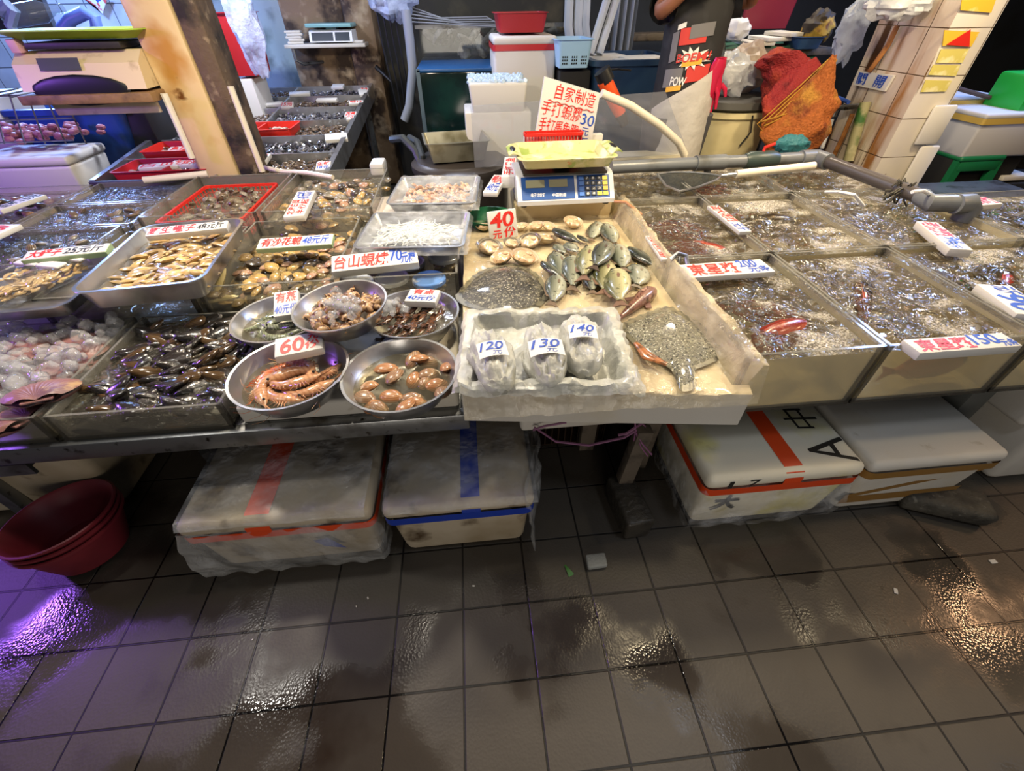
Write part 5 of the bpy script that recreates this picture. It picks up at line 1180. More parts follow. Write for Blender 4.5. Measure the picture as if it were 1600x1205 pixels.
f = MB(); f.box((-1.72, .90, .385), (-1.33, 1.0, .405), .003); f.box((-1.72, .89, .36), (-1.33, .90, .405)); part('shelf_bar', f, STEEL_D, tb)
# boxes at the right edge
bxE = foam_box('white foam box on the floor at the right edge, under the string tied box', 1.86, 2.40, .76, 1.15, .27, .05, FOAM, lid=False, r=.03)
bxF = foam_box('white foam box tied with purple string, stacked at the right edge under the tanks', 1.80, 2.40, .80, 1.2, .155, lid=False, m=FOAM, z=.272, r=.02, taper=.01)
f = MB(); f.tube([(1.80, .802, .40), (1.88, .796, .375), (1.98, .794, .37), (2.2, .794, .372)], .006, 6, flat=.5); f.tube([(1.88, .797, .375), (1.86, .79, .34), (1.84, .788, .33)], .005, 6, flat=.5)
f.tube([(1.80, .802, .38), (1.86, .796, .362), (1.92, .79, .335)], .005, 6, flat=.5); solo('pink_string', f, MATS['pink_string'], 'purple string tied round the foam box at the right edge', 'string')
f = MB(); f.box((1.695, .92, .0), (1.79, 1.2, .40), .01); solo('grey_brick', f, mat('grey_block', '#5b5d5a', .7), 'grey block standing in the gap left of the string tied box', 'block')
# crumbs on the floor
for k, (px, py, s) in enumerate(((1551, 878, .011), (1399, 924, .009), (575, 935, .004), (740, 916, .004), (395, 1000, .003), (557, 948, .003))):
    f = MB(); f.box((-s, -s * .6, 0), (s, s * .6, .003), .001, 1); solo('litter_flake', f, FOAM_CLEAN, 'tiny white flake lying on the wet floor tiles', 'litter', 'white flakes on the floor', loc=tuple(A(px, py, 0) + Vector((0, 0, .0008))), rot=(0, 0, k))
f = MB(); f.closed = False; f.grid(lambda u, v: ((u - .5) * .02 * (1 - v * .8), v * .04, .004 * math.sin(v * 3)), 4, 5); solo('green_leaf', f, mat('leaf_green', '#3f7a34', .5), 'small green leaf scrap on the wet floor near the stone chip', 'leaf', loc=tuple(A(893, 900, 0) + Vector((0, 0, .001))), rot=(0, 0, .4))
# ------------------------------------------------------------------ behind the counter, left
def boxpx(name, label, cat, x0, y0, x1, y1, y, d, m, bev=.012, group=None, taper=0, zb=None):
    """a box whose near face at depth y covers a rectangle of the photograph, d deep"""
    a, b_, c_ = B(x0, (y0 + y1) / 2, y), B(x1, (y0 + y1) / 2, y), B((x0 + x1) / 2, y1, y); top = B((x0 + x1) / 2, y0, y)
    z0 = c_.z if zb is None else zb
    f = MB(); f.box((-(b_.x - a.x) / 2, 0, 0), ((b_.x - a.x) / 2, d, top.z - z0), bev, taper=taper)
    return solo(name, f, m, label, cat, group, loc=((a.x + b_.x) / 2, y, z0))
LAV = FOAM_CLEAN
foam_box('white foam box lit purple, with a lid, standing at the far left beyond the tanks', -2.72, -2.20, 2.80, 3.15, .20, .045, LAV, z=.57, r=.02)
foam_box('white foam box lit purple under the lidded one at the far left', -2.74, -2.18, 2.76, 3.15, .568, lid=False, m=LAV, z=0, r=.02, taper=.01)
foam_box('pale foam box lit pink behind the lidded purple lit box', -2.02, -1.60, 3.25, 3.6, .62, lid=False, m=LAV, z=0, r=.02)
foam_box('tall white foam box at the left edge below the tile wall', -3.05, -2.72, 3.2, 3.6, 1.0, lid=False, m=LAV, r=.02)
t = thing('blue_tub', 'large blue plastic tub with fish scales stuck on it, behind the purple lit boxes', 'tub', (-2.42, 3.56, .54)); f = MB(); R = []
for off, z in ((-.06, 0), (0, .36), (.02, .36), (.02, .39), (-.02, .39), (-.07, .03)): R.append([(x, y, z) for x, y in rrect(.68 + 2 * off, .62 + 2 * off, .06)])
f.loft(R); part('tub', f, BLUE_P, t, sharp=50)
f = MB(); f.box((-.29, -.26, .28), (.29, .26, .30)); part('tub_water', f, mat('tub_water', '#274a7a', .1), t)
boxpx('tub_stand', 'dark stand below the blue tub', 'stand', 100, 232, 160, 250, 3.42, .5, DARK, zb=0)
# wire cage with pink meat
t = thing('wire_cage', 'wire cage holding pink shellfish meat at the left edge, below the shop scale', 'cage', (0, 0, 0)); f = MB(); y_ = 2.9
for k in range(6): f.tube([B(-40 + k * 28, 152, y_), B(-25 + k * 32, 225, y_)], .004, 5)
for yy in (152, 190, 225): f.tube([B(-50, yy, y_), B(115, yy - 6, y_)], .004, 5)
for k in range(6): f.tube([B(-40 + k * 28, 152, y_), B(-40 + k * 28, 152, y_) + Vector((0, .3, 0))], .004, 5)
part('wires', f, STEEL_D, t)
f = MB(); c = B(55, 200, 3.06)
for k in range(90): f.ell((c.x + RND.gauss(0, .12), c.y + RND.gauss(0, .05), c.z - .05 + .06 * RND.random()), .026, .02, .016, 8, 5)
solo('pink_meat', f, mat('pink_meat', '#a0606c', .4, spots=[('#c08890', 14, .5, .7)]), 'heap of pink shellfish meat inside the wire cage', 'meat', kind='stuff')
# scale on its board
SY = 2.62
t = thing('shop_scale', 'cream shop scale with a lime green pan on a rough board by the cream pillar', 'scale', (0, 0, 0)); a, b_ = B(34, 140, SY), B(245, 112, SY); zb = a.z - .01; x0, x1 = a.x, -1.50
f = MB(); f.loft([[(x, SY + y, zb + z) for y, z in ((0, 0), (.03, .10), (.10, .145), (.36, .145), (.38, 0))] for x in (x0, x0 + .02, x1 - .02, x1)])
part('housing', f, mat('cream_body', '#d8c49a', .4, spots=[('#a08a62', 9, .6, .75)]), t, sharp=25)
f = MB(); f.ell((0, 0, 0), .22, .012, .062, 24, 8); o = part('dark_arch', f, BLACK, t); o.location = ((x0 + x1) / 2 - .02, SY + .004, zb + .0)
q0, q1 = x0 + .12, x0 + .30
f = MB(); f.add([(q0, SY + .018, zb + .075), (q1, SY + .018, zb + .075), (q1, SY + .032, zb + .12), (q0, SY + .032, zb + .12)], [(0, 1, 2, 3)]); f.v = [(x, y - .004, z + .002) for x, y, z in f.v]; f.closed = False; part('display', f, mat('scale_display', '#4a4d50', .2), t)
f = MB(); f.box((x0 + .08, SY + .06, zb + .15), (x1 - .06, SY + .33, zb + .175), .004); part('platform', f, mat('dark_steel2', '#3a3634', .5, .5), t)
f = MB(); f.box((x0 + .02, SY + .05, zb + .14), (x0 + .06, SY + .10, zb + .19), .004); part('pink_wedge', f, mat('pinkish_plastic', '#d0a0a8', .5), t)
R = []
for off, z in ((-.05, 0), (0, .03), (.01, .03), (.01, .035), (-.01, .035), (-.06, .006)): R.append([(x, y, z) for x, y in rrect(.62 + 2 * off, .34 + 2 * off, .06)])
f = MB(); f.loft(R); o = part('pan', f, mat('lime_pan', '#9fbf3c', .4), t, 'lime green pan'); o.location = ((x0 + x1) / 2 + .02, SY + .19, zb + .185)
f = MB(); f.box((x0 - .02, SY - .03, zb - .05), (-1.48, SY + .40, zb - .012), .004); sb = solo('wooden_board', f, WOOD, 'rough brown board under the cream shop scale, fixed to the pillar', 'board')
f = MB(); f.box((-1.98, SY + .02, zb - .10), (-1.50, SY + .04, zb - .052), .003); solo('foam_board', f, FOAM_DIRTY, 'cream foam panel below the board of the shop scale', 'board')
f = MB(); f.tube([B(256, 146, 2.66), B(300, 247, 2.66)], .016, 8); solo('cream_strip', f, mat('cream_strip', '#ddd6c6', .5), 'thin cream strip leaning against the left side of the cream pillar', 'strip')
# things over the tile wall
f = MB(); f.tube([B(98, 47, 3.3), B(110, 30, 3.3), B(132, 20, 3.3), B(148, 28, 3.3), B(152, 48, 3.3)], .030, 10); solo('blue_hose', f, mat('hose_blue', '#5f7fd8', .4), 'thick blue hose bent over the dark machine at the left', 'hose')
boxpx('dark_machine', 'dark flat machine behind the lime green pan', 'machine', 96, 46, 165, 62, 3.3, .3, BLACK, zb=0)
f = MB(); f.tube([B(20, -10, 3.6), B(48, 52, 3.6)], .14, 8); solo('black_bag', f, mat('black_bag', '#26252a', .4, bump=(9, .6)), 'dark bundle hanging at the top left against the tile wall', 'bundle')
t = thing('glass_bottle', 'glass bottle lying over the dark bundle at the top left', 'bottle', B(52, 20, 3.35), rot=(0, 1.45, .25)); part('bottle', MB().lathe([(0, -.14), (.05, -.14), (.05, .04), (.02, .10), (.02, .15), (0, .15)], 20), clear('bottle_glass', (.8, .85, .85), .1, (.5, .55, .6), .04, 1.5), t)
f = MB(); f.tube([B(0, 20, 3.3), B(12, 5, 3.3), B(22, 15, 3.3), B(16, 40, 3.3), B(30, 60, 3.3)], .025, 8); solo('clear_hose', f, mat('hose_pale', '#8fa4c8', .3), 'pale hose coiled at the top left corner', 'hose')
f = MB(); f.closed = False; f.add([B(128, -4, 4.9), B(168, -4, 4.9), B(160, 22, 4.9), B(150, 10, 4.9)], [(0, 1, 2), (0, 2, 3)]); f.add([p + Vector((0, .012, 0)) for p in (B(128, -4, 4.9), B(168, -4, 4.9), B(160, 22, 4.9), B(150, 10, 4.9))], [(2, 1, 0), (3, 2, 0)])
solo('paper_pennant', f, mat('print_pennant', '#d94a4a', .6, spots=[('#e8e8ee', 16, .45, .5), ('#3050c0', 24, .6, .63)]), 'red white and blue printed pennant on the tile wall', 'pennant')
for k in range(3):
    f = MB(); f.tube([B(14 + k * 16, -4, 3.9), B(40 + k * 14, 40, 3.9), B(58 + k * 10, 62, 3.9)], .006, 5); solo('black_cable', f, BLACK, 'black cable hanging across the tile wall at the top left', 'cable', 'cables at the top left')
def crumple(label, c, rx, ry, rz, m, seed, name='plastic_bag', cat='plastic bag', amp=.35, n=26):
    b = MB()
    def fn(p):
        q = Vector((p.x / rx, p.y / ry, p.z / rz)); k = 1 + amp * (abs(noise.noise(q * 1.7 + Vector((seed, 0, 0)))) * 1.6 - .3) + amp * .5 * noise.noise(q * 4 + Vector((0, seed, 0)))
        return p * k
    b.ell((0, 0, 0), rx, ry, rz, n, n // 2 + 3, fn=fn); return solo(name, b, m, label, cat, loc=c, sharp=35)
BAGW = mat('bag_white', '#d4d8e0', .3, film=(.05, .45, 6), bump=(14, .8, .02))
BAGB = mat('bag_bluish', '#b8c4e0', .25, film=(.15, .6, 6), bump=(14, .9, .02))
# ------------------------------------------------------------------ second stall
zs = lambda y: .66 + max(0, (y - 2.66)) * .09
t = thing('second_stall', 'second sloping shellfish stall behind the pillar, divided by worn steel rails', 'stall', (0, 0, 0))
def bar(p, q, w_, h):
    p, q = Vector(p), Vector(q); d = (q - p).normalized(); n = Vector((-d.y, d.x, 0)).normalized() * w_ / 2; u = Vector((0, 0, h / 2))
    f = MB(); f.add([p - n - u, p + n - u, p + n + u, p - n + u, q - n - u, q + n - u, q + n + u, q - n + u], [(0, 1, 2, 3), (7, 6, 5, 4), (0, 4, 5, 1), (1, 5, 6, 2), (2, 6, 7, 3), (3, 7, 4, 0)]); return f
ys = [2.68, 3.0, 3.33, 3.66, 3.99, 4.31, 4.62]
f = MB(); f.add([(x, y, zs(y) - .05 - e) for e in (0, .03) for x, y in ((-2.02, 2.68), (-.80, 2.68), (-.80, 4.62), (-2.02, 4.62))], [(0, 1, 2, 3), (7, 6, 5, 4), (0, 4, 5, 1), (1, 5, 6, 2), (2, 6, 7, 3), (3, 7, 4, 0)]); part('sloping_tray', f, STEEL_D, t)
for x in (-2.03, -.79): part('side_rail', bar((x, 2.66, zs(2.66) - .03), (x, 4.63, zs(4.63) - .03), .03, .11), STEEL, t)
part('middle_rail', bar((-1.41, 2.68, zs(2.68) - .02), (-1.41, 4.62, zs(4.62) - .02), .014, .06), STEEL, t)
for y in ys: part('cross_rail', bar((-2.03, y, zs(y) - .02), (-.79, y, zs(y) - .02), .016, .065), STEEL, t)
f = MB(); f.box((-2.04, 2.64, zs(2.66) - .20), (-.78, 2.665, zs(2.66) + .02), .003); part('front_panel', f, mat('stall_front', '#2a2626', .5), t)
for x in (-1.98, -.84):
    for y in (2.75, 4.5): f = MB(); f.box((x - .02, y - .02, 0), (x + .02, y + .02, zs(y) - .07)); part('leg', f, STEEL_D, t)
SHG = [mat('wet_grey_shell', '#5e5c60', .12, spots=[('#a9a6a8', 30, .55, .65), ('#2f2d30', 18, .5, .6)], coat=1), mat('wet_brown_shell', '#5a4c40', .12, spots=[('#93806a', 30, .55, .65)], coat=1)]
for i in range(6):
    for j, (x0, x1) in enumerate(((-2.0, -1.43), (-1.39, -.82))):
        b = MB()
        for k in range(300):
            y = RND.uniform(ys[i] + .02, ys[i + 1] - .02)
            M = Matrix.Translation((RND.uniform(x0, x1), y, zs(y) - .038 + RND.random() * .02)) @ Euler((RND.uniform(-.6, .6), RND.uniform(-.6, .6), RND.random() * 6)).to_matrix().to_4x4()
            b.ell((0, 0, 0), .020, .014, .009, 6, 4, M)
        rows = ('first', 'second', 'third', 'fourth', 'fifth', 'last')
        solo('small_shellfish', b, SHG[(i + j) % 2], 'bed of tiny wet shells in the %s row of the second stall, %s compartment' % (rows[i], ('left hand', 'right hand')[j]), 'shellfish', kind='stuff')
def rtray(label, x0, x1, y0, y1, z, m):
    t = thing('red_tray', label, 'tray', ((x0 + x1) / 2, (y0 + y1) / 2, z)); part('tray', tray_mesh(x1 - x0, y1 - y0, .06, .02, .01), m, t, sharp=50)
    f = MB(); f.box((-.006, -(y1 - y0) / 2 + .01, .004), (.006, (y1 - y0) / 2 - .01, .055)); part('divider', f, m, t)
    for sx in (-1, 1):
        f = MB()
        for k in range(26): f.ell((sx * (x1 - x0) * .24 + RND.gauss(0, .04), RND.gauss(0, .035), .014 + .02 * RND.random()), .02, .015, .010, 7, 5)
        part('shell_meat', f, mat('stall_meat', '#b99a86', .3, spots=[('#6d564a', 20, .5, .7)]), t, kind='stuff')
    return t
rtray('bright red divided plastic tray of shell meat in the middle of the second stall', -1.62, -1.16, 3.36, 3.62, zs(3.36) - .015, RED_P)
rtray('dark red plastic tray at the front left corner of the second stall', -1.96, -1.45, 2.72, 2.98, zs(2.72) - .02, mat('tray_dark_red', '#b0202a', .4))
rtray('red tray behind the cream pillar in the first rows of the second stall', -1.95, -1.50, 3.03, 3.28, zs(3.03) - .02, RED_P)
T2 = [((516, 262), (536, 242), .08, .10, '生蚝', '18元'), ((620, 180), (640, 178), .08, .09, '花螺', None), ((560, 186), (566, 178), .05, .09, '斤25', None), ((545, 216), (552, 212), .14, .1, None, None), ((512, 160), (560, 158), .16, .05, '', None), ((470, 152), (500, 150), .16, .06, None, None), ((585, 163), (590, 158), .11, .06, '蚬12', None), ((575, 150), (578, 146), .07, .12, None, None), ((597, 147), (600, 142), .07, .09, '30', None), ((605, 134), (606, 130), .08, .06, None, None),
      ((430, 166), (432, 160), .12, .06, None, None), ((450, 168), (455, 162), .09, .10, '15元', None), ((395, 158), (400, 152), .14, .05, None, None), ((530, 143), (533, 140), .10, .08, None, None), ((300, 258), (310, 250), .22, .06, '生猛海鲜', None), ((290, 236), (296, 230), .18, .06, '象拔蚌', None), ((250, 262), (256, 256), .2, .05, '白贝', None), ((408, 250), (414, 244), .10, .1, '蛏', None), ((378, 200), (384, 196), .14, .05, '花甲', None), ((350, 246), (356, 242), .12, .05, None, None)]
where = ['at the near right corner of the second stall', 'hung on the right hand rail of the second stall', 'by the yellow strip in the middle of the second stall', 'blank, on the right hand rail above the near corner', 'long, in the fourth row of the second stall', 'long and blank beside it in the fourth row', 'near the right rail, fifth row', 'blank, fifth row near the far right corner', 'reading 30 at the far right', 'blank, at the far right corner', 'blank, left part of the fourth row', 'reading 15 left of the long boards', 'long and blank at the far left', 'blank, in the farthest row', 'long, crossing the dark red tray', 'long, behind the dark red tray', 'leaning at the front left corner', 'at the front rail beside the cream hose', 'just above the bright red tray, left', 'blank, just left of the pillar foot']
for (p, q, wd, dp, tx, tx2), wh in zip(T2, where):
    P = A(*p, .72); 
    for _ in range(6): P = A(*p, zs(P.y) + .012)
    rz = RND.uniform(-.15, .25); P.x = min(P.x, -.80 - wd * .3); P.z = zs(P.y) + .010
    t = thing('price_sign', 'small foam price board ' + wh, 'sign', P + Vector((0, 0, -.004)), rz, 'small price boards on the second stall', rot=(.18, 0, rz)); f = MB(); f.box((-wd / 2, -dp / 2, 0), (wd / 2, dp / 2, .022), .004); part('board', f, FOAM_CLEAN, t)
    if tx: write(t, tx, (.08, .45 if tx2 else .1, .92, .92), RED_TXT, lambda u, v, wd=wd, dp=dp: ((u - .5) * wd, (v - .5) * dp, .0228), name='red_lettering')
    if tx2: write(t, tx2, (.1, .06, .9, .42), BLUE_TXT, lambda u, v, wd=wd, dp=dp: ((u - .5) * wd, (v - .5) * dp, .0228), name='blue_lettering')
f = MB(); f.tube([A(415, 262, .70), A(440, 268, .70), A(480, 270, .70), A(520, 277, .70)], .012, 8); solo('cream_hose', f, mat('cream_hose', '#cfc6b4', .4), 'cream hose lying along the front rail of the second stall', 'hose')
f = MB(); f.tube([B(360, 135, 2.6), B(410, 268, 2.6)], .015, 10); solo('cream_pole', f, MATS['cream_hose'], 'thin cream pole leaning against the dark edge of the pillar', 'pole')
f = MB(); f.tube([A(225, 282, .70), A(325, 272, .70)], .018, 10); solo('wooden_stick', f, MATS['cream_hose'], 'cream stick lying over the dark red tray, left of the pillar', 'stick')
f = MB(); f.tube([B(588, 105, 4.66), B(598, 114, 4.62), B(612, 128, 4.58)], [.02, .016, .012], 8); solo('gutting_tool', f, mat('red_black', '#6a2a22', .4, spots=[('#181818', 6, .5, .52)]), 'red and black tool handle at the far right corner of the second stall', 'tool')
t = thing('red_tub', 'tall red plastic tub hung between the dark pillar edge and the teal panel', 'tub', (0, 0, 0)); a, b_ = B(324, 20, 3.9), B(366, 20, 3.9); c_ = B(350, 122, 3.9)
f = tray_mesh(b_.x - a.x + .06, .34, a.z - c_.z, .04, .03, .006, .014); f.v = [(x + (a.x + b_.x) / 2, y + 4.1, z + c_.z) for x, y, z in f.v]; part('tub', f, mat('tub_bright_red', '#b3242a', .4), t, sharp=50)
boxpx('foam_box', 'pale foam box standing under the red tub behind the second stall', 'box', 352, 124, 400, 165, 3.95, .3, FOAM_CLEAN, zb=0)
crumple('clear plastic bag hanging from above, right of the red tub', B(382, 35, 3.8), .09, .05, .24, BAGB, 21)
# small shelf with scale
SYY = 4.5
a, b_ = B(443, 70, SYY), B(572, 78, SYY); z = a.z
t = thing('wall_shelf', 'small white shelf on a bent steel bracket against the rusty column', 'shelf', (0, 0, 0)); f = MB(); f.box((a.x, SYY, z - .025), (b_.x, 4.74, z), .005); part('board', f, FOAM, t)
f = MB(); f.tube([(a.x + .06, SYY + .02, z - .03), (a.x + .06, SYY + .02, z - .10), (a.x + .10, SYY + .05, z - .13), (a.x + .22, 4.72, z - .13)], .012, 8); part('bracket', f, STEEL_D, t)
cx = (B(480, 60, SYY).x + B(552, 60, SYY).x) / 2; t = thing('price_scale', 'small white price scale with a teal platform on the wall shelf', 'scale', (cx, SYY + .02, z), -.06); hw2 = .17
f = MB(); f.loft([[(x, y, q) for y, q in ((-.01, .01), (.02, .075), (.04, .085), (.18, .085), (.2, .01))] for x in (-hw2, -hw2 + .01, hw2 - .01, hw2)]); part('housing', f, BODY, t, sharp=25)
for u0, u1 in ((-.15, .02), (.035, .15)): f = MB(); f.closed = False; f.add([(u0, -.009, .018), (u1, -.009, .018), (u1, .016, .070), (u0, .016, .070)], [(0, 1, 2, 3)]); part('dark_panel', f, mat('panel_dark', '#30373f', .3), t)
f = MB(); f.box((-hw2 - .01, -.01, .10), (hw2 + .01, .2, .125), .006); f.box((-.04, .06, .08), (.04, .14, .105)); part('platform', f, mat('teal_steel', '#7fb0b4', .35), t)
for k in range(6): px = 447 + (k % 2) * 16; f = MB(); f.box((-.06, -.04, 0), (.06, .04, .016), .004); solo('foam_label', f, FOAM_CLEAN, 'stacked pinkish foam label on the left end of the wall shelf' if k < 5 else 'foam label lying right of the scale on the wall shelf', 'label', 'labels on the wall shelf' if k < 5 else None, loc=((B(457, 62, SYY).x + .01 * (k % 2)) if k < 5 else B(556, 72, SYY).x, SYY + .07, z + .001 + (.017 * k if k < 5 else 0)), rot=(0, 0, RND.uniform(-.3, .3)))
# things round the column
f = MB(); f.tube([B(634, 15, 4.1), B(640, 60, 4.1), B(645, 110, 4.1), B(640, 165, 4.1), B(632, 188, 4.1)], .035, 10); solo('grey_pipe', f, mat('pipe_grey', '#8a8f9a', .4), 'thick grey hose hanging between the rusty column and the blue tank', 'pipe')
for k in range(4): f = MB(); f.tube([B(585 + k * 9, -5, 4.3), B(598 + k * 9, 70, 4.3), B(612 + k * 8, 130, 4.3), B(622 + k * 6, 175, 4.3)], .007, 6); solo('black_cable', f, BLACK, 'black cable hanging in front of the rusty column', 'cable', 'cables at the rusty column')
f = MB(); f.tube([B(640, 215, 3.2), B(652, 222, 3.0), B(660, 245, 2.9), B(662, 275, 2.9)], .02, 8); f.tube([B(612, 218, 3.1), B(630, 216, 3.0), B(648, 235, 2.95), B(660, 262, 2.9)], .022, 8); solo('dark_hose', f, mat('hose_dark', '#3c4040', .4), 'dark hose arching over the gap beside the second stall', 'hose')
crumple('white blue plastic bags bunched at the top of the rusty column', B(612, -2, 4.3), .16, .1, .12, BAGB, 2)
# ------------------------------------------------------------------ behind the counter, middle
t = thing('oyster_tank', 'dim glass tank of oyster shells high against the back wall', 'tank', (0, 0, 0)); y_ = 4.4; a, b_ = B(655, 98, y_), B(892, 88, y_)
f = MB(); f.box((a.x, y_, a.z - .04), (b_.x, y_ + .5, a.z), .004); part('base', f, STEEL_D, t)
f = MB(); f.box((a.x, y_ + .45, a.z), (b_.x, y_ + .5, 1.6)); part('back_panel', f, mat('mossy_panel', '#2c2a20', .7, spots=[('#4a4432', 5, .5, .7)]), t)
f = MB(); f.box((a.x, y_, a.z), (b_.x, y_ + .008, a.z + .22)); part('front_pane', f, clear('dim_pane', (.9, .92, .9), .03, (.3, .3, .26), .04, 1.45), t)
f = MB(); f.box((a.x, y_ - .01, a.z + .21), (b_.x, y_ + .012, a.z + .235)); part('rail', f, STEEL_D, t)
for lx in (a.x + .05, b_.x - .05): f = MB(); f.box((lx - .02, y_ + .1, 0), (lx + .02, y_ + .14, a.z - .04)); part('leg', f, STEEL_D, t)
OY = mat('oyster', '#6c665c', .6, spots=[('#a49c90', 12, .5, .65), ('#3a352e', 9, .55, .7)], bump=(30, .8))
rows_ = ('lower', 'upper')
for k in range(34):
    x = a.x + .08 + (b_.x - a.x - .16) * RND.random(); zz = a.z + .05 + .12 * RND.random() * (1.3 if k < 26 else 1)
    b = MB(); sd = RND.random() * 50; b.ell((0, 0, 0), .09, .055, .03, 14, 8, fn=lambda p: p * (1 + .45 * noise.noise(Vector(p) * 22 + Vector((sd, 0, 0))))); solo('oyster', b, OY, 'rough grey oyster shell heaped in the dim tank at the back', 'oyster', 'oysters in the back tank', loc=(x, y_ + .12 + .2 * RND.random(), zz), rot=(RND.random(), RND.random(), RND.random() * 6))
for k in range(5): f = MB(); f.tube([B(640, 10 + k * 6, 4.3), B(690 + k * 12, 28 + k * 3, 4.35), B(760 + k * 6, 26 + k * 4, 4.38), B(800 + k * 14, 52 + k * 3, 4.38)], .004, 5); solo('air_hose', f, mat('hose_dim', '#8d9096', .4), 'thin pale air hose draped over the oyster tank', 'hose', 'air hoses over the oyster tank')
t = thing('blue_tank', 'tall blue rimmed tank of dark green water in the middle background', 'tank', (0, 0, 0)); y_ = 3.75; a, b_ = B(652, 108, y_), B(800, 106, y_)
f = MB(); f.box((a.x, y_, 0), (b_.x, y_ + .6, a.z - .02), .01); part('body', f, mat('dark_green_glass', '#0e201e', .12, spots=[('#173a30', 3, .5, .75)]), t)
f = MB(); f.box((a.x - .01, y_ - .012, a.z - .022), (b_.x + .01, y_ + .61, a.z), .006); part('rim', f, mat('rim_blue', '#1f4f80', .35), t)
f = MB(); f.box((a.x - .012, y_ - .012, .55), (a.x + .015, y_, a.z)); part('corner_strip', f, mat('strip_grey', '#54656f', .4), t)
t = foam_box('tall white foam box sealed with red tape round its lid, middle background', B(770, 60, 3.45).x, B(871, 60, 3.45).x, 3.45, 3.9, B(820, 56, 3.45).z - .35, .05, FOAM_CLEAN, z=.35, tape=mat('red_tape', '#b8232a', .35), tapes=('seam',), r=.02, taper=.0, lip=.004)
boxpx('foam_box', 'low foam box supporting the tall red taped box', 'box', 775, 235, 865, 262, 3.5, .4, FOAM, zb=0)
def basket(label, x0, y0, x1, y1, y, d, m, name='plastic_basket', slots=True, cat='basket'):
    a, b_, c_ = B(x0, y0, y), B(x1, y0, y), B((x0 + x1) / 2, y1, y); wd, h = b_.x - a.x, a.z - c_.z
    t = thing(name, label, cat, ((a.x + b_.x) / 2, y + d / 2, c_.z)); f = tray_mesh(wd, d, h, .03, .02, .006, .012)
    for i in range(3 if slots else 0):
        for j in range(3):
            for q in range(3): x = (-.34 + .27 * i) * wd + q * wd * .06; f.box((x, -d / 2 - .004 + .02 * (1 - (.2 + .1 * j)), h * (.16 + .11 * j)), (x + wd * .03, -d / 2 + .02, h * (.22 + .11 * j)), mi=1)
    part('shell', f, [m, DARK], t, sharp=45)
    return t
basket('red plastic basket on top of the tall red taped foam box', 776, 20, 856, 52, 3.5, .34, mat('basket_red', '#a8252c', .45), slots=False)
basket('light blue slotted plastic basket beside the tall red taped foam box', 872, 62, 928, 108, 3.3, .34, mat('basket_blue', '#9cc4e4', .45))
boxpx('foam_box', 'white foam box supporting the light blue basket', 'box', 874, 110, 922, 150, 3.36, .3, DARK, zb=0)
f = foam_box('open foam box of bluish ice behind the acrylic panel', B(730, 140, 3.0).x, B(827, 140, 3.0).x, 3.0, 3.35, .16, lid=False, m=FOAM_CLEAN, z=B(780, 165, 3.0).z - .05, r=.015)
q = MB(); q.closed = False
for k in range(150):
    s = .012; q.box((-s, -s, -s), (s, s, s), .004, 1, Matrix.Translation((RND.uniform(B(734, 140, 3).x, B(822, 140, 3).x), RND.uniform(3.02, 3.32), f.location.z + .16 + .006 * RND.random())) @ Euler((RND.random() * 3, RND.random(), 0)).to_matrix().to_4x4())
solo('crushed_ice', q, mat('blue_ice', '#b8d0e8', .2), 'bluish crushed ice filling the open foam box behind the acrylic panel', 'ice', kind='stuff')
boxpx('foam_box', 'lower foam box behind the acrylic panel under the ice box', 'box', 728, 175, 830, 240, 3.02, .33, FOAM, zb=0)
# steel trays and pot
y_ = 2.82
p = A(712, 228, .74); t = thing('steel_tray', 'deep steel tray standing on the dark pot left of the acrylic panel', 'tray', (p.x, p.y, .68), .12); part('pan', tray_mesh(.36, .30, .11, .02, .03), mat('tray_dull', '#a39f8c', .35, .8, spots=[('#6b6650', 6, .5, .7)]), t, sharp=50)
t = thing('round_pot', 'dark round pot with a flat lid behind the film wrapped trays', 'pot', (p.x + .02, p.y + .02, 0)); part('pot', MB().lathe([(0, 0), (.27, 0), (.29, .60), (.30, .62), (.30, .65), (.27, .66), (.26, .672), (0, .675)], 40), mat('pot_dark', '#3a3430', .4), t)
boxpx('foam_box', 'white foam scrap beside the second stall, lit from above', 'box', 578, 256, 600, 275, 2.80, .14, FOAM_CLEAN); boxpx('dark_stand', 'dark stand carrying the white foam scrap beside the second stall', 'stand', 575, 275, 603, 300, 2.81, .12, DARK, zb=0)
# big writing board
t = thing('writing_board', 'tall white foam board with red Chinese writing and blue 30 behind the price scale', 'sign', (0, 0, 0)); y_ = 2.36
cr = [B(836, 215, y_), B(922, 232, y_), B(938, 146, y_), B(851, 120, y_)]
f = MB(); f.add([tuple(p + Vector((0, dy, 0))) for dy in (0, .022) for p in cr], [(0, 1, 2, 3), (7, 6, 5, 4), (0, 4, 5, 1), (1, 5, 6, 2), (2, 6, 7, 3), (3, 7, 4, 0)]); part('board', f, FOAM_CLEAN, t)
wf = lambda u, v: (cr[0] * (1 - u) * (1 - v) + cr[1] * u * (1 - v) + cr[2] * u * v + cr[3] * (1 - u) * v) + Vector((0, -.0012, 0))
for s_, bx, m in (('自家制造', (.22, .72, .94, .97), R_), ('手打蝦膠', (.03, .42, .74, .66), R_), ('手打墨魚膠', (.03, .14, .72, .38), R_), ('30', (.74, .40, .98, .60), B_), ('元', (.78, .22, .92, .36), B_), ('斤', (.80, .04, .94, .18), B_)): write(t, s_, bx, m, wf, name='red_lettering' if m is R_ else 'blue_lettering', bold=.0, wob=.03)
f = MB(); f.closed = False
f.tube([Vector(wf(.12 + .82 * k / 24, .665 - .0 + .012 * math.sin(k * 1.6))) for k in range(25)], .0022, 5); part('wavy_line', f, R_, t)
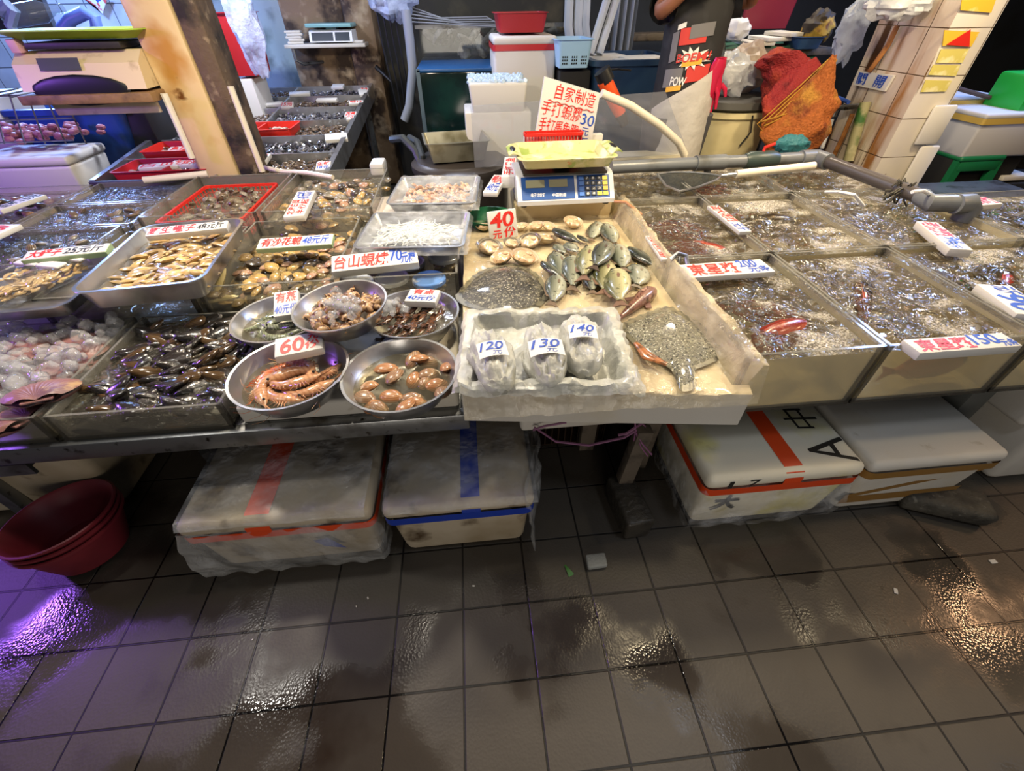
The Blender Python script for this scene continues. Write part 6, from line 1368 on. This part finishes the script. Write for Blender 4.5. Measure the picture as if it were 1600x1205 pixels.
pz = cr[0].z; f = MB(); f.box((-.05, 0, 0), (.35, .04, pz - .0), .004); solo('foam_prop', f, FOAM, 'foam block propping up the writing board behind the price scale', 'foam block', loc=(cr[0].x, y_ + .023, 0))
p = B(867, 213, 2.28); t = mesh_basket('orange red mesh basket upended behind the flower patterned tray', (p.x + .0, 2.325, p.z - .125), .27, .05, .135, RED_P, bars=18); 
f = MB(); f.tube([B(940, 146, 2.5), B(985, 165, 2.52), B(1030, 195, 2.55), B(1060, 222, 2.57), B(1070, 243, 2.58)], .020, 10); solo('white_hose', f, mat('white_hose', '#d8cfbc', .4), 'thick cream hose arching from the writing board down to the grey pipe', 'hose')
t = thing('torch', 'orange and black rubber torch hanging in front of the blue bin', 'torch', (0, 0, 0)); y_ = 2.9
f = MB(); f.tube([B(944, 125, y_), B(960, 158, y_), B(970, 180, y_)], [.042, .04, .032], 14); part('grip', f, mat('torch_orange', '#e2531e', .4), t)
f = MB(); f.tube([B(940, 110, y_), B(948, 128, y_)], .046, 14); part('head', f, BLACK, t); f = MB(); f.tube([B(969, 178, y_), B(976, 195, y_)], [.034, .026], 14); part('end_cap', f, BLACK, t)
f = MB(); f.tube([B(940, 110, y_), B(965, 108, 3.0), B(985, 110, 3.1)], .006, 6); part('cord', f, BLACK, t)
# curtains, pipes behind
f = MB()
for k, (px, col) in enumerate(((890, 0), (905, 0), (916, 0))): 
    f2 = MB(); f2.tube([B(px, -5, 4.2), B(px - 2, 40, 4.2), B(px + 4, 90, 4.2)], .035, 8); solo('white_hose', f2, mat('dull_white_hose', '#b7bcc4', .5), ['pale hose hanging nearest the oyster tank', 'pale hose hanging in the middle of three behind the blue basket', 'pale hose hanging third from the oyster tank'][k], 'hose')
for k, px in enumerate((948, 962)):
    f2 = MB(); f2.tube([B(px + 2, -5, 3.8), B(px - 12, 40, 3.8), B(px - 26, 85, 3.75)], .028, 8); solo('white_hose', f2, MATS['dull_white_hose'], ['pale hose slanting behind the blue bin, left of two', 'pale hose slanting behind the blue bin, next to the grey cloth'][k], 'hose')
b = MB(); b.closed = False; a, b_ = B(952, 60, 4.3), B(990, 60, 4.3)
b.grid(lambda u, v: (a.x + (b_.x - a.x) * u, 4.3 + .03 * math.sin(u * 22), .75 + .8 * v), 40, 6); solo('cloth', b, mat('grey_cloth', '#8e939c', .8), 'pale grey cloth hanging in folds at the back', 'cloth')
t = thing('stool', 'old grey wooden stool standing at the back wall', 'stool', (B(1010, 50, 4.5).x, 4.5, 0)); zt_ = B(1010, 52, 4.4).z
f = MB(); f.box((-.28, -.12, zt_ - .05), (.28, .12, zt_), .006); part('seat', f, PW, t)
for sx in (-1, 1):
    for sy in (-1, 1): f = MB(); f.box((sx * .22 - .025, sy * .08 - .025, 0), (sx * .22 + .025, sy * .08 + .025, zt_ - .05)); part('leg', f, PW, t)
t = thing('blue_bin', 'large navy blue plastic bin holding white foam boxes, beside the person', 'bin', (0, 0, 0)); y_ = 3.36; a, b_ = B(930, 95, y_), B(1040, 105, y_); c_ = B(950, 185, y_)
f = MB(); R = []
w2, cx, cy = (b_.x - a.x) + .1, (a.x + b_.x) / 2 + .05, y_ + .34
for off, z in ((-.05, .2), (0, a.z - .03), (.02, a.z - .03), (.02, a.z), (-.02, a.z), (-.06, .25)): R.append([(cx + x, cy + y, z) for x, y in rrect(w2 + 2 * off, .68 + 2 * off, .05)])
f.loft(R); part('shell', f, mat('navy_bin', '#24405e', .4, spots=[('#16283c', 3, .5, .7)]), t, sharp=50)
for k, (dx, dy, dz) in enumerate(((-.12, .14, .0), (.14, .0, -.02), (.05, -.16, -.04))): f = MB(); f.box((-.15, -.10, 0), (.15, .10, a.z - .26), .01); solo('foam_box', f, FOAM_CLEAN, ['white foam box in the navy bin, farthest back', 'white foam box in the navy bin, in its middle', 'white foam box in the navy bin, nearest the person'][k], 'box', 'foam boxes in the navy bin', loc=(cx + dx * 1.0, cy + dy, .255 + dz * .2), rot=(0, 0, .15 - k * .1))
# ------------------------------------------------------------------ behind the counter, right: barrel, shelf and its clutter
p = B(1128, 250, 2.95); t = thing('barrel', 'large cream plastic barrel with a dark lid beside the person', 'barrel', (1.74, 3.22, 0)); zt_ = B(1128, 172, 2.95).z
part('barrel_body', MB().lathe([(0, 0), (.24, 0), (.27, .1), (.28, zt_ - .06), (.295, zt_ - .05), (.295, zt_ - .02), (.27, zt_ - .015), (0, zt_ - .01)], 44), mat('barrel_cream', '#d8cb9e', .45, spots=[('#b5a878', 3, .5, .7)]), t)
part('barrel_lid', MB().lathe([(0, zt_ - .008), (.30, zt_ - .008), (.31, zt_), (.30, zt_ + .035), (.26, zt_ + .04), (0, zt_ + .04)], 44), mat('lid_dark', '#3b3a38', .5), t)
f = MB(); f.tube([(.04, -.298, zt_ - .03), (.06, -.30, zt_ - .12), (.02, -.29, zt_ - .2)], .005, 5); part('cord', f, BLACK, t)
# red rubber gloves
GLV = mat('glove_red', '#c21f45', .25, coat=.4)
for k, (dx, ry) in enumerate(((0, .15), (.07, -.1))):
    c = B(1106, 138, 2.80) + Vector((dx * .6, .02 * k, 0)); t = thing('rubber_glove', ['pink red rubber glove hanging over the barrel rim, nearer the person', 'pink red rubber glove hanging over the barrel rim, nearer the clear bags'][k], 'glove', c, 0, 'red rubber gloves', rot=(.2, ry, 0))
    b = MB(); b.loft([[(r * math.cos(q * PI / 5), .5 * r * math.sin(q * PI / 5), z) for q in range(10)] for r, z in ((.034, .14), (.040, .10), (.036, .05), (.048, .0), (.050, -.03), (.044, -.05))])
    for i in range(4): x = -.034 + .0225 * i; l = (.055, .07, .074, .06)[i]; b.tube([(x, 0, -.04), (x * 1.1, -.006, -.05 - l * .5), (x * 1.15, -.016, -.05 - l)], [.012, .011, .007], 8)
    b.tube([(.042, 0, .01), (.068, -.01, -.015), (.076, -.018, -.05)], [.013, .012, .008], 8); part('glove_body', b, GLV, t, sharp=60)
crumple('clear crumpled plastic bags heaped on the barrel lid', B(1140, 118, 3.2), .16, .12, .11, BAGW, 4); crumple('dingy plastic bag behind the gloves', B(1165, 105, 3.3), .15, .12, .12, mat('bag_dingy', '#b9a89a', .4, film=(.05, .4, 6), bump=(12, .8, .02)), 9)
crumple('small white bag under the shelf edge, close to the person', B(1122, 96, 3.1), .06, .06, .05, BAGW, 12)
# shelf of clutter
y_ = 3.35; a, b_ = B(1120, 78, y_), B(1285, 70, y_)
t = thing('clutter_shelf', 'shelf covered with a green sheet behind the barrel', 'shelf', (0, 0, 0)); f = MB(); f.box((a.x, y_, a.z - .04), (b_.x + .1, y_ + .5, a.z), .004); part('board', f, PW, t)
b = MB(); b.closed = False; part('green_sheet', wrinkled(30, 14, lambda u, v: (a.x + (b_.x - a.x) * u, y_ - .02 + .5 * v, a.z + .004 - (.07 if v < .08 else 0)), .015, 8, 3), mat('green_sheet', '#2f5f4a', .5), t)
for lx in (a.x + .05, b_.x): f = MB(); f.box((lx, y_ + .3, 0), (lx + .05, y_ + .35, a.z - .04)); part('leg', f, PW, t)
crumple('rolled white towel on the clutter shelf nearest the person', B(1150, 46, y_ + .1), .09, .07, .06, mat('towel', '#d8dce4', .8), 6, 'towel', 'towel', .25)
for k, (px, py, w_, m) in enumerate(((1180, 62, .18, FOAM_CLEAN), (1205, 56, .2, PAPER), (1222, 66, .16, FOAM))): f = MB(); f.box((-w_ / 2, -.1, 0), (w_ / 2, .1, .02), .004); solo('styrofoam_sheet', f, m, ['flat foam lid lying on the clutter shelf, left of the paper', 'sheet of white board lying on the clutter shelf', 'flat foam lid at the right end of the clutter shelf'][k], 'lid', loc=(B(px, py, y_ + .12).x, y_ + .12, a.z + .016 + .022 * k), rot=(.03, 0, .2 * k))
basket('dark red plastic tub at the back above the clutter shelf', 1170, -8, 1252, 46, 3.7, .4, mat('tub_red', '#8e2634', .4), 'plastic_tub', False, 'tub')
basket('dark blue plastic box at the right end of the clutter shelf', 1250, 58, 1292, 78, 3.3, .2, mat('box_navy', '#2a4a78', .4), 'plastic_box', False, 'box')
crumple('bundle of brown and yellow cloth on the dark blue box', B(1280, 42, 3.4), .09, .07, .08, mat('cloth_mixed', '#3a332c', .7, spots=[('#c9a23c', 5, .55, .6), ('#8a5a3a', 7, .6, .66)]), 3, 'cloth_bundle', 'cloth')
# nets
RN = mat('net_red', '#8e1c20', .7, spots=[('#a83a20', 6, .5, .65), ('#5e1216', 10, .55, .7)], bump=(90, 1, .012)); ON = mat('net_orange', '#a85a20', .7, spots=[('#b8822e', 7, .5, .65), ('#7a3616', 9, .55, .7)], bump=(90, 1, .012), film=(.0, .35, 70))
def net_body(name, label, path, radii, m, seed, flat=.6, amp=.22):
    b = MB(); rings = []; n = 40; K = 34; P = [Vector(p) for p in path]
    for i in range(K + 1):
        u = i / K * (len(P) - 1); k = min(int(u), len(P) - 2); fr = u - k; c = P[k].lerp(P[k + 1], fr); r = radii[k] + (radii[k + 1] - radii[k]) * fr
        ring = []
        for j in range(n):
            a = 2 * PI * j / n; d = Vector((math.cos(a), math.sin(a) * flat, .25 * math.sin(a * 2 + seed))); q = d * 1.6 + c * 7 + Vector((seed, 0, 0))
            ring.append(c + d * r * (1 + amp * (abs(noise.noise(q)) * 1.8 - .4) + amp * .5 * noise.noise(q * 3)))
        rings.append(ring)
    b.loft(rings); return solo(name, b, m, label, 'net', sharp=50)
net_body('fishing_net', 'red fishing net bundle stuffed beside the tiled pillar', [B(1200, 90, 3.0), B(1228, 88, 3.0), B(1245, 112, 3.0), B(1240, 150, 2.98), B(1215, 172, 2.95)], [.05, .15, .18, .17, .06], RN, 5, .7)
net_body('fishing_net', 'second red net bundle hanging lower, against the orange net bag', [B(1262, 92, 2.9), B(1250, 128, 2.88), B(1222, 168, 2.86), B(1200, 190, 2.85)], [.04, .12, .13, .04], RN, 9, .6)
net_body('net_bag', 'orange net bag hanging against the tiled pillar', [B(1304, 86, 2.76), B(1288, 120, 2.76), B(1264, 165, 2.76), B(1240, 205, 2.75), B(1232, 240, 2.74)], [.012, .05, .14, .20, .15], ON, 3, .55)
f = MB()
for k in range(7): f.tube([B(1308, 92, 2.8) + Vector((0, .01 * k, 0)), B(1285 - k * 6, 135, 2.78), B(1255 - k * 12, 170 + k * 4, 2.74), B(1190 + k * 4, 190 + k * 7, 2.72)], .0035, 5)
solo('yellow_net', f, mat('net_yellow', '#a87c2a', .6), 'yellow net strands gathered up from the orange bag to the pillar', 'net')
crumple('teal net clump at the foot of the orange net bag', B(1238, 226, 2.60), .10, .05, .05, mat('net_teal', '#2a6f78', .6, bump=(50, .8, .01)), 13, 'teal_net', 'net', .3)
# pillar fittings
pf = lambda px, py, off=.006: B(px, py, 2.60 - off)
def side(px, py, x=2.484):
    d = FWD + RGT * ((px - 800) / CAM_F) - UPV * ((py - 602.5) / CAM_F); return EYE + d * (x / d.x)
STK = [mat('sticker_yellow', '#d6b13a', .45, spots=[('#e8dc9a', 9, .55, .65)]), mat('sticker_red', '#c92a22', .35), mat('sticker_pale', '#cfc26a', .5, spots=[('#e6dda8', 12, .5, .6)])]
def patch(name, label, pts, m, cat='sticker', th=.003):
    c = sum(pts, Vector()) / len(pts); n = (pts[1] - pts[0]).cross(pts[2] - pts[0]).normalized(); n = n if n.y < 0 or n.x < -.5 else -n
    if (pts[1] - pts[0]).cross(pts[2] - pts[0]).dot(n) < 0: pts = pts[::-1]
    k = len(pts); f = MB(); f.add([tuple(p - c) for p in pts] + [tuple(p - c + n * th) for p in pts], [tuple(range(k - 1, -1, -1)), tuple(range(k, 2 * k))] + [(i, (i + 1) % k, k + (i + 1) % k, k + i) for i in range(k)])
    return solo(name, f, m, label, cat, loc=c, sharp=30)
patch('sticker', 'yellow printed sticker at the very top of the pillar front', [pf(1502, 0), pf(1556, -2), pf(1548, 20), pf(1500, 16)], STK[0])
patch('sticker', 'orange yellow sticker holding the red triangle on the pillar front', [pf(1472, 72, .003), pf(1475, 47, .003), pf(1530, 50, .003), pf(1517, 73, .003)], STK[0])
patch('sticker', 'red triangular shiny patch on the pillar front', [pf(1478, 70, .010), pf(1516, 46, .010), pf(1514, 73, .010)], STK[1])
patch('sticker', 'pale yellow paper strip just below the red triangle', [pf(1462, 98, .003), pf(1470, 77, .003), pf(1514, 76, .003), pf(1503, 98, .003)], STK[2])
patch('sticker', 'pale yellow paper strip, second below the red triangle', [pf(1450, 117, .003), pf(1458, 101, .003), pf(1500, 102, .003), pf(1493, 119, .003)], STK[2])
patch('sticker', 'torn yellow paper strip lowest on the pillar front', [pf(1438, 144, .003), pf(1446, 125, .003), pf(1487, 126, .003), pf(1477, 143, .003)], STK[2])
RS = mat('rusty_pipe', '#a8703a', .6, spots=[('#5c3418', 9, .5, .65), ('#d0a878', 14, .6, .7)])
f = MB(); f.tube([side(1402, 40, 2.46), side(1388, 70, 2.46), side(1358, 112, 2.46)], .014, 8); solo('rusty_pipe', f, RS, 'thin rusty pipe running down the side of the tiled pillar', 'pipe')
t = thing('tap_sign', 'white foam board with two blue Chinese characters on the pillar side', 'sign', (0, 0, 0)); s4 = [side(1334, 133, 2.47), side(1381, 143, 2.47), side(1396, 118, 2.47), side(1340, 111, 2.47)]
f = MB(); f.add([tuple(p + Vector((dx, 0, 0))) for dx in (0, .016) for p in s4], [(0, 1, 2, 3), (7, 6, 5, 4), (0, 4, 5, 1), (1, 5, 6, 2), (2, 6, 7, 3), (3, 7, 4, 0)]); part('board', f, FOAM_CLEAN, t)
sf = lambda u, v: (s4[0] * (1 - u) * (1 - v) + s4[1] * u * (1 - v) + s4[2] * u * v + s4[3] * (1 - u) * v) + Vector((-.0015, 0, 0))
write(t, '關', (.06, .12, .34, .92), B_, sf, name='blue_lettering'); write(t, '開', (.60, .12, .88, .92), B_, sf, name='blue_lettering')
t = thing('water_tap', 'old brass tap with a blue lever on a mossy pipe at the pillar', 'tap', (0, 0, 0)); X = 2.43
f = MB(); f.tube([side(1345, 165, 2.47), side(1322, 168, X), side(1308, 168, X), side(1302, 182, X)], .016, 10); part('spout', f, STEEL_D, t)
f = MB(); f.tube([side(1326, 160, X), side(1310, 153, X)], .012, 8); part('lever', f, mat('lever_blue', '#2c4a9c', .4), t)
f = MB(); f.tube([side(1300, 186, X), side(1291, 212, X), side(1284, 232, X)], .014, 10); part('hose_end', f, WHITE_P, t)
MOSS = mat('mossy_pipe', '#8e8a66', .6, spots=[('#2f5a24', 9, .48, .6), ('#c9bfa0', 6, .6, .7)])
f = MB(); f.tube([side(1352, 160, 2.455), side(1340, 200, 2.455), side(1325, 252, 2.455)], .03, 10); solo('mossy_pipe', f, MOSS, 'green mossy pipe on the pillar side below the foam board', 'pipe')
f = MB(); f.tube([side(1332, 178, 2.44), side(1318, 212, 2.44), side(1302, 245, 2.44)], .014, 8); solo('rusty_pipe', f, RS, 'rusty pipe beside the mossy pipe, below the tap', 'pipe')
boxpx('foam_box', 'white foam board standing against the right foot of the pillar, upper piece', 'foam board', 1447, 165, 1482, 226, 2.575, .02, FOAM_CLEAN); boxpx('foam_box', 'white foam board leaning against the right foot of the pillar, lower piece', 'foam board', 1422, 229, 1450, 300, 2.575, .02, FOAM_CLEAN, zb=0)
crumple('clear plastic bag hanging beside the top of the tiled pillar', side(1330, 48, 2.35), .09, .05, .15, BAGB, 15); crumple('white plastic bag bunched over the top of the pillar side', side(1405, 6, 2.33), .16, .10, .07, BAGW, 17)
# right of the pillar
YE = mat('foam_edge_yellow', '#b89a4a', .6)
def fbox2(label, x0, y0, x1, y1, y, d):
    a, b_, c_ = B(x0, y0, y), B(x1, y0, y), B((x0 + x1) / 2, y1, y); t = foam_box(label, a.x, b_.x, y, y + d, a.z - c_.z, .035, mat('foam_greyish', '#b9b8bc', .55), z=c_.z, r=.015, tape=YE, tapes=('seam',), taper=.006); return t, c_.z
b1, zz1 = fbox2('grey white foam box with a yellow seam, just right of the pillar', 1478, 150, 1560, 208, 3.0, .5)
b2, zz2 = fbox2('grey white foam box with a yellow seam at the right edge, nearer the camera', 1545, 178, 1668, 245, 2.7, .5)
for bb, z0 in ((b1, zz1), (b2, zz2)):
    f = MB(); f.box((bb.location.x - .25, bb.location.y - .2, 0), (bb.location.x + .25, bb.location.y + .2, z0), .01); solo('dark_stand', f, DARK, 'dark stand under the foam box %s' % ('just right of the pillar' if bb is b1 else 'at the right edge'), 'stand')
f = MB(); f.tube([B(1488, 136, 2.98), B(1566, 158, 2.96)], .012, 8); solo('iron_bar', f, mat('iron_bar', '#4a3a38', .6), 'dark iron bar lying on the foam box right of the pillar', 'bar')
f = MB(); b_ = B(1596, 165, 2.75); f.box((b_.x, 2.75, b_.z - .05), (b_.x + .3, 3.0, b_.z + .15), .02); solo('green_crate', f, mat('bright_green', '#1c9a3c', .4), 'bright green plastic crate at the right edge on the foam box', 'crate')
t = thing('plastic_stool', 'green plastic stool below the foam boxes right of the pillar', 'stool', (0, 0, 0)); y_ = 2.70; a, b_ = B(1493, 246, y_), B(1575, 262, y_); zt_ = a.z; cx, hw3 = (a.x + b_.x) / 2, .16
f = MB(); f.box((cx - hw3, y_, zt_ - .035), (cx + hw3, y_ + .30, zt_), .015, 3); part('seat', f, GREEN_P, t)
for sx in (-1, 1):
    for sy in (0, 1):
        f = MB(); tx, ty = cx + sx * (hw3 - .03), y_ + .03 + sy * .24; ex, ey = tx + sx * .05, ty + (sy - .5) * .08
        f.loft([[(tx - .028, ty - .02, zt_ - .03), (tx + .028, ty - .02, zt_ - .03), (tx + .028, ty + .02, zt_ - .03), (tx - .028, ty + .02, zt_ - .03)], [(ex - .02, ey - .015, 0), (ex + .02, ey - .015, 0), (ex + .02, ey + .015, 0), (ex - .02, ey + .015, 0)]]); part('leg', f, GREEN_P, t)
f = MB(); f.box((cx - hw3 + .02, y_ + .005, zt_ - .09), (cx + hw3 - .02, y_ + .03, zt_ - .03), .004); part('apron', f, GREEN_P, t)
f = MB(); P = B(1590, 275, 2.72); f.box((P.x - .09, P.y, P.z - .03), (P.x + .12, P.y + .16, P.z), .004); solo('foam_scrap', f, FOAM_CLEAN, 'white foam scrap at the right edge below the foam boxes', 'foam scrap', rot=(0, 0, 0))
boxpx('dark_crate', 'dark crate under the white foam scrap at the right edge', 'crate', 1560, 286, 1650, 330, 2.70, .3, DARK, zb=0)

# ------------------------------------------------------------------ person
SKIN = mat('skin', '#8a5a40', .5); SHIRT = mat('black_shirt', '#1b1b1e', .75, spots=[('#2a2a2e', 12, .5, .7)]); APR = mat('white_apron', '#cdc9c4', .4, spots=[('#aaa49e', 4, .5, .7)], bump=(14, .5, .02), film=.12); TRO = mat('trousers', '#4a4a50', .8)
PX, PYY = 1.285, 2.90
t = thing('person', 'person in black T-shirt with red comic print and white apron, standing behind the tanks', 'person', (PX, PYY, 0), .15)
def er(cx, cy, cz, rx, ry, n=20, ex=2.4):
    out = []
    for j in range(n):
        a = 2 * PI * j / n; c, s = math.cos(a), math.sin(a)
        out.append((cx + rx * math.copysign(abs(c) ** (2 / ex), c), cy + ry * math.copysign(abs(s) ** (2 / ex), s), cz))
    return out
# body: trunk with neck and head, legs and arms grown from one skeleton
V = [(0, 0, .93), (0, .0, 1.08), (0, .01, 1.25), (0, .01, 1.40), (0, 0, 1.48), (0, -.01, 1.56), (0, -.02, 1.66), (0, -.02, 1.72),
     (-.09, 0, .88), (-.10, -.01, .50), (-.10, .02, .09), (-.10, -.10, .05), (.09, 0, .88), (.10, -.01, .50), (.10, .02, .09), (.10, -.10, .05),
     (-.17, .01, 1.41), (-.27, -.05, 1.32), (-.16, -.20, 1.46), (-.11, -.26, 1.50), (.17, .01, 1.41), (.27, -.05, 1.36), (.16, -.20, 1.48), (.11, -.26, 1.52)]
E_ = [(0, 1), (1, 2), (2, 3), (3, 4), (4, 5), (5, 6), (6, 7), (0, 8), (8, 9), (9, 10), (10, 11), (0, 12), (12, 13), (13, 14), (14, 15), (3, 16), (16, 17), (17, 18), (18, 19), (3, 20), (20, 21), (21, 22), (22, 23)]
Rr = [.15, .13, .14, .12, .055, .075, .085, .06, .085, .058, .042, .035, .085, .058, .042, .035, .055, .042, .03, .03, .055, .042, .03, .03]
for hx, hy, hz, sg in ((-.11, -.26, 1.50, -1), (.11, -.26, 1.52, 1)):
    root = 19 if sg < 0 else 23
    for i in range(5):
        k = len(V)
        if i < 4: q = [(hx - .027 + .018 * i, hy - .04, hz - .01), (hx - .030 + .020 * i, hy - .075 - .006 * (i in (1, 2)), hz - .03)]
        else: q = [(hx - sg * .035, hy - .015, hz - .01), (hx - sg * .05, hy - .04, hz - .025)]
        V += q; E_ += [(root, k), (k, k + 1)]; Rr += [.010, .008]
me = bpy.data.meshes.new('body'); me.from_pydata(V, E_, []); body = bpy.data.objects.new('body', me); link(body, t); me.materials.append(SKIN)
sk = body.modifiers.new('skin', 'SKIN'); sk.use_smooth_shade = True
for i, sv in enumerate(me.skin_vertices[0].data): sv.radius = (Rr[i] * (1.15 if i < 4 else 1), Rr[i] * (.85 if i < 4 else 1)); sv.use_root = (i == 0)
ss = body.modifiers.new('sub', 'SUBSURF'); ss.levels = 1; ss.render_levels = 1
f = MB(); f.ell((0, .0, 1.70), .092, .105, .085, 18, 10); hr = part('hair', f, mat('hair_black', '#141212', .5), t)
f = MB(); f.ell((-.035, -.098, 1.665), .012, .008, .009, 8, 6); part('eye', f, WHITE_P, t); f = MB(); f.ell((.035, -.098, 1.665), .012, .008, .009, 8, 6); part('eye', f, WHITE_P, t)
f = MB(); f.ell((0, -.108, 1.635), .014, .022, .022, 10, 6); part('nose', f, SKIN, t); f = MB(); f.ell((0, -.098, 1.595), .026, .008, .007, 10, 6); part('mouth', f, mat('lip', '#8a4438', .5), t)
def shirt_ring(z): 
    k = (z - .80) / .62; rx = .178 - .012 * math.sin(k * 3.1); return rx, .140 - .012 * k
b = MB(); b.loft([er(.0, .0, z, *shirt_ring(z)) for z in (.80, .86, .95, 1.05, 1.15, 1.25, 1.34)] + [er(0, .01, 1.42, .175, .11), er(0, .01, 1.46, .12, .09)], cap=False); sh_ = part('shirt', b, SHIRT, t, 'black T-shirt with comic print', sharp=60)
for sg, el in ((-1, (-.235, -.03, 1.345)), (1, (.235, -.03, 1.375))): b = MB(); b.tube([(sg * .13, .01, 1.42), (sg * .19, .01, 1.37), el], [.085, .082, .075], 14, cap=False); part('sleeve', b, SHIRT, t)
b = MB(); b.closed = False
def ap(u, v):
    a = math.radians(185 + 190 * u); z = .30 + (.60 + .34 * u) * v; rx, ry = .190 + .012 * math.sin(u * 9) * (1 - v) - .01 * (1 - v), .152 + .02 * (1 - v)
    return (rx * math.cos(a), ry * math.sin(a), z)
b.grid(ap, 36, 16); part('apron', b, APR, t, 'long white plastic apron', sharp=60)
b = MB()
for sg in (-1, 1): b.tube([(sg * .10, 0, .86), (sg * .105, -.01, .5), (sg * .105, .02, .10)], [.12, .085, .075], 14)
part('trousers', b, TRO, t)
for sg in (-1, 1): f = MB(); f.box((sg * .10 - .055, -.20, .0), (sg * .10 + .055, .08, .11), .03, 3); part('boot', f, mat('boot', '#22262c', .5), t)
def onshirt(a, z, off=.004):
    z = .985 + (z - .83) * .70; a = 190 + (a - 205) * 1.25; rx, ry = shirt_ring(z); a = math.radians(a); c, s = math.cos(a), math.sin(a)
    return ((rx + off) * math.copysign(abs(c) ** (2 / 2.4), c), (ry + off) * math.copysign(abs(s) ** (2 / 2.4), s), z)
def pr(name, pts, m, off=.004):
    f = MB(); f.closed = False; f.add([onshirt(a, z, off) for a, z in pts], [tuple(range(len(pts)))]); return part(name, f, m, sh_)
PRD, PWH, PGR, PYL = mat('print_red', '#c43a34', .7), mat('print_white', '#e2e0dc', .7), mat('print_grey', '#6d6c70', .7), mat('print_yellow', '#d9a63a', .7)
A0 = 205
def panel(nm, a0, a1, z0, z1, m, off=.004, n=6):
    f = MB(); f.closed = False; f.grid(lambda u, v: onshirt(a0 + (a1 - a0) * u, z0 + (z1 - z0) * v + .02 * u, off), n, 3); return part(nm, f, m, sh_)
panel('print_panel', A0 + 22, A0 + 62, 1.13, 1.23, PRD); panel('print_panel', A0 + 44, A0 + 74, .90, 1.0, PRD); panel('print_panel', A0 + 5, A0 + 38, .86, .98, PGR); panel('print_panel', A0 + 8, A0 + 20, 1.02, 1.2, PGR); panel('print_panel', A0 + 38, A0 + 68, 1.17, 1.25, PGR, .006)
ct = (A0 + 48, 1.055); pts = []
for k in range(24): r = 1 if k % 2 else .55; pts.append((ct[0] + 26 * r * math.cos(k * PI / 12), ct[1] + .075 * r * math.sin(k * PI / 12)))
f = MB(); f.closed = False; f.add([onshirt(*ct, .008)] + [onshirt(a, z, .008) for a, z in pts], [(0, 1 + i, 1 + (i + 1) % 24) for i in range(24)]); part('print_burst', f, PWH, sh_)
panel('print_panel', A0 + 34, A0 + 62, 1.0, 1.035, PYL, .009); panel('print_panel', A0 + 14, A0 + 40, .835, .87, PYL, .006); panel('print_panel', A0 + 16, A0 + 30, 1.22, 1.25, PWH, .006)
write(sh_, 'BOEM!', (0, 0, 1, 1), PRD, lambda u, v: onshirt(A0 + 24 + 46 * u, 1.025 + .055 * v + .02 * u, .011), name='red_lettering'); write(sh_, 'POW', (0, 0, 1, 1), PWH, lambda u, v: onshirt(A0 + 20 + 26 * u, .88 + .06 * v, .009), name='white_lettering')
